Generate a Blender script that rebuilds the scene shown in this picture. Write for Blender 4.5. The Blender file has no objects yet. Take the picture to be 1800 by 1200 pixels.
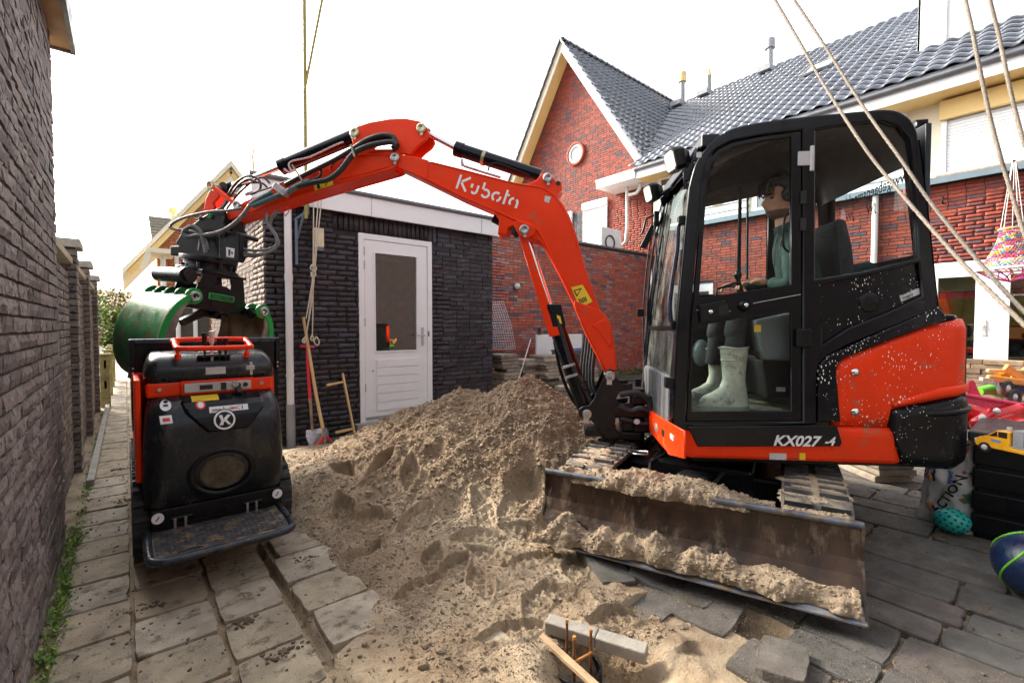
import bpy, math, random
import numpy as np
from mathutils import noise as mnoise, Vector
S = bpy.context.scene
COL = S.collection
# ---------------------------------------------------------------- camera
cam_d = bpy.data.cameras.new('camera'); cam = bpy.data.objects.new('camera', cam_d); COL.objects.link(cam)
cam.location = (0, 0, 1.25)
cam.rotation_euler = (math.radians(90 - 1.828), 0, math.radians(-39.8))
cam_d.sensor_width = 36; cam_d.lens = 36 * 815 / 1800; cam_d.clip_start = 0.02; cam_d.clip_end = 900
S.camera = cam
# ---------------------------------------------------------------- sky and sun
W = bpy.data.worlds.new('World'); S.world = W; W.use_nodes = True
wn = W.node_tree.nodes; wl = W.node_tree.links; wn.clear()
sky = wn.new('ShaderNodeTexSky'); sky.sky_type = 'NISHITA'; sky.sun_disc = False
SUN_EL = math.radians(34); SUN_AZ = math.radians(-20)      # azimuth from +y, towards the far end of the alley
sky.sun_elevation = SUN_EL; sky.sun_rotation = SUN_AZ; sky.air_density = 1.0; sky.dust_density = 6.0; sky.ozone_density = 1.0
hs = wn.new('ShaderNodeHueSaturation'); hs.inputs['Saturation'].default_value = 0.22
bgn = wn.new('ShaderNodeBackground'); bgn.inputs['Strength'].default_value = 0.15
wo = wn.new('ShaderNodeOutputWorld')
wl.new(sky.outputs[0], hs.inputs['Color']); wl.new(hs.outputs[0], bgn.inputs['Color']); wl.new(bgn.outputs[0], wo.inputs[0])
sd = bpy.data.lights.new('sun', 'SUN'); sd.energy = 1.9; sd.angle = math.radians(10); sd.color = (1, .86, .66)
sun = bpy.data.objects.new('sun', sd); COL.objects.link(sun)
_d = Vector((math.sin(SUN_AZ) * math.cos(SUN_EL), math.cos(SUN_AZ) * math.cos(SUN_EL), math.sin(SUN_EL)))
sun.rotation_euler = _d.to_track_quat('Z', 'Y').to_euler(); sun.location = (-5, 15, 12)
S.view_settings.view_transform = 'Standard'; S.view_settings.look = 'None'; S.view_settings.gamma = 1
S.view_settings.use_curve_mapping = False; S.view_settings.exposure = 1.80
S.render.engine = 'CYCLES'; S.cycles.max_bounces = 8; S.cycles.transparent_max_bounces = 16; S.cycles.use_denoising = True
rng = random.Random(7)
nr = np.random.RandomState(5)
# ---------------------------------------------------------------- materials
def lin(c): return tuple(c) + (1,)
def mat(name, col, rough=.6, metal=0, var=.2, vs=6, bump=.15, bs=60, dirt=None, dirt_lo=.55, ds=5, ramp=None, spec=.5, coat=0, rvar=.15, stretch=None, up_dust=None):
    m = bpy.data.materials.new(name); m.use_nodes = True
    n = m.node_tree.nodes; l = m.node_tree.links; P = n['Principled BSDF']
    geo = n.new('ShaderNodeNewGeometry'); src = geo.outputs['Position']
    if stretch:
        mp = n.new('ShaderNodeMapping'); mp.inputs['Scale'].default_value = stretch; l.new(src, mp.inputs[0]); src = mp.outputs[0]
    def noise(sc, det=6, ro=.6):
        t = n.new('ShaderNodeTexNoise'); t.inputs['Scale'].default_value = sc; t.inputs['Detail'].default_value = det; t.inputs['Roughness'].default_value = ro
        l.new(src, t.inputs['Vector']); return t.outputs['Fac']
    def mixc(f, a, b, mode='MIX'):
        x = n.new('ShaderNodeMix'); x.data_type = 'RGBA'; x.blend_type = mode
        for s, k in ((f, 0), (a, 6), (b, 7)):
            if isinstance(s, (float, int)): x.inputs[k].default_value = s
            elif isinstance(s, tuple): x.inputs[k].default_value = lin(s)
            else: l.new(s, x.inputs[k])
        return x.outputs[2]
    def rampf(f, lo, hi):
        x = n.new('ShaderNodeMapRange'); l.new(f, x.inputs[0]); x.inputs[1].default_value = lo; x.inputs[2].default_value = hi; return x.outputs[0]
    nf = noise(vs)
    if ramp:
        at = n.new('ShaderNodeAttribute'); at.attribute_name = 'rnd'
        cr = n.new('ShaderNodeValToRGB'); e = cr.color_ramp.elements; cr.color_ramp.interpolation = 'LINEAR'
        while len(e) < len(ramp): e.new(.5)
        for i, (p, c) in enumerate(ramp): e[i].position = p; e[i].color = lin(c)
        l.new(at.outputs['Fac'], cr.inputs[0])
        g = rampf(nf, .3, .7); hi = 1 + var; lo = 1 - var
        c = mixc(1.0, cr.outputs[0], mixc(g, (lo, lo, lo), (hi, hi, hi)), 'MULTIPLY')
    else:
        c = mixc(rampf(nf, .3, .7), tuple(x * (1 - var) for x in col), tuple(min(1, x * (1 + var)) for x in col))
    rsock = None
    if dirt:
        df = rampf(noise(ds, 8, .65), dirt_lo, dirt_lo + .12)
        c = mixc(df, c, dirt); rsock = df
    if up_dust:
        sx = n.new('ShaderNodeSeparateXYZ'); l.new(geo.outputs['Normal'], sx.inputs[0])
        ml = n.new('ShaderNodeMath'); ml.operation = 'MULTIPLY'; l.new(rampf(sx.outputs[2], .3, .9), ml.inputs[0]); l.new(rampf(noise(9, 8, .7), .38, .6), ml.inputs[1])
        c = mixc(ml.outputs[0], c, up_dust)
    l.new(c, P.inputs['Base Color'])
    P.inputs['Metallic'].default_value = metal; P.inputs['Specular IOR Level'].default_value = spec
    if coat: P.inputs['Coat Weight'].default_value = coat; P.inputs['Coat Roughness'].default_value = .12
    rr = n.new('ShaderNodeMapRange'); l.new(noise(vs * 2.3, 4), rr.inputs[0]); rr.inputs[1].default_value = .3; rr.inputs[2].default_value = .7
    rr.inputs[3].default_value = max(.02, rough - rvar); rr.inputs[4].default_value = min(1, rough + rvar); l.new(rr.outputs[0], P.inputs['Roughness'])
    if bump:
        b = n.new('ShaderNodeBump'); b.inputs['Strength'].default_value = bump; b.inputs['Distance'].default_value = .01
        l.new(noise(bs, 8, .65), b.inputs['Height']); l.new(b.outputs[0], P.inputs['Normal'])
    return m
SANDC = (.37, .30, .22)
red = mat('orange_red_paint', (.84, .042, .003), .36, var=.10, vs=3, bump=.03, bs=15, coat=.04, spec=.22, rvar=.1, dirt=(.40, .12, .06), dirt_lo=.585, ds=8)
redund = red
def splat(base, name, dens=1.0):
    m = base.copy(); m.name = name; n = m.node_tree.nodes; l = m.node_tree.links; P = n['Principled BSDF']
    geo = n.new('ShaderNodeNewGeometry'); mp = n.new('ShaderNodeMapping'); mp.inputs['Scale'].default_value = (88, 88, 38); l.new(geo.outputs['Position'], mp.inputs[0])
    v = n.new('ShaderNodeTexVoronoi'); v.inputs['Scale'].default_value = 1.0; l.new(mp.outputs[0], v.inputs['Vector'])
    nz = n.new('ShaderNodeTexNoise'); nz.inputs['Scale'].default_value = 4; nz.inputs['Detail'].default_value = 4; l.new(geo.outputs['Position'], nz.inputs['Vector'])
    th = n.new('ShaderNodeMapRange'); l.new(nz.outputs['Fac'], th.inputs[0]); th.inputs[1].default_value = .38; th.inputs[2].default_value = .66; th.inputs[3].default_value = 0.02; th.inputs[4].default_value = .31 * dens
    lt = n.new('ShaderNodeMath'); lt.operation = 'LESS_THAN'; l.new(v.outputs['Distance'], lt.inputs[0]); l.new(th.outputs[0], lt.inputs[1])
    old = P.inputs['Base Color'].links[0].from_socket
    x = n.new('ShaderNodeMix'); x.data_type = 'RGBA'; l.new(lt.outputs[0], x.inputs[0]); l.new(old, x.inputs[6]); x.inputs[7].default_value = (.9, .88, .85, 1); l.new(x.outputs[2], P.inputs['Base Color'])
    return m
red_sp = splat(red, 'splashed_red_paint')
blk = mat('black_paint', (.0030, .0045, .0075), .20, var=.3, vs=5, bump=.03, bs=30, coat=.0, spec=.32, rvar=.08, dirt=(.014, .013, .012), dirt_lo=.64, ds=9)
blk_sp = splat(blk, 'splashed_black_paint')
blk2 = mat('dusty_black_cowl', (.008, .011, .016), .27, var=.4, vs=5, bump=.06, bs=40, spec=.42, rvar=.12, dirt=(.065, .056, .048), dirt_lo=.56, ds=7, stretch=(1, 1, .5))
blkm = mat('black_plastic', (.0045, .0055, .0075), .34, var=.3, vs=8, bump=.06, bs=120, spec=.28, rvar=.1, dirt=(.025, .021, .017), dirt_lo=.66, ds=8)
blkm_sp = splat(blkm, 'splashed_black_plastic')
dkst = mat('dark_steel', (.014, .015, .018), .42, metal=.4, var=.35, vs=9, bump=.12, bs=50, dirt=(.05, .04, .03), dirt_lo=.6, ds=8)
pillar = mat('grey_brown_pillar', (.05, .042, .036), .45, var=.15, vs=10, bump=.03)
steel = mat('worn_steel', (.42, .42, .44), .38, metal=.8, var=.3, vs=14, bump=.1, dirt=(.2, .15, .1), dirt_lo=.57, ds=12)
chrome = mat('chrome_rod', (.8, .8, .8), .1, metal=1, var=.05, bump=0)
bladem = mat('rusty_blade_steel', (.042, .024, .015), .40, metal=.1, var=.7, vs=9, bump=.3, bs=40, dirt=(.17, .125, .09), dirt_lo=.53, ds=10, stretch=(1, 1, .4))
rubber = mat('dusty_rubber', (.045, .047, .05), .8, var=.3, vs=10, bump=.25, bs=70, dirt=(.13, .11, .085), dirt_lo=.54, ds=10, up_dust=(.20, .17, .13))
rubber_d = mat('dark_rubber', (.02, .02, .022), .65, var=.3, vs=14, bump=.2, bs=90, dirt=(.09, .075, .055), dirt_lo=.58, ds=9)
hosem = mat('black_hose', (.022, .024, .027), .45, var=.3, vs=20, bump=.1)
hoseg = mat('grey_wound_hose', (.17, .18, .19), .5, var=.2, vs=20, bump=.2, bs=150)
bluem = mat('teal_dust_sleeve', (.12, .22, .25), .55, var=.3, vs=30, bump=.3, bs=80)
green = mat('green_shell_paint', (.005, .115, .030), .45, var=.5, vs=6, bump=.15, bs=30, spec=.3, dirt=(.11, .08, .045), dirt_lo=.53, ds=9)
green_l = mat('green_shell_edge', (.012, .30, .055), .4, var=.25, vs=8, bump=.06, spec=.3, dirt=(.15, .12, .08), dirt_lo=.56, ds=20)
scrape = mat('scraped_steel_inside', (.19, .155, .125), .7, metal=.15, var=.5, vs=12, bump=.3, bs=40, dirt=(.32, .27, .21), dirt_lo=.5, ds=8)
mud = mat('caked_mud', (.12, .08, .045), .9, var=.5, vs=9, bump=.8, bs=30)
white = mat('white_painted_wood', (.82, .84, .86), .4, var=.03, vs=4, bump=.03, bs=20)
whitep = mat('white_plastic', (.74, .74, .74), .4, var=.05, vs=4, bump=.02, dirt=(.5, .48, .42), dirt_lo=.66)
cream = mat('cream_render', (.78, .72, .58), .6, var=.05, vs=2, bump=.05)
yellowb = mat('warm_lit_yellow', (.80, .58, .24), .6, var=.08, vs=2, bump=.05)  # yellow trim; warm light on soffits and eaves is put into the colour
greyp = mat('grey_plastic', (.28, .29, .31), .5, var=.1, vs=6, bump=.03)
grey_l = mat('light_grey_metal', (.5, .5, .5), .45, var=.1, vs=6, bump=.03)
zinc = mat('zinc_flashing', (.16, .17, .19), .5, metal=.4, var=.2, vs=6, bump=.05)
yel = mat('yellow_sticker', (.85, .58, .02), .45, var=.03, bump=0)
ink = mat('black_print', (.01, .01, .01), .5, var=0, bump=0)
wht = mat('white_print', (.82, .82, .82), .45, var=.03, bump=0)
silv = mat('silver_sticker', (.55, .56, .56), .35, var=.12, vs=30, bump=0)
redpr = mat('red_print', (.7, .03, .03), .45, var=0, bump=0)
wood = mat('pine_wood', (.62, .40, .19), .6, var=.2, vs=9, bump=.1, bs=60, stretch=(1, 1, .15))
woodd = mat('weathered_wood', (.36, .25, .15), .75, var=.3, vs=12, bump=.25, bs=70)
rustm = mat('rusty_rebar', (.16, .065, .025), .85, var=.5, vs=40, bump=.4, bs=120)
ropem = mat('grey_rope', (.22, .185, .15), .85, var=.35, vs=120, bump=.6, bs=220)
ropew = mat('pale_cord', (.62, .56, .44), .8, var=.2, vs=90, bump=.3, bs=200)
concr = mat('concrete', (.34, .32, .29), .85, var=.25, vs=14, bump=.45, bs=90)
mortar = mat('grey_mortar', (.09, .08, .07), .9, var=.25, vs=20, bump=.4, bs=80)
mortar_d = mat('dark_mortar', (.020, .018, .019), .9, var=.3, vs=20, bump=.4, bs=80)
br_near = mat('brown_grey_brick', (.1, .1, .1), .8, var=.3, vs=22, bump=1.0, bs=75, ramp=[(0, (.14, .112, .102)), (.35, (.21, .168, .152)), (.7, (.28, .23, .205)), (1, (.16, .142, .145))], dirt=(.05, .042, .040), dirt_lo=.53, ds=30)
br_side = mat('warm_lit_shed_brick', (.1, .1, .1), .75, var=.3, vs=14, bump=.6, bs=60, ramp=[(0, (.10, .060, .038)), (.5, (.155, .092, .055)), (1, (.12, .075, .055))])  # shed side wall: the warm light on it is put into this brown
br_shed = mat('dark_plum_brick', (.1, .1, .1), .62, var=.35, vs=14, bump=.6, bs=60, ramp=[(0, (.022, .020, .026)), (.4, (.034, .028, .034)), (.8, (.048, .036, .040)), (1, (.046, .052, .078))], rvar=.2)
br_red = mat('mixed_red_brick', (.1, .1, .1), .75, var=.25, vs=14, bump=.5, bs=60, ramp=[(0, (.50, .13, .075)), (.35, (.42, .095, .065)), (.6, (.32, .095, .075)), (.8, (.42, .23, .20)), (.93, (.17, .12, .14)), (1, (.09, .09, .13))])
br_face = mat('orange_red_brick', (.1, .1, .1), .75, var=.2, vs=14, bump=.5, bs=60, ramp=[(0, (.30, .050, .022)), (.4, (.235, .038, .019)), (.75, (.16, .032, .02)), (.88, (.13, .032, .028)), (1, (.045, .045, .075))], dirt=(.13, .04, .03), dirt_lo=.58, ds=2)
br_far = mat('far_orange_brick', (.1, .1, .1), .8, var=.15, vs=3, bump=.2, ramp=[(0, (.60, .22, .09)), (1, (.48, .17, .08))])
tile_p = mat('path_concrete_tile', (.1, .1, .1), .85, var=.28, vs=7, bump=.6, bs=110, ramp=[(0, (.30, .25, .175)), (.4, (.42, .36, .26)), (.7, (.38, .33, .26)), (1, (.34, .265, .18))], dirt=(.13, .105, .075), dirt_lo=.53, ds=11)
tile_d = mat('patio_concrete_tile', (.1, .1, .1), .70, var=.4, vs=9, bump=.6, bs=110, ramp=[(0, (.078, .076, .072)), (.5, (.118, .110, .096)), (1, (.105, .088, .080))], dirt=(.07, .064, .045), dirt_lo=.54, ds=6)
tile_s = mat('stacked_tile_concrete', (.1, .1, .1), .85, var=.3, vs=12, bump=.4, bs=90, ramp=[(0, (.17, .145, .12)), (.5, (.33, .28, .22)), (1, (.43, .355, .28))])
roof_m = mat('glazed_grey_roof_tile', (.1, .1, .1), .24, var=.2, vs=8, bump=.05, bs=40, ramp=[(0, (.05, .06, .085)), (1, (.10, .118, .155))], spec=.9, coat=.9, rvar=.08)
sandm = mat('building_sand', SANDC, .95, var=.26, vs=5, bump=1.0, bs=90, ramp=[(0, (.40, .32, .22)), (.5, (.295, .215, .138)), (1, (.20, .135, .082))], dirt=(.17, .12, .075), dirt_lo=.56, ds=7)
sandl = mat('damp_sand_clods', (.30, .23, .155), .95, var=.4, vs=14, bump=.9, bs=110, dirt=(.22, .165, .11), dirt_lo=.55, ds=11)
leafm = mat('weed_green', (.1, .1, .1), .7, var=.3, vs=30, bump=.1, ramp=[(0, (.05, .13, .015)), (.6, (.13, .24, .03)), (1, (.30, .36, .06))])
leafd = mat('hedge_green', (.1, .1, .1), .7, var=.3, vs=3, bump=.1, ramp=[(0, (.05, .12, .02)), (.6, (.13, .21, .03)), (1, (.34, .34, .06))])
asph = mat('asphalt', (.055, .055, .057), .85, var=.2, vs=6, bump=.3, bs=80)
earth = mat('ground_earth', (.16, .13, .10), .95, var=.3, vs=2, bump=.4, bs=40)
skinm = mat('skin', (.52, .27, .18), .5, var=.1, vs=25, bump=.08)
hairm = mat('dark_hair', (.018, .013, .010), .5, var=.3, vs=60, bump=.5, bs=150)
hoodm = mat('dark_green_hoodie', (.008, .032, .030), .9, var=.25, vs=18, bump=.5, bs=60)
trousm = mat('dark_trousers', (.03, .032, .036), .9, var=.2, vs=18, bump=.3)
bootm = mat('pale_green_rubber_boot', (.46, .48, .40), .5, var=.25, vs=14, bump=.2, bs=40, dirt=(.22, .20, .15), dirt_lo=.53, ds=18)
def glassmat(name, tint, refl=.12, rough=.01, dirt=None, dlo=.6):
    m = bpy.data.materials.new(name); m.use_nodes = True; n = m.node_tree.nodes; l = m.node_tree.links
    n.remove(n['Principled BSDF']); out = n['Material Output']
    t = n.new('ShaderNodeBsdfTransparent'); t.inputs[0].default_value = lin(tint)
    g = n.new('ShaderNodeBsdfGlossy'); g.inputs['Roughness'].default_value = rough
    fr = n.new('ShaderNodeFresnel'); fr.inputs[0].default_value = 1.5
    ad = n.new('ShaderNodeMath'); ad.operation = 'MULTIPLY_ADD'; l.new(fr.outputs[0], ad.inputs[0]); ad.inputs[1].default_value = 0.45 if 'cab' in name else 0.8; ad.inputs[2].default_value = refl
    mx = n.new('ShaderNodeMixShader'); l.new(ad.outputs[0], mx.inputs[0]); l.new(t.outputs[0], mx.inputs[1]); l.new(g.outputs[0], mx.inputs[2])
    res = mx.outputs[0]
    if dirt:
        geo = n.new('ShaderNodeNewGeometry'); nz = n.new('ShaderNodeTexNoise'); nz.inputs['Scale'].default_value = 6; nz.inputs['Detail'].default_value = 8; nz.inputs['Roughness'].default_value = .7
        l.new(geo.outputs['Position'], nz.inputs['Vector']); mr = n.new('ShaderNodeMapRange'); l.new(nz.outputs['Fac'], mr.inputs[0]); mr.inputs[1].default_value = dlo - .2; mr.inputs[2].default_value = dlo + .2; mr.inputs[4].default_value = .45
        df = n.new('ShaderNodeBsdfDiffuse'); df.inputs[0].default_value = lin(dirt); m2 = n.new('ShaderNodeMixShader'); l.new(mr.outputs[0], m2.inputs[0]); l.new(res, m2.inputs[1]); l.new(df.outputs[0], m2.inputs[2]); res = m2.outputs[0]
    l.new(res, out.inputs[0]); return m
gl_cab = glassmat('tinted_cab_glass', (.94, .99, .98), .0)
gl_dirty = glassmat('dusty_cab_glass', (.74, .86, .82), .02, dirt=(.34, .36, .33), dlo=.58)
gl_win = glassmat('window_glass', (.75, .82, .82), .06)
gl_dark = glassmat('dark_reflecting_glass', (.25, .27, .28), .22)
dark_in = mat('dark_interior', (.012, .012, .013), .7, var=.1, bump=0)
# ---------------------------------------------------------------- geometry helpers
def T4(loc=(0, 0, 0), rz=0, rx=0, ry=0):
    cz, sz = math.cos(rz), math.sin(rz); cx, sx = math.cos(rx), math.sin(rx); cy, sy = math.cos(ry), math.sin(ry)
    Rz = np.array([[cz, -sz, 0], [sz, cz, 0], [0, 0, 1]]); Rx = np.array([[1, 0, 0], [0, cx, -sx], [0, sx, cx]]); Ry = np.array([[cy, 0, sy], [0, 1, 0], [-sy, 0, cy]])
    m = np.eye(4); m[:3, :3] = Rz @ Ry @ Rx; m[:3, 3] = loc; return m
I4 = np.eye(4)
WM = {}
def unit(v): v = np.array(v, float); return v / (np.linalg.norm(v) + 1e-12)
def frame(d, up=(0, 0, 1)):
    d = unit(d); u = np.array(up, float)
    if abs(d @ unit(u)) > .98: u = np.array([1, 0, 0]) if abs(d[0]) < .9 else np.array([0, 1, 0])
    s = unit(np.cross(u, d)); return s, np.cross(d, s), d
def tag(o, label=None, cat=None, group=None, kind=None):
    if label: o['label'] = label
    if cat: o['category'] = cat
    if group: o['group'] = group
    if kind: o['kind'] = kind
    return o
def thing(name, label, cat, loc=(0, 0, 0), rz=0, group=None, kind=None):
    o = bpy.data.objects.new(name, None); COL.objects.link(o); o.location = loc; o.rotation_euler = (0, 0, rz); o.empty_display_size = .1
    WM[o.name] = T4(loc, rz); tag(o, label, cat, group, kind); return o
def link(name, me, parent=None, loc=None):
    o = bpy.data.objects.new(name, me); COL.objects.link(o)
    if parent: o.parent = parent; WM[o.name] = WM.get(parent.name, I4)
    if loc is not None: o.location = loc
    return o
class MB:
    def __init__(s, xf=None): s.v = []; s.f = []; s.sm = []; s.a = []; s.xf = I4 if xf is None else xf; s.rnd = 0.0
    def add(s, vs, fs, smooth=False, rnd=None):
        b = len(s.v); s.v += [tuple(map(float, p)) for p in vs]; s.f += [tuple(i + b for i in f) for f in fs]
        s.sm += [smooth] * len(fs); s.a += [s.rnd if rnd is None else rnd] * len(fs); return s
    def box(s, x0, x1, y0, y1, z0, z1, m=None, rnd=None):
        if x0 > x1: x0, x1 = x1, x0
        if y0 > y1: y0, y1 = y1, y0
        if z0 > z1: z0, z1 = z1, z0
        P = [(x0, y0, z0), (x1, y0, z0), (x1, y1, z0), (x0, y1, z0), (x0, y0, z1), (x1, y0, z1), (x1, y1, z1), (x0, y1, z1)]
        if m is not None: P = [tuple((m @ np.array(p + (1,)))[:3]) for p in P]
        return s.add(P, [(0, 3, 2, 1), (4, 5, 6, 7), (0, 1, 5, 4), (1, 2, 6, 5), (2, 3, 7, 6), (3, 0, 4, 7)], rnd=rnd)
    def bar(s, p0, p1, w, h, up=(0, 0, 1), w1=None, h1=None):
        p0 = np.array(p0, float); p1 = np.array(p1, float); a, b, d = frame(p1 - p0, up); w1 = w if w1 is None else w1; h1 = h if h1 is None else h1
        P = [p0 + a * i * w / 2 + b * j * h / 2 for i, j in ((-1, -1), (1, -1), (1, 1), (-1, 1))] + [p1 + a * i * w1 / 2 + b * j * h1 / 2 for i, j in ((-1, -1), (1, -1), (1, 1), (-1, 1))]
        return s.add(P, [(0, 3, 2, 1), (4, 5, 6, 7), (0, 1, 5, 4), (1, 2, 6, 5), (2, 3, 7, 6), (3, 0, 4, 7)])
    def tube(s, pts, r, n=10, closed=False, smooth=True):
        pts = [np.array(p, float) for p in pts]; N = len(pts); R = r if hasattr(r, '__len__') else [r] * N
        vs = []; a = None
        for i, p in enumerate(pts):
            if closed: d = pts[(i + 1) % N] - pts[i - 1]
            else: d = pts[min(i + 1, N - 1)] - pts[max(i - 1, 0)]
            d = unit(d)
            if a is None: a, b, _ = frame(d)
            else: a = unit(a - d * (a @ d)); b = np.cross(d, a)
            for k in range(n):
                t = 2 * math.pi * k / n; vs.append(p + (a * math.cos(t) + b * math.sin(t)) * R[i])
        fs = [(i * n + k, i * n + (k + 1) % n, (i + 1) * n + (k + 1) % n, (i + 1) * n + k) for i in range(N - 1) for k in range(n)]
        if closed: fs += [((N - 1) * n + k, (N - 1) * n + (k + 1) % n, (k + 1) % n, k) for k in range(n)]
        s.add(vs, fs, smooth)
        if not closed: s.add(vs[:n], [tuple(reversed(range(n)))]); s.add(vs[-n:], [tuple(range(n))])
        return s
    def cyl(s, p0, p1, r, r1=None, n=16): return s.tube([p0, p1], [r, r if r1 is None else r1], n)
    def lathe(s, prof, base, axis=(0, 0, 1), n=20, smooth=True):
        base = np.array(base, float); a, b, d = frame(axis); vs = []
        for (r, h) in prof:
            for k in range(n):
                t = 2 * math.pi * k / n; vs.append(base + d * h + (a * math.cos(t) + b * math.sin(t)) * r)
        fs = [(i * n + k, i * n + (k + 1) % n, (i + 1) * n + (k + 1) % n, (i + 1) * n + k) for i in range(len(prof) - 1) for k in range(n)]
        return s.add(vs, fs, smooth)
    def ball(s, c, rx, ry=None, rz=None, nu=16, nv=10, nz=0, nsc=5):
        ry = rx if ry is None else ry; rz = rx if rz is None else rz; vs = []
        for j in range(nv + 1):
            ph = math.pi * j / nv
            for i in range(nu):
                th = 2 * math.pi * i / nu; p = np.array([math.sin(ph) * math.cos(th), math.sin(ph) * math.sin(th), -math.cos(ph)])
                k = 1
                if nz: k = 1 + nz * mnoise.noise(Vector((p * nsc * .3 + np.array(c) * 7).tolist()))
                vs.append((c[0] + p[0] * rx * k, c[1] + p[1] * ry * k, c[2] + p[2] * rz * k))
        fs = [(j * nu + i, j * nu + (i + 1) % nu, (j + 1) * nu + (i + 1) % nu, (j + 1) * nu + i) for j in range(nv) for i in range(nu)]
        return s.add(vs, fs, True)
    def loft(s, rings, smooth=True, caps=True, closed_ring=True):
        n = len(rings[0]); vs = [p for r in rings for p in r]; m = n if closed_ring else n - 1
        s.add(vs, [(i * n + k, i * n + (k + 1) % n, (i + 1) * n + (k + 1) % n, (i + 1) * n + k) for i in range(len(rings) - 1) for k in range(m)], smooth)
        if caps: s.add(rings[0], [tuple(reversed(range(n)))]); s.add(rings[-1], [tuple(range(n))])
        return s
    def prism(s, poly, fn, d0, d1):
        """poly of 2D points; fn(p, d) gives the 3D point."""
        n = len(poly); A = [fn(p, d0) for p in poly]; B = [fn(p, d1) for p in poly]
        return s.add(A + B, [tuple(reversed(range(n))), tuple(range(n, 2 * n))] + [(i, (i + 1) % n, n + (i + 1) % n, n + i) for i in range(n)])
    def ico(s, c, r, jit=.25, rz=1.0, R=rng):
        t = 1.618; V = [(-1, t, 0), (1, t, 0), (-1, -t, 0), (1, -t, 0), (0, -1, t), (0, 1, t), (0, -1, -t), (0, 1, -t), (t, 0, -1), (t, 0, 1), (-t, 0, -1), (-t, 0, 1)]
        Fc = [(0, 11, 5), (0, 5, 1), (0, 1, 7), (0, 7, 10), (0, 10, 11), (1, 5, 9), (5, 11, 4), (11, 10, 2), (10, 7, 6), (7, 1, 8), (3, 9, 4), (3, 4, 2), (3, 2, 6), (3, 6, 8), (3, 8, 9), (4, 9, 5), (2, 4, 11), (6, 2, 10), (8, 6, 7), (9, 8, 1)]
        P = []
        for v in V:
            k = r / 1.9 * (1 + R.uniform(-jit, jit)); P.append((c[0] + v[0] * k, c[1] + v[1] * k, c[2] + v[2] * k * rz))
        return s.add(P, Fc, False, R.random())
    def build(s, name, m, parent=None, bevel=0, kind=None, label=None, seg=2, base=None):
        V = np.array(s.v) if s.v else np.zeros((0, 3)); V = V @ s.xf[:3, :3].T + s.xf[:3, 3]
        loc = None
        if parent is not None:
            iv = np.linalg.inv(WM.get(parent.name, I4)); V = V @ iv[:3, :3].T + iv[:3, 3]
        else:
            lo = V.min(0); hi = V.max(0); loc = ((lo + hi) / 2) * np.array([1, 1, 0]) + np.array([0, 0, lo[2]]); V = V - loc
        me = bpy.data.meshes.new(name); me.from_pydata(V.tolist(), [], s.f); me.polygons.foreach_set('use_smooth', s.sm)
        at = me.attributes.new('rnd', 'FLOAT', 'FACE'); at.data.foreach_set('value', np.array(s.a, dtype=np.float32))
        me.materials.append(m); me.update()
        o = link(name, me, parent, None if loc is None else loc.tolist())
        if bevel:
            b = o.modifiers.new('bevel', 'BEVEL'); b.width = bevel; b.segments = seg; b.limit_method = 'ANGLE'; b.angle_limit = math.radians(40)
        if kind: o['kind'] = kind
        if label: o['label'] = label
        return o
def curve_mesh(cu):
    o = bpy.data.objects.new('tmp', cu); COL.objects.link(o)
    dg = bpy.context.evaluated_depsgraph_get(); me = bpy.data.meshes.new_from_object(o.evaluated_get(dg)); bpy.data.objects.remove(o); return me
def plate(name, m, parent, outline, holes=(), t=.02, bev=.003, fn=None, xf=None, kind=None, label=None, mats=None):
    """flat plate with holes; fn maps (p, q, h) -> local 3D, h measured through the thickness from 0 to t"""
    cu = bpy.data.curves.new('c', 'CURVE'); cu.dimensions = '2D'; cu.fill_mode = 'BOTH'; cu.extrude = max(t / 2 - bev, .0003); cu.bevel_depth = bev; cu.bevel_resolution = 1; cu.offset = -bev
    for poly in [outline] + list(holes):
        sp = cu.splines.new('POLY'); sp.points.add(len(poly) - 1)
        for i, p in enumerate(poly): sp.points[i].co = (p[0], p[1], 0, 1)
        sp.use_cyclic_u = True
    me = curve_mesh(cu)
    V = np.array([v.co[:] for v in me.vertices]); V[:, 2] += t / 2
    Wd = np.array([fn(p[0], p[1], p[2]) for p in V])
    A = np.array(fn(1, 0, 0)) - np.array(fn(0, 0, 0)); B = np.array(fn(0, 1, 0)) - np.array(fn(0, 0, 0)); Cc = np.array(fn(0, 0, 1)) - np.array(fn(0, 0, 0))
    xf = I4 if xf is None else xf; Wd = Wd @ xf[:3, :3].T + xf[:3, 3]; loc = None
    if parent is not None: iv = np.linalg.inv(WM.get(parent.name, I4)); Wd = Wd @ iv[:3, :3].T + iv[:3, 3]
    me.vertices.foreach_set('co', Wd.astype(np.float32).ravel())
    if np.linalg.det(np.array([A, B, Cc])) < 0: me.flip_normals()
    me.materials.clear(); me.materials.append(m); me.name = name; me.update()
    o = link(name, me, parent)
    if kind: o['kind'] = kind
    if label: o['label'] = label
    return o
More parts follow.
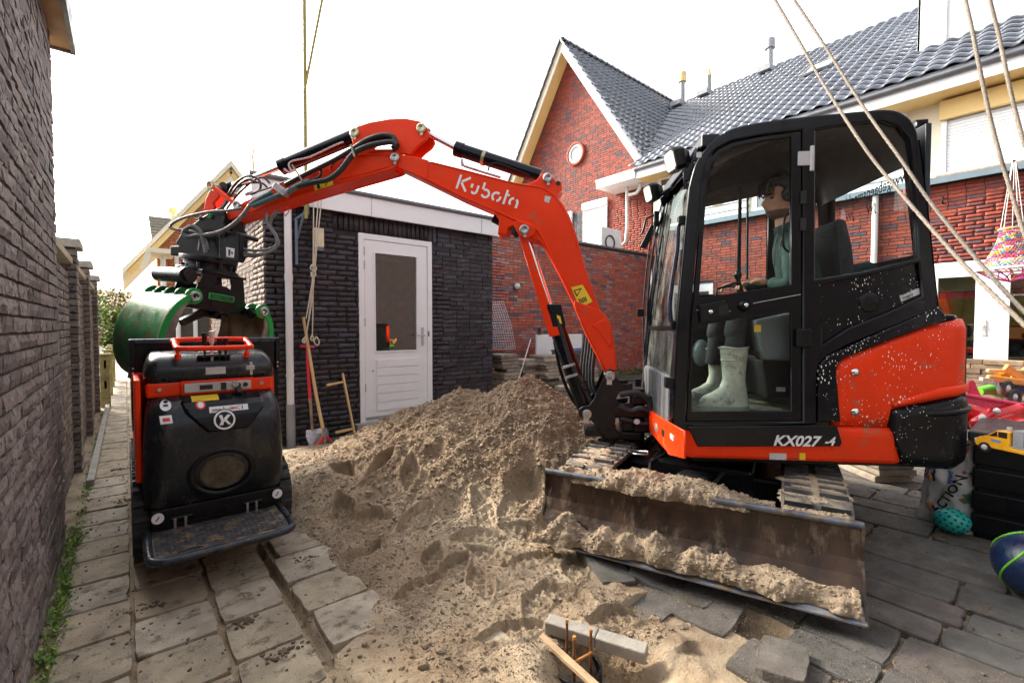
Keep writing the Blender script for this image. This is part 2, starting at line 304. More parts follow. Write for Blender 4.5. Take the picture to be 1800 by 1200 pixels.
def text(s, name, m, parent, size, org, xd, yd, xf=None, shear=0, bold=0, ext=.0008, sx=1.0, align='LEFT'):
    cu = bpy.data.curves.new('t', 'FONT'); cu.body = s; cu.size = 1; cu.extrude = 0; cu.shear = shear; cu.offset = bold; cu.align_x = align; cu.resolution_u = 4
    me = curve_mesh(cu); V = np.array([v.co[:] for v in me.vertices]); xd = unit(xd); yd = unit(yd); nd = np.cross(xd, yd)
    Wd = np.array(org) + V[:, :1] * xd * size * sx + V[:, 1:2] * yd * size + nd * ext
    xf = I4 if xf is None else xf; Wd = Wd @ xf[:3, :3].T + xf[:3, 3]
    if parent is not None: iv = np.linalg.inv(WM.get(parent.name, I4)); Wd = Wd @ iv[:3, :3].T + iv[:3, 3]
    me.vertices.foreach_set('co', Wd.astype(np.float32).ravel()); me.materials.clear(); me.materials.append(m); me.name = name; me.update()
    return link(name, me, parent)
def smoothc(pts, n=6, closed=False):
    """Catmull-Rom through the points"""
    P = [np.array(p, float) for p in pts]; out = []; N = len(P); rngi = N if closed else N - 1
    for i in range(rngi):
        p0 = P[(i - 1) % N] if closed or i > 0 else P[0]; p1 = P[i]; p2 = P[(i + 1) % N]; p3 = P[(i + 2) % N] if closed or i + 2 < N else P[-1]
        for k in range(n):
            t = k / n; out.append(.5 * ((2 * p1) + (-p0 + p2) * t + (2 * p0 - 5 * p1 + 4 * p2 - p3) * t * t + (-p0 + 3 * p1 - 3 * p2 + p3) * t ** 3))
    if not closed: out.append(P[-1])
    return out
def circ(c, r, n=20, ry=None): return [(c[0] + r * math.cos(2 * math.pi * k / n), c[1] + (ry or r) * math.sin(2 * math.pi * k / n)) for k in range(n)]
def rrect(x0, x1, y0, y1, r, n=5):
    out = []
    for cx, cy, a0 in ((x1 - r, y1 - r, 0), (x0 + r, y1 - r, 90), (x0 + r, y0 + r, 180), (x1 - r, y0 + r, 270)):
        for k in range(n + 1): a = math.radians(a0 + 90 * k / n); out.append((cx + r * math.cos(a), cy + r * math.sin(a)))
    return out
def rect(x0, x1, y0, y1): return [(x0, y0), (x1, y0), (x1, y1), (x0, y1)]
# value noise in numpy
def vnoise(x, y, seed=0):
    xi = np.floor(x).astype(int); yi = np.floor(y).astype(int); xf = x - xi; yf = y - yi; xf = xf * xf * (3 - 2 * xf); yf = yf * yf * (3 - 2 * yf)
    def h(a, b):
        n = (a * 374761393 + b * 668265263 + seed * 1442695) & 0x7fffffff; n = ((n ^ (n >> 13)) * 1274126177) & 0x7fffffff; return ((n ^ (n >> 16)) & 0xffff) / 65535.0
    return (h(xi, yi) * (1 - xf) + h(xi + 1, yi) * xf) * (1 - yf) + (h(xi, yi + 1) * (1 - xf) + h(xi + 1, yi + 1) * xf) * yf
def fbm(x, y, sc, oct=5, seed=0, ro=.5):
    s = 0; a = 1; t = 0
    for o in range(oct): s = s + a * (vnoise(x * sc, y * sc, seed + o * 17) * 2 - 1); t += a; a *= ro; sc *= 2.03
    return s / t
CAMR = np.array([math.cos(math.radians(39.8)), -math.sin(math.radians(39.8)), 0]); CAMF = np.array([math.sin(math.radians(39.8)), math.cos(math.radians(39.8)), 0])
def in_view(p, m=1.15):
    q = np.array(p) - np.array([0, 0, 1.25]); f = q @ CAMF
    return f > .05 and abs((q @ CAMR) / f) < 1.105 * m and abs(q[2] / f + .03) < .74 * m
def dist(p): return float(np.linalg.norm(np.array(p) - np.array([0, 0, 1.25])))

# ================================================================ ground
CUTX = (1.152,3.06)
def sstep(a, b, x): t = np.clip((x - a) / (b - a), 0, 1); return t * t * (3 - 2 * t)
foot = [(1.28, 2.0, .5), (1.5, 2.0, -1.2), (1.6, 1.2, -.4), (1.35, 2.55, .3), (1.55, 2.2, -.5), (1.25, 2.15, .9), (1.05, 1.95, .2), (1.3, 1.8, 1.2), (1.62, 1.82, -.2), (1.42, 1.52, .5), (1.18, 1.42, -.3), (1.72, 2.35, 1.4), (1.15, 2.75, -.9), (.98, 2.45, .6), (1.5, 2.9, 1.0), (1.9, 2.25, .1), (1.8, 2.05, 2.1), (1.4, 3.15, .4), (1.2, 3.35, 1.9), (1.05, 2.95, 1.5), (1.55, 1.45, 1.7), (1.75, 1.6, .8)]
def sand_h(x, y):
    nz = fbm(x, y, 1.3, 3, 3)
    xl = .84 + .09 * fbm(x * 0 + 1, y, 3, 3, 9) + .07 * nz - .1 * sstep(2.3, 3.2, y) - .24 * sstep(2.1, 1.7, y) - .1 * np.exp(-((y - 1.5) / .25) ** 2)
    xr = np.where(y < .93, 1.66, np.where(y < 1.25, 1.74, 1.90)) + .05 * fbm(x, y, 5, 3, 21); xr = np.where(y > 1.95, 4.3 + .3 * nz, xr)
    w = sstep(-.06, .12, np.minimum(np.minimum(x - xl, xr - x), 5.9 - y + .2 * nz))
    lev = .010 + .028 * fbm(x, y, 2.2, 3, 5) + .014 * fbm(x, y, 7, 3, 31) + .009 * fbm(x, y, 24, 3, 41) + .008 * np.maximum(fbm(x, y, 60, 2, 43), 0)
    lev = lev + .12 * np.exp(-(((x - 1.02) / .28) ** 2 + ((y - 3.75) / .55) ** 2)) + .05 * np.exp(-(((x - 1.5) / .5) ** 2 + ((y - 3.3) / .3) ** 2))
    for (fx, fy, fa) in foot:
        c, s = math.cos(fa), math.sin(fa); u = (x - fx) * c + (y - fy) * s; v = -(x - fx) * s + (y - fy) * c
        rr_ = (u / .15) ** 2 + (v / (.052 + .012 * np.cos(u * 20))) ** 2
        ins = sstep(1.15, .8, rr_); lug = .014 * ((np.sin(u * 120) > .35) | (np.sin(v * 105 + np.floor(u * 19) * 1.5) > .55))
        lev = lev * (1 - ins) + (-.026 + lug) * ins + .012 * np.exp(-((rr_ - 1.35) / .3) ** 2)
    # mound: a few cones at the angle of repose, rough with clods
    def cone(cx, cy, h, sl, e=1.0): return h - sl * np.sqrt((x - cx) ** 2 + ((y - cy) * e) ** 2 + .01)
    k = .07; cs = [cone(2.72, 3.06, .85, .66), cone(2.42, 3.55, .69, .50), cone(2.05, 3.25, .42, .38), cone(2.15, 3.95, .44, .42), cone(2.95, 3.5, .76, .6), cone(2.9, 2.65, .52, .52)]
    m = sum(np.exp(np.clip(c, -.6, 2) / k) for c in cs); md = np.maximum(k * np.log(m + 1e-9), 0)
    ms = sstep(.02, .25, md); rdg = 1 - np.abs(fbm(x, y, 4.5, 4, 77)) * 2
    md = md + ms * (.075 * fbm(x, y, 3.2, 3, 51) + .040 * (rdg - .6) + .020 * fbm(x, y, 13, 4, 61) + .016 * fbm(x, y, 34, 3, 71) + .010 * fbm(x, y, 80, 2, 73))
    
    lev = lev + md
    # boot holes on the slope and soft pits
    for (hx, hy, hr, hd) in (((1.068,2.495) + (.08, .05)), ((1.567,2.506) + (.10, .10)), ((2.054,2.316) + (.11, .17)), ((1.381,2.467) + (.06, .04)), (1.25, 3.25, .09, .04)):
        lev = lev - hd * np.exp(-(((x - hx) / hr) ** 2 + ((y - hy) / hr) ** 2) ** 1.5)
    # pit around the foreground pipe and the pipe by the shed
    d1 = np.sqrt((x - 1.30) ** 2 + (y - 1.03) ** 2); lev = lev - .13 * sstep(.26, .10, d1) + .008 * np.exp(-((d1 - .32) / .12) ** 2)
    d2 = np.sqrt((x - 1.27) ** 2 + (y - 4.2) ** 2); lev = lev - .07 * sstep(.25, .07, d2)
    lev = lev - .10 * sstep(5.0, 5.4, y) * sstep(2.2, 1.8, x)
    lev = lev - .0
    hole = sstep(1.93, 1.97, x) * sstep(2.14, 2.10, x) * sstep(.70, .72, y) * sstep(.96, .94, y)
    under = -.09 * hole + np.where((x > .538) & (x < .58) & (y < 3.05), -.062, np.where(x < .56, -.016, -.026) + .012 * fbm(x, y, 9, 3, 13))
    return under * (1 - w) + lev * w
def axis(a): return np.concatenate([np.arange(p, q, s) for p, q, s in a])
gx = axis([(-3, -.6, .3), (-.6, .4, .03), (.4, 3.4, .0085), (3.4, 4.6, .02), (4.6, 12.01, .12)])
def damp(x, y): return np.clip(.55 * sstep(.02, .4, sand_h(x, y)) + .25 + .55 * fbm(x, y, 1.8, 4, 91) + .35 * fbm(x, y, 9, 3, 92), 0, 1)
gy = axis([(-2, .4, .15), (.4, 4.0, .0085), (4.0, 5.7, .014), (5.7, 8, .1), (8, 14.01, .4)])
GX, GY = np.meshgrid(gx, gy); GZ = sand_h(GX, GY)
def gridmesh(name, X_, Y_, Z_, m):
    ny, nx = X_.shape; V = np.stack([X_, Y_, Z_], -1).reshape(-1, 3)
    idx = np.arange(ny * nx).reshape(ny, nx); Fq = np.stack([idx[:-1, :-1], idx[:-1, 1:], idx[1:, 1:], idx[1:, :-1]], -1).reshape(-1, 4)
    me = bpy.data.meshes.new(name); me.vertices.add(len(V)); me.vertices.foreach_set('co', V.astype(np.float32).ravel())
    me.loops.add(Fq.size); me.loops.foreach_set('vertex_index', Fq.astype(np.int32).ravel()); me.polygons.add(len(Fq)); me.polygons.foreach_set('loop_start', (np.arange(len(Fq)) * 4).astype(np.int32)); me.polygons.foreach_set('loop_total', np.full(len(Fq), 4, np.int32))
    me.polygons.foreach_set('use_smooth', np.ones(len(Fq), bool)); me.update(calc_edges=True); me.materials.append(m); return link(name, me)
sand = tag(gridmesh('sand', GX, GY, GZ, sandm), 'loose brown building sand with boot prints heaped between the shed and the excavator', 'sand', kind='structure')
at_ = sand.data.attributes.new('rnd', 'FLOAT', 'POINT'); at_.data.foreach_set('value', damp(GX, GY).astype(np.float32).ravel())
def hs1(x, y): return float(sand_h(np.array([[x]]), np.array([[y]]))[0, 0])
g = MB(); g.add([(-90, -40, -.3), (140, -40, -.3), (140, 260, -.3), (-90, 260, -.3)], [(0, 1, 2, 3)])
tag(g.build('ground', earth), 'earth ground reaching to the horizon', 'ground', kind='structure')
g = MB(); g.add([(-12, 14, -.004), (9, 14, -.004), (9, 21, -.004), (-12, 21, -.004)], [(0, 1, 2, 3)])
tag(g.build('pavement', mat('far_pavement', (.42, .38, .30), .9, var=.1, vs=2)), 'pale pavement beyond the end of the alley', 'pavement', kind='structure')
g = MB(); g.add([(-40, 21, -.1), (60, 21, -.1), (60, 40, -.1), (-40, 40, -.1)], [(0, 1, 2, 3)]).box(-40, 60, 20.85, 21, -.12, .0)
tag(g.build('road', asph), 'grey asphalt road crossing at the end of the alley', 'road', kind='structure')
# clods of sand
cl = MB(); cr_ = random.Random(3)
for i in range(17000):
    if i < 12500: x = cr_.gauss(2.4, .6); y = cr_.gauss(3.1, .6)
    else: x = cr_.uniform(.55, 2.0); y = cr_.uniform(1.0, 4.8)
    if x < .5 or y < .9 or y > 5.4 or (x > 1.95 and y < 1.95): continue
    
    if any(((x - fx) * math.cos(fa) + (y - fy) * math.sin(fa)) ** 2 / .026 + ((y - fy) * math.cos(fa) - (x - fx) * math.sin(fa)) ** 2 / .0045 < 1 for fx, fy, fa in foot): continue
    r = .0028 + .011 * cr_.random() ** 3 + (.008 if cr_.random() < .04 else 0); cl.ico((x, y, 0), r, .35, .7, cr_)
cz = np.array(cl.v); c0 = cz.reshape(-1, 12, 3).mean(1); hz = sand_h(c0[:, 0][None], c0[:, 1][None])[0]
cz = (cz.reshape(-1, 12, 3) + np.stack([hz * 0, hz * 0, hz + .002], -1)[:, None]).reshape(-1, 3); cl.v = cz.tolist()
tag(cl.build('sand_clods', sandl), 'small clods and crumbs of damp sand strewn over the heap', 'sand', kind='stuff')
# fine grains: vectorised little tetrahedra
rs = np.random.RandomState(4)
def grains(name, label, X_, Y_, Zf, r0, r1, m):
    n = len(X_); r = r0 + (r1 - r0) * rs.rand(n) ** 2.5; C_ = np.stack([X_, Y_, Zf], 1); T = rs.randn(n, 4, 3); T -= T.mean(1, keepdims=True); T /= np.linalg.norm(T, axis=2, keepdims=True); V = C_[:, None] + T * r[:, None, None] * np.array([1, 1, .8])
    me = bpy.data.meshes.new(name); me.vertices.add(n * 4); me.vertices.foreach_set('co', V.astype(np.float32).ravel()); k = np.arange(n)[:, None] * 4; Fa = np.concatenate([k + np.array([[0, 1, 2]]), k + np.array([[0, 3, 1]]), k + np.array([[1, 3, 2]]), k + np.array([[0, 2, 3]])], 0)
    me.loops.add(Fa.size); me.loops.foreach_set('vertex_index', Fa.astype(np.int32).ravel()); me.polygons.add(len(Fa)); me.polygons.foreach_set('loop_start', (np.arange(len(Fa)) * 3).astype(np.int32)); me.polygons.foreach_set('loop_total', np.full(len(Fa), 3, np.int32)); me.update(calc_edges=True); me.materials.append(m); return tag(link(name, me), label, 'sand', kind='stuff')
Xg = np.concatenate([rs.normal(2.4, .65, 60000), rs.uniform(.8, 2.2, 34000)]); Yg = np.concatenate([rs.normal(3.05, .6, 60000), rs.uniform(1.0, 4.6, 34000)]); ok = (Xg > .8) & (Yg > .9) & (Yg < 5.3) & ~((Xg > 1.75) & (Yg < 1.5)); Xg = Xg[ok]; Yg = Yg[ok]
grains('sand_grains', 'coarse grains on the surface of the sand heap', Xg, Yg, sand_h(Xg[None], Yg[None])[0] + .0015, .0018, .0065, sandl)
Xg = np.concatenate([rs.normal(1.95, .22, 9000), rs.normal(.86, .09, 5000), rs.uniform(1.9, 4.5, 5000), rs.normal(4.4, .4, 3000)]); Yg = np.concatenate([rs.uniform(-.1, 1.6, 9000), rs.uniform(.9, 3.2, 5000), rs.uniform(-.6, 1.4, 5000), rs.normal(1.2, .6, 3000)]); ok = (Yg < 1.7 + (Xg - 2) * .2) | (Xg < 1); Xg = Xg[ok]; Yg = Yg[ok]
grains('spilled_sand', 'sand grains trodden over the tiles beside the heap and the blade', Xg, Yg, np.full(len(Xg), .002), .0012, .0042, sandm)
# ---------------------------------------------------------------- concrete tiles
def tile_geo(lx, ly, h, R, n=5, jit=.003):
    """slab with chipped, slightly wavy edges, centred on the origin, top at z=0"""
    per = []
    for (x0, y0, x1, y1) in ((-1, -1, 1, -1), (1, -1, 1, 1), (1, 1, -1, 1), (-1, 1, -1, -1)):
        for k in range(n):
            t = k / n; x = (x0 + (x1 - x0) * t) * lx / 2; y = (y0 + (y1 - y0) * t) * ly / 2
            c = .006 if k == 0 else 0; chip = R.uniform(0, jit) + (R.uniform(.004, .014) if R.random() < .10 else 0)
            per.append((x * (1 - (c + chip) * 2 / lx), y * (1 - (c + chip) * 2 / ly)))
    N = len(per); top = [(x * .985, y * .985, R.uniform(-.0012, .0012)) for x, y in per]; mid = [(x, y, -.006) for x, y in per]; bot = [(x, y, -h) for x, y in per]
    vs = top + mid + bot; fs = [tuple(range(N))] + [(N + i, N + (i + 1) % N, (i + 1) % N, i) for i in range(N)] + [(2 * N + i, 2 * N + (i + 1) % N, N + (i + 1) % N, N + i) for i in range(N)]
    return vs, fs
def lay_tiles(root, spots, m, nmax=300, part='tile'):
    """spots: (x, y, z, lx, ly, rz, tiltx, tilty); the largest in view are parts, the rest one mesh"""
    R = random.Random(11); var = {}
    vis = [s for s in spots if in_view((s[0], s[1], 0), 1.25)]; vis.sort(key=lambda s: dist((s[0], s[1], 0)) / math.sqrt(s[3] * s[4])); near = vis[:nmax]; ns = set(id(s) for s in near)
    for s in near:
        key = (round(s[3], 2), round(s[4], 2), R.randrange(5))
        if key not in var:
            b = MB(); b.rnd = R.random(); v_, f_ = tile_geo(s[3], s[4], .06, R); b.add(v_, f_); me = bpy.data.meshes.new('tile'); me.from_pydata(b.v, [], b.f)
            at = me.attributes.new('rnd', 'FLOAT', 'FACE'); at.data.foreach_set('value', np.array(b.a, dtype=np.float32)); me.materials.append(m); var[key] = me
        o = bpy.data.objects.new(part, var[key]); COL.objects.link(o); o.parent = root; l = root.location; o.location = (s[0] - l[0], s[1] - l[1], s[2] - l[2]); o.rotation_euler = (s[6], s[7], s[5])
    b = MB()
    for s in spots:
        if id(s) in ns: continue
        v_, f_ = tile_geo(s[3], s[4], .06, R, 2); M_ = T4((s[0], s[1], s[2]), s[5]); b.add([tuple((M_ @ np.array(p + (1,)))[:3]) for p in v_], f_, rnd=R.random())
    if b.v: b.build('far_tiles', m, root, kind='stuff')
R = random.Random(21)
path = thing('path', 'worn square concrete tiles of the alley path running beside the brick wall', None, (0, 0, 0), kind='structure')
sp = []
for i in range(46):
    y = .82 + .295 * i
    for (xc, w, off) in ((-.125, .236, 0), (.14, .272, .06), (.413, .25, .10)):
        if y + off > 14: continue
        sp.append((xc + R.uniform(-.003, .003), y + off, R.uniform(-.004, .003), w, .286, R.uniform(-.008, .008), R.uniform(-.008, .008), R.uniform(-.008, .008)))
    if y > 5.2:
        for k in range(2): sp.append((.69 + .3 * k, y, R.uniform(-.004, .003), .29, .286, 0, 0, 0))
for i, (yc, dx) in enumerate(((2.86, .03), (2.555, -.005), (2.25, .0), (1.945, .012), (1.64, .005), (1.335, .0), (1.03, .0))):
    sp.append((.725 + dx, yc, (.004 if yc > 1.9 else -.008) + R.uniform(-.004, .006), .285, .29, R.uniform(-.03, .03), R.uniform(-.01, .015), R.uniform(-.012, .012)))
for (x, y, z, a, b_) in ((1.03, 1.72, -.012, .02, .02), (1.03, 1.42, -.006, 0, -.02), (1.04, 2.02, -.03, 0, .0)):
    sp.append((x, y, z, .288, .288, a, b_, 0))
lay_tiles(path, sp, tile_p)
patio = thing('patio', 'dark worn patio tiles in mixed sizes under the excavator blade', None, (0, 0, 0), kind='structure')
sp = []; R = random.Random(4)
x = 1.68
while x < 11.0:
    w = R.choice((.2, .3, .3)) if x > 1.95 else .255 if x < 1.7 else .2; y = -1.6 + R.choice((0, .1, .2)); last = False
    while y < 7.2:
        L = R.choice((.3, .3, .6, .45)) if x > 2 else .3; yc = y + L / 2; xc = x + w / 2
        lim = 1.85 if xc > 1.9 else 1.3
        if xc < 4.35 and yc > (1.75 if xc < 2.2 else 1.5 + (xc - 2.2) * .4): y += L; continue
        if not (1.93 < xc < 2.12 and .68 < yc < .98) and not (xc < 1.93 and yc > .84): sp.append((xc, yc, R.uniform(-.004, .004), w - .009, L - .009, R.uniform(-.006, .006), R.uniform(-.006, .006), R.uniform(-.006, .006)))
        y += L
    x += w
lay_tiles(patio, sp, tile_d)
# loose broken tiles at the edge of the sand
def loose(label, x, y, z, lx, ly, h, rz, tx, ty, m=tile_d, seed=1):
    R = random.Random(seed); v_, f_ = tile_geo(lx, ly, h, R, 5, .006); b = MB(T4((x, y, z), rz, tx, ty)); b.add(v_, f_, rnd=R.random()); b.add([v for v in v_[-20:]], [tuple(reversed(range(20)))], rnd=.5); o = b.build('loose_tile', m); tag(o, label, 'tile', 'loose concrete tiles lifted from the patio'); return o
loose('long tile tipped up at the left end of the blade over the sand', (1.89,1.526)[0], (1.89,1.526)[1], .045, .19, .40, .06, -.46, .12, .06, seed=2)
loose('dark tile fragment tipped on its corner beside the long tipped tile', (2.001,1.326)[0], (2.001,1.326)[1], .03, .2, .17, .06, .3, .25, -.18, seed=3)
loose('thick rectangular concrete block lying askew at the bottom edge beside the dark hole', (1.839,0.648)[0], (1.839,0.648)[1], .035, .24, .17, .09, .25, -.05, .04, seed=5)
loose('patio tile slumped towards the sand beside the dark hole', (1.985,1.019)[0], (1.985,1.019)[1], -.004, .30, .28, .06, .10, .04, -.07, seed=6)
loose('half buried patio tile in the sand next to the tipped fragment', (1.834,1.184)[0], (1.834,1.184)[1], -.012, .28, .2, .06, .06, .02, -.02, seed=7)
# crumbs on the tiles
cb = MB(); R = random.Random(8)
for i in range(2600):
    if R.random() < .6: x = R.uniform(-.2, .85); y = .9 + 5 * R.random() ** 1.5
    else: x = R.uniform(1.95, 5); y = R.uniform(-.6, 1.9)
    r = .0018 + .006 * R.random() ** 3
    for _ in range(1): cb.ico((x, y, r * .3), r, .4, .6, R)
for cx, cy in ((.1, 1.85), (.36, 2.2), (.05, 2.6), (.0, 4.3), (-.05, 5.3), (.3, 1.55), (3.75, .45), (.72, 2.6), (2.9, .2), (.45, 1.9)):
    for i in range(34): cb.ico((cx + R.gauss(0, .035), cy + R.gauss(0, .02), .004), R.uniform(.003, .010), .4, .5, R)
tag(cb.build('crumbs', mat('brown_crumbs', (.12, .085, .055), .95, var=.4, vs=20)), 'crumbs of earth and sand scattered over the path tiles', 'crumbs', kind='stuff')
# weeds along the foot of the wall
wd = MB(); R = random.Random(12)
def leafv(b, c, L, w, az, el):
    d = np.array([math.cos(az) * math.cos(el), math.sin(az) * math.cos(el), math.sin(el)]); s_ = np.array([-math.sin(az), math.cos(az), 0]); c = np.array(c)
    b.add([c, c + d * L * .5 + s_ * w / 2, c + d * L + np.array([0, 0, -L * .15]), c + d * L * .5 - s_ * w / 2], [(0, 1, 2, 3)], rnd=R.random())
for i in range(330):
    y = R.choice((R.uniform(1.3, 4), R.uniform(1.6, 9))); den = fbm(np.array([y]), np.array([1.0]), 1.6, 2, 4)[0]
    if den < -.4: continue
    x = -.275 + R.uniform(0, .045); n = R.randrange(8, 26); s_ = R.uniform(.5, 1.1)
    for k in range(n):
        leafv(wd, (x + R.gauss(0, .018), y + R.gauss(0, .03), R.uniform(-.03, .012)), R.uniform(.012, .034) * s_, R.uniform(.008, .018) * s_, R.uniform(0, 6.28), R.uniform(.1, 1.2))
tag(wd.build('weeds', leafm), 'small green weeds and moss growing in the gap at the foot of the brick wall', 'weeds', kind='stuff')

# ================================================================ brick walls
def brick_geo(L, h, R, jit=.004, nu=5, nz=2, proud=.010, back=.03):
    vs = []
    for j in range(nz + 1):
        for i in range(nu + 1):
            edge = i in (0, nu) or j in (0, nz)
            x = L * i / nu + R.uniform(-jit, jit) * .6 * (0 if not edge else 1); z = h * j / nz + R.uniform(-jit, jit) * .5
            y = -proud + R.uniform(-jit, jit) * .9 + (.003 if edge else 0)
            vs.append((x, y, z))
    W1 = nu + 1; fs = [(j * W1 + i, j * W1 + i + 1, (j + 1) * W1 + i + 1, (j + 1) * W1 + i) for j in range(nz) for i in range(nu)]
    per = [i for i in range(nu + 1)] + [j * W1 + nu for j in range(1, nz + 1)] + [nz * W1 + i for i in range(nu - 1, -1, -1)] + [j * W1 for j in range(nz - 1, 0, -1)]
    b = len(vs); vs += [(vs[i][0], back, vs[i][2]) for i in per]; n = len(per)
    fs += [(per[k], b + k, b + (k + 1) % n, per[(k + 1) % n]) for k in range(n)]
    return vs, fs
BR_DONE = [0]
def brick_wall(root, O, ud, U, Zr, m, mm, openings=(), clip=None, bl=.21, bh=.05, j=.011, jit=.004, nmax=300, proud=.01, seed=1, vert=None, backing=True, cname='brick', part='rest_of_bricks', smooth=True, backname='wall', thick=.12):
    """O: lower left corner seen from outside; ud: unit vector along the wall; outside is to the right of ud turned by -90 deg"""
    R = random.Random(seed); O = np.array(O, float); ud = np.array(list(ud) + [0.0]) if len(ud) == 2 else np.array(ud, float); yd = np.array([-ud[1], ud[0], 0]); ang = math.atan2(ud[1], ud[0])
    bricks = []; row = 0; z = Zr[0]
    while z + bh <= Zr[1] + .001:
        u = U[0] - (bl + j) * (row % 2) / 2 - (R.random() * .03); 
        lo, hi = (U if clip is None else clip(z + bh / 2))
        while u < hi:
            Lb = bl if R.random() > .07 else bl / 2
            a, b = max(u, lo), min(u + Lb, hi); u += Lb + j
            segs = [(a, b)]
            for (o0, o1, z0, z1) in openings:
                if z + bh > z0 and z < z1:
                    ns_ = []
                    for (a_, b_) in segs:
                        if b_ <= o0 or a_ >= o1: ns_.append((a_, b_))
                        else:
                            if a_ < o0: ns_.append((a_, o0))
                            if b_ > o1: ns_.append((o1, b_))
                    segs = ns_
            for (a_, b_) in segs:
                if b_ - a_ > .025: bricks.append((a_, z, b_ - a_, bh))
        z += bh + j; row += 1
    if vert:
        for (a0, a1, z0, z1) in vert:
            u = a0
            while u < a1 - .03: bricks.append((u, z0, .052, z1 - z0)); u += .063
    info = []
    for bq in bricks:
        p = O + ud * (bq[0] + bq[2] / 2) + np.array([0, 0, bq[1] + bq[3] / 2]); info.append((dist(p) if in_view(p) else 999, bq))
    info.sort(key=lambda t: t[0]); near = [q for q in info[:nmax] if q[0] < 900]; rest = info[len(near):]
    var = {}; L0 = root.location
    for d, (u, z, Lb, hh) in near:
        if hh == bh: key = R.randrange(10); base = bl; hb = bh
        else: key = 'v%d' % R.randrange(5); base = .052; hb = hh
        if key not in var:
            v_, f_ = brick_geo(base, hb, R, jit, proud=proud); me = bpy.data.meshes.new(cname); me.from_pydata(v_, [], f_)
            at = me.attributes.new('rnd', 'FLOAT', 'FACE'); at.data.foreach_set('value', np.full(len(f_), R.random(), dtype=np.float32)); me.materials.append(m)
            if smooth: me.polygons.foreach_set('use_smooth', [True] * 10 + [False] * (len(f_) - 10))
            var[key] = me
        o = bpy.data.objects.new(cname, var[key]); COL.objects.link(o); o.parent = root
        p = O + ud * u + np.array([0, 0, z]) - np.array(L0) + yd * R.uniform(-.002, .002); o.location = p.tolist(); o.rotation_euler = (0, 0, ang); o.scale = (Lb / base, 1, 1)
    b = MB(T4(O.tolist(), ang))
    for d, (u, z, Lb, hh) in rest:
        if d > 900 and False: continue
        v_, f_ = brick_geo(Lb, hh, R, jit, 2, 1, proud); b.add([(x + u, y, zz + z) for x, y, zz in v_], f_, rnd=R.random())
    if b.v: b.build(part, m, root, kind='stuff')
    if backing:
        # mortar body with the openings left free: vertical strips
        b = MB(T4(O.tolist(), ang)); xs = sorted(set([U[0], U[1]] + [min(max(v, U[0]), U[1]) for o in openings for v in o[:2]]))
        for a, c in zip(xs[:-1], xs[1:]):
            mid = (a + c) / 2; cuts = sorted([(o[2], o[3]) for o in openings if o[0] < mid < o[1]]); z = Zr[0] - .02
            for z0, z1 in cuts + [(Zr[1], None)]:
                if z0 > z + .001:
                    if clip is None: b.box(a, c, 0, thick, z, z0)
                if z1 is not None: z = z1
        if clip is not None:
            n = 24; zs = [Zr[0] + (Zr[1] - Zr[0]) * i / n for i in range(n + 1)]; P = [(clip(z_)[0], z_) for z_ in zs] + [(clip(z_)[1], z_) for z_ in reversed(zs)]
            pl = [p for i, p in enumerate(P) if i == 0 or abs(p[0] - P[i - 1][0]) + abs(p[1] - P[i - 1][1]) > 1e-4]
            b.prism(pl, lambda p, d: (p[0], d, p[1]), 0, thick)
        b.build(backname, mm, root)
# ---- near building on the left
near = thing('brick_building', 'tall brown brick building wall rising at the left edge of the alley', 'building', (-.3, 3.7, 0))
brick_wall(near, (-.30, -.6, 0), (0, 1), (0, 4.30), (-.05, 3.0), br_near, mortar, bl=.205, jit=.0042, proud=.012, seed=3, smooth=False)
brick_wall(near, (-.30, 3.70, 0), (-1, 0), (0, 1.5), (1.6, 2.9), br_near, mortar, bl=.205, jit=.0045, nmax=0, seed=4, backname='end_wall')
b = MB(); b.box(-1.9, -.215, -.6, 3.83, 2.885, 2.91); b.build('soffit', mat('brown_soffit', (.42, .26, .12), .6, vs=3), near)
b = MB(); b.box(-.215, -.195, -.6, 3.85, 2.87, 3.02).box(-1.9, -.195, 3.83, 3.85, 2.87, 3.02); b.build('fascia', zinc, near)
b = MB(); b.box(-.19, -.13, -.6, 3.55, 3.10, 3.24); b.build('gutter', yellowb, near)
# ---- garden wall with piers and coping
gw = thing('garden_wall', 'lower dark brick garden wall with three capped piers running along the alley', 'wall', (-.38, 6.4, 0))
brick_wall(gw, (-.375, 3.71, 0), (0, 1), (0, 5.8), (-.05, 1.72), br_near, mortar_d, jit=.003, proud=.012, seed=5, smooth=False)
b = MB()
for i in range(8): b.box(-.60, -.335, 3.72 + .72 * i, 3.72 + .72 * i + .712, 1.78, 1.835)
b.build('coping', mat('coping_concrete', (.42, .36, .26), .8, var=.2, vs=8, bump=.3), gw, bevel=.004)
for y in (5.45, 7.2, 9.14):
    b = MB()
    for k in range(32):
        z = -.03 + k * .061; R = random.Random(k + int(y * 10)); dd = lambda: R.uniform(-.003, .003)
        b.box(-.60, -.312 + dd(), y + dd(), y + .26 + dd(), z, z + .05, rnd=R.random())
    b.build('pier', br_near, gw); b = MB(); b.box(-.59, -.320, y + .008, y + .252, -.05, 1.93).build('pier_core', mortar_d, gw)
    b = MB(); b.box(-.63, -.280, y - .035, y + .295, 1.925, 1.985).box(-.61, -.285, y - .015, y + .275, 1.985, 2.0); b.build('pier_cap', concr, gw, bevel=.004)
kb = MB()
for i in range(6): kb.box(-.262, -.215, 4.9 + i * .8, 4.9 + i * .8 + .79, -.1, .045)
tag(kb.build('path_kerb', concr, bevel=.004), 'pale concrete kerb strip between the garden wall and the path', 'kerb')
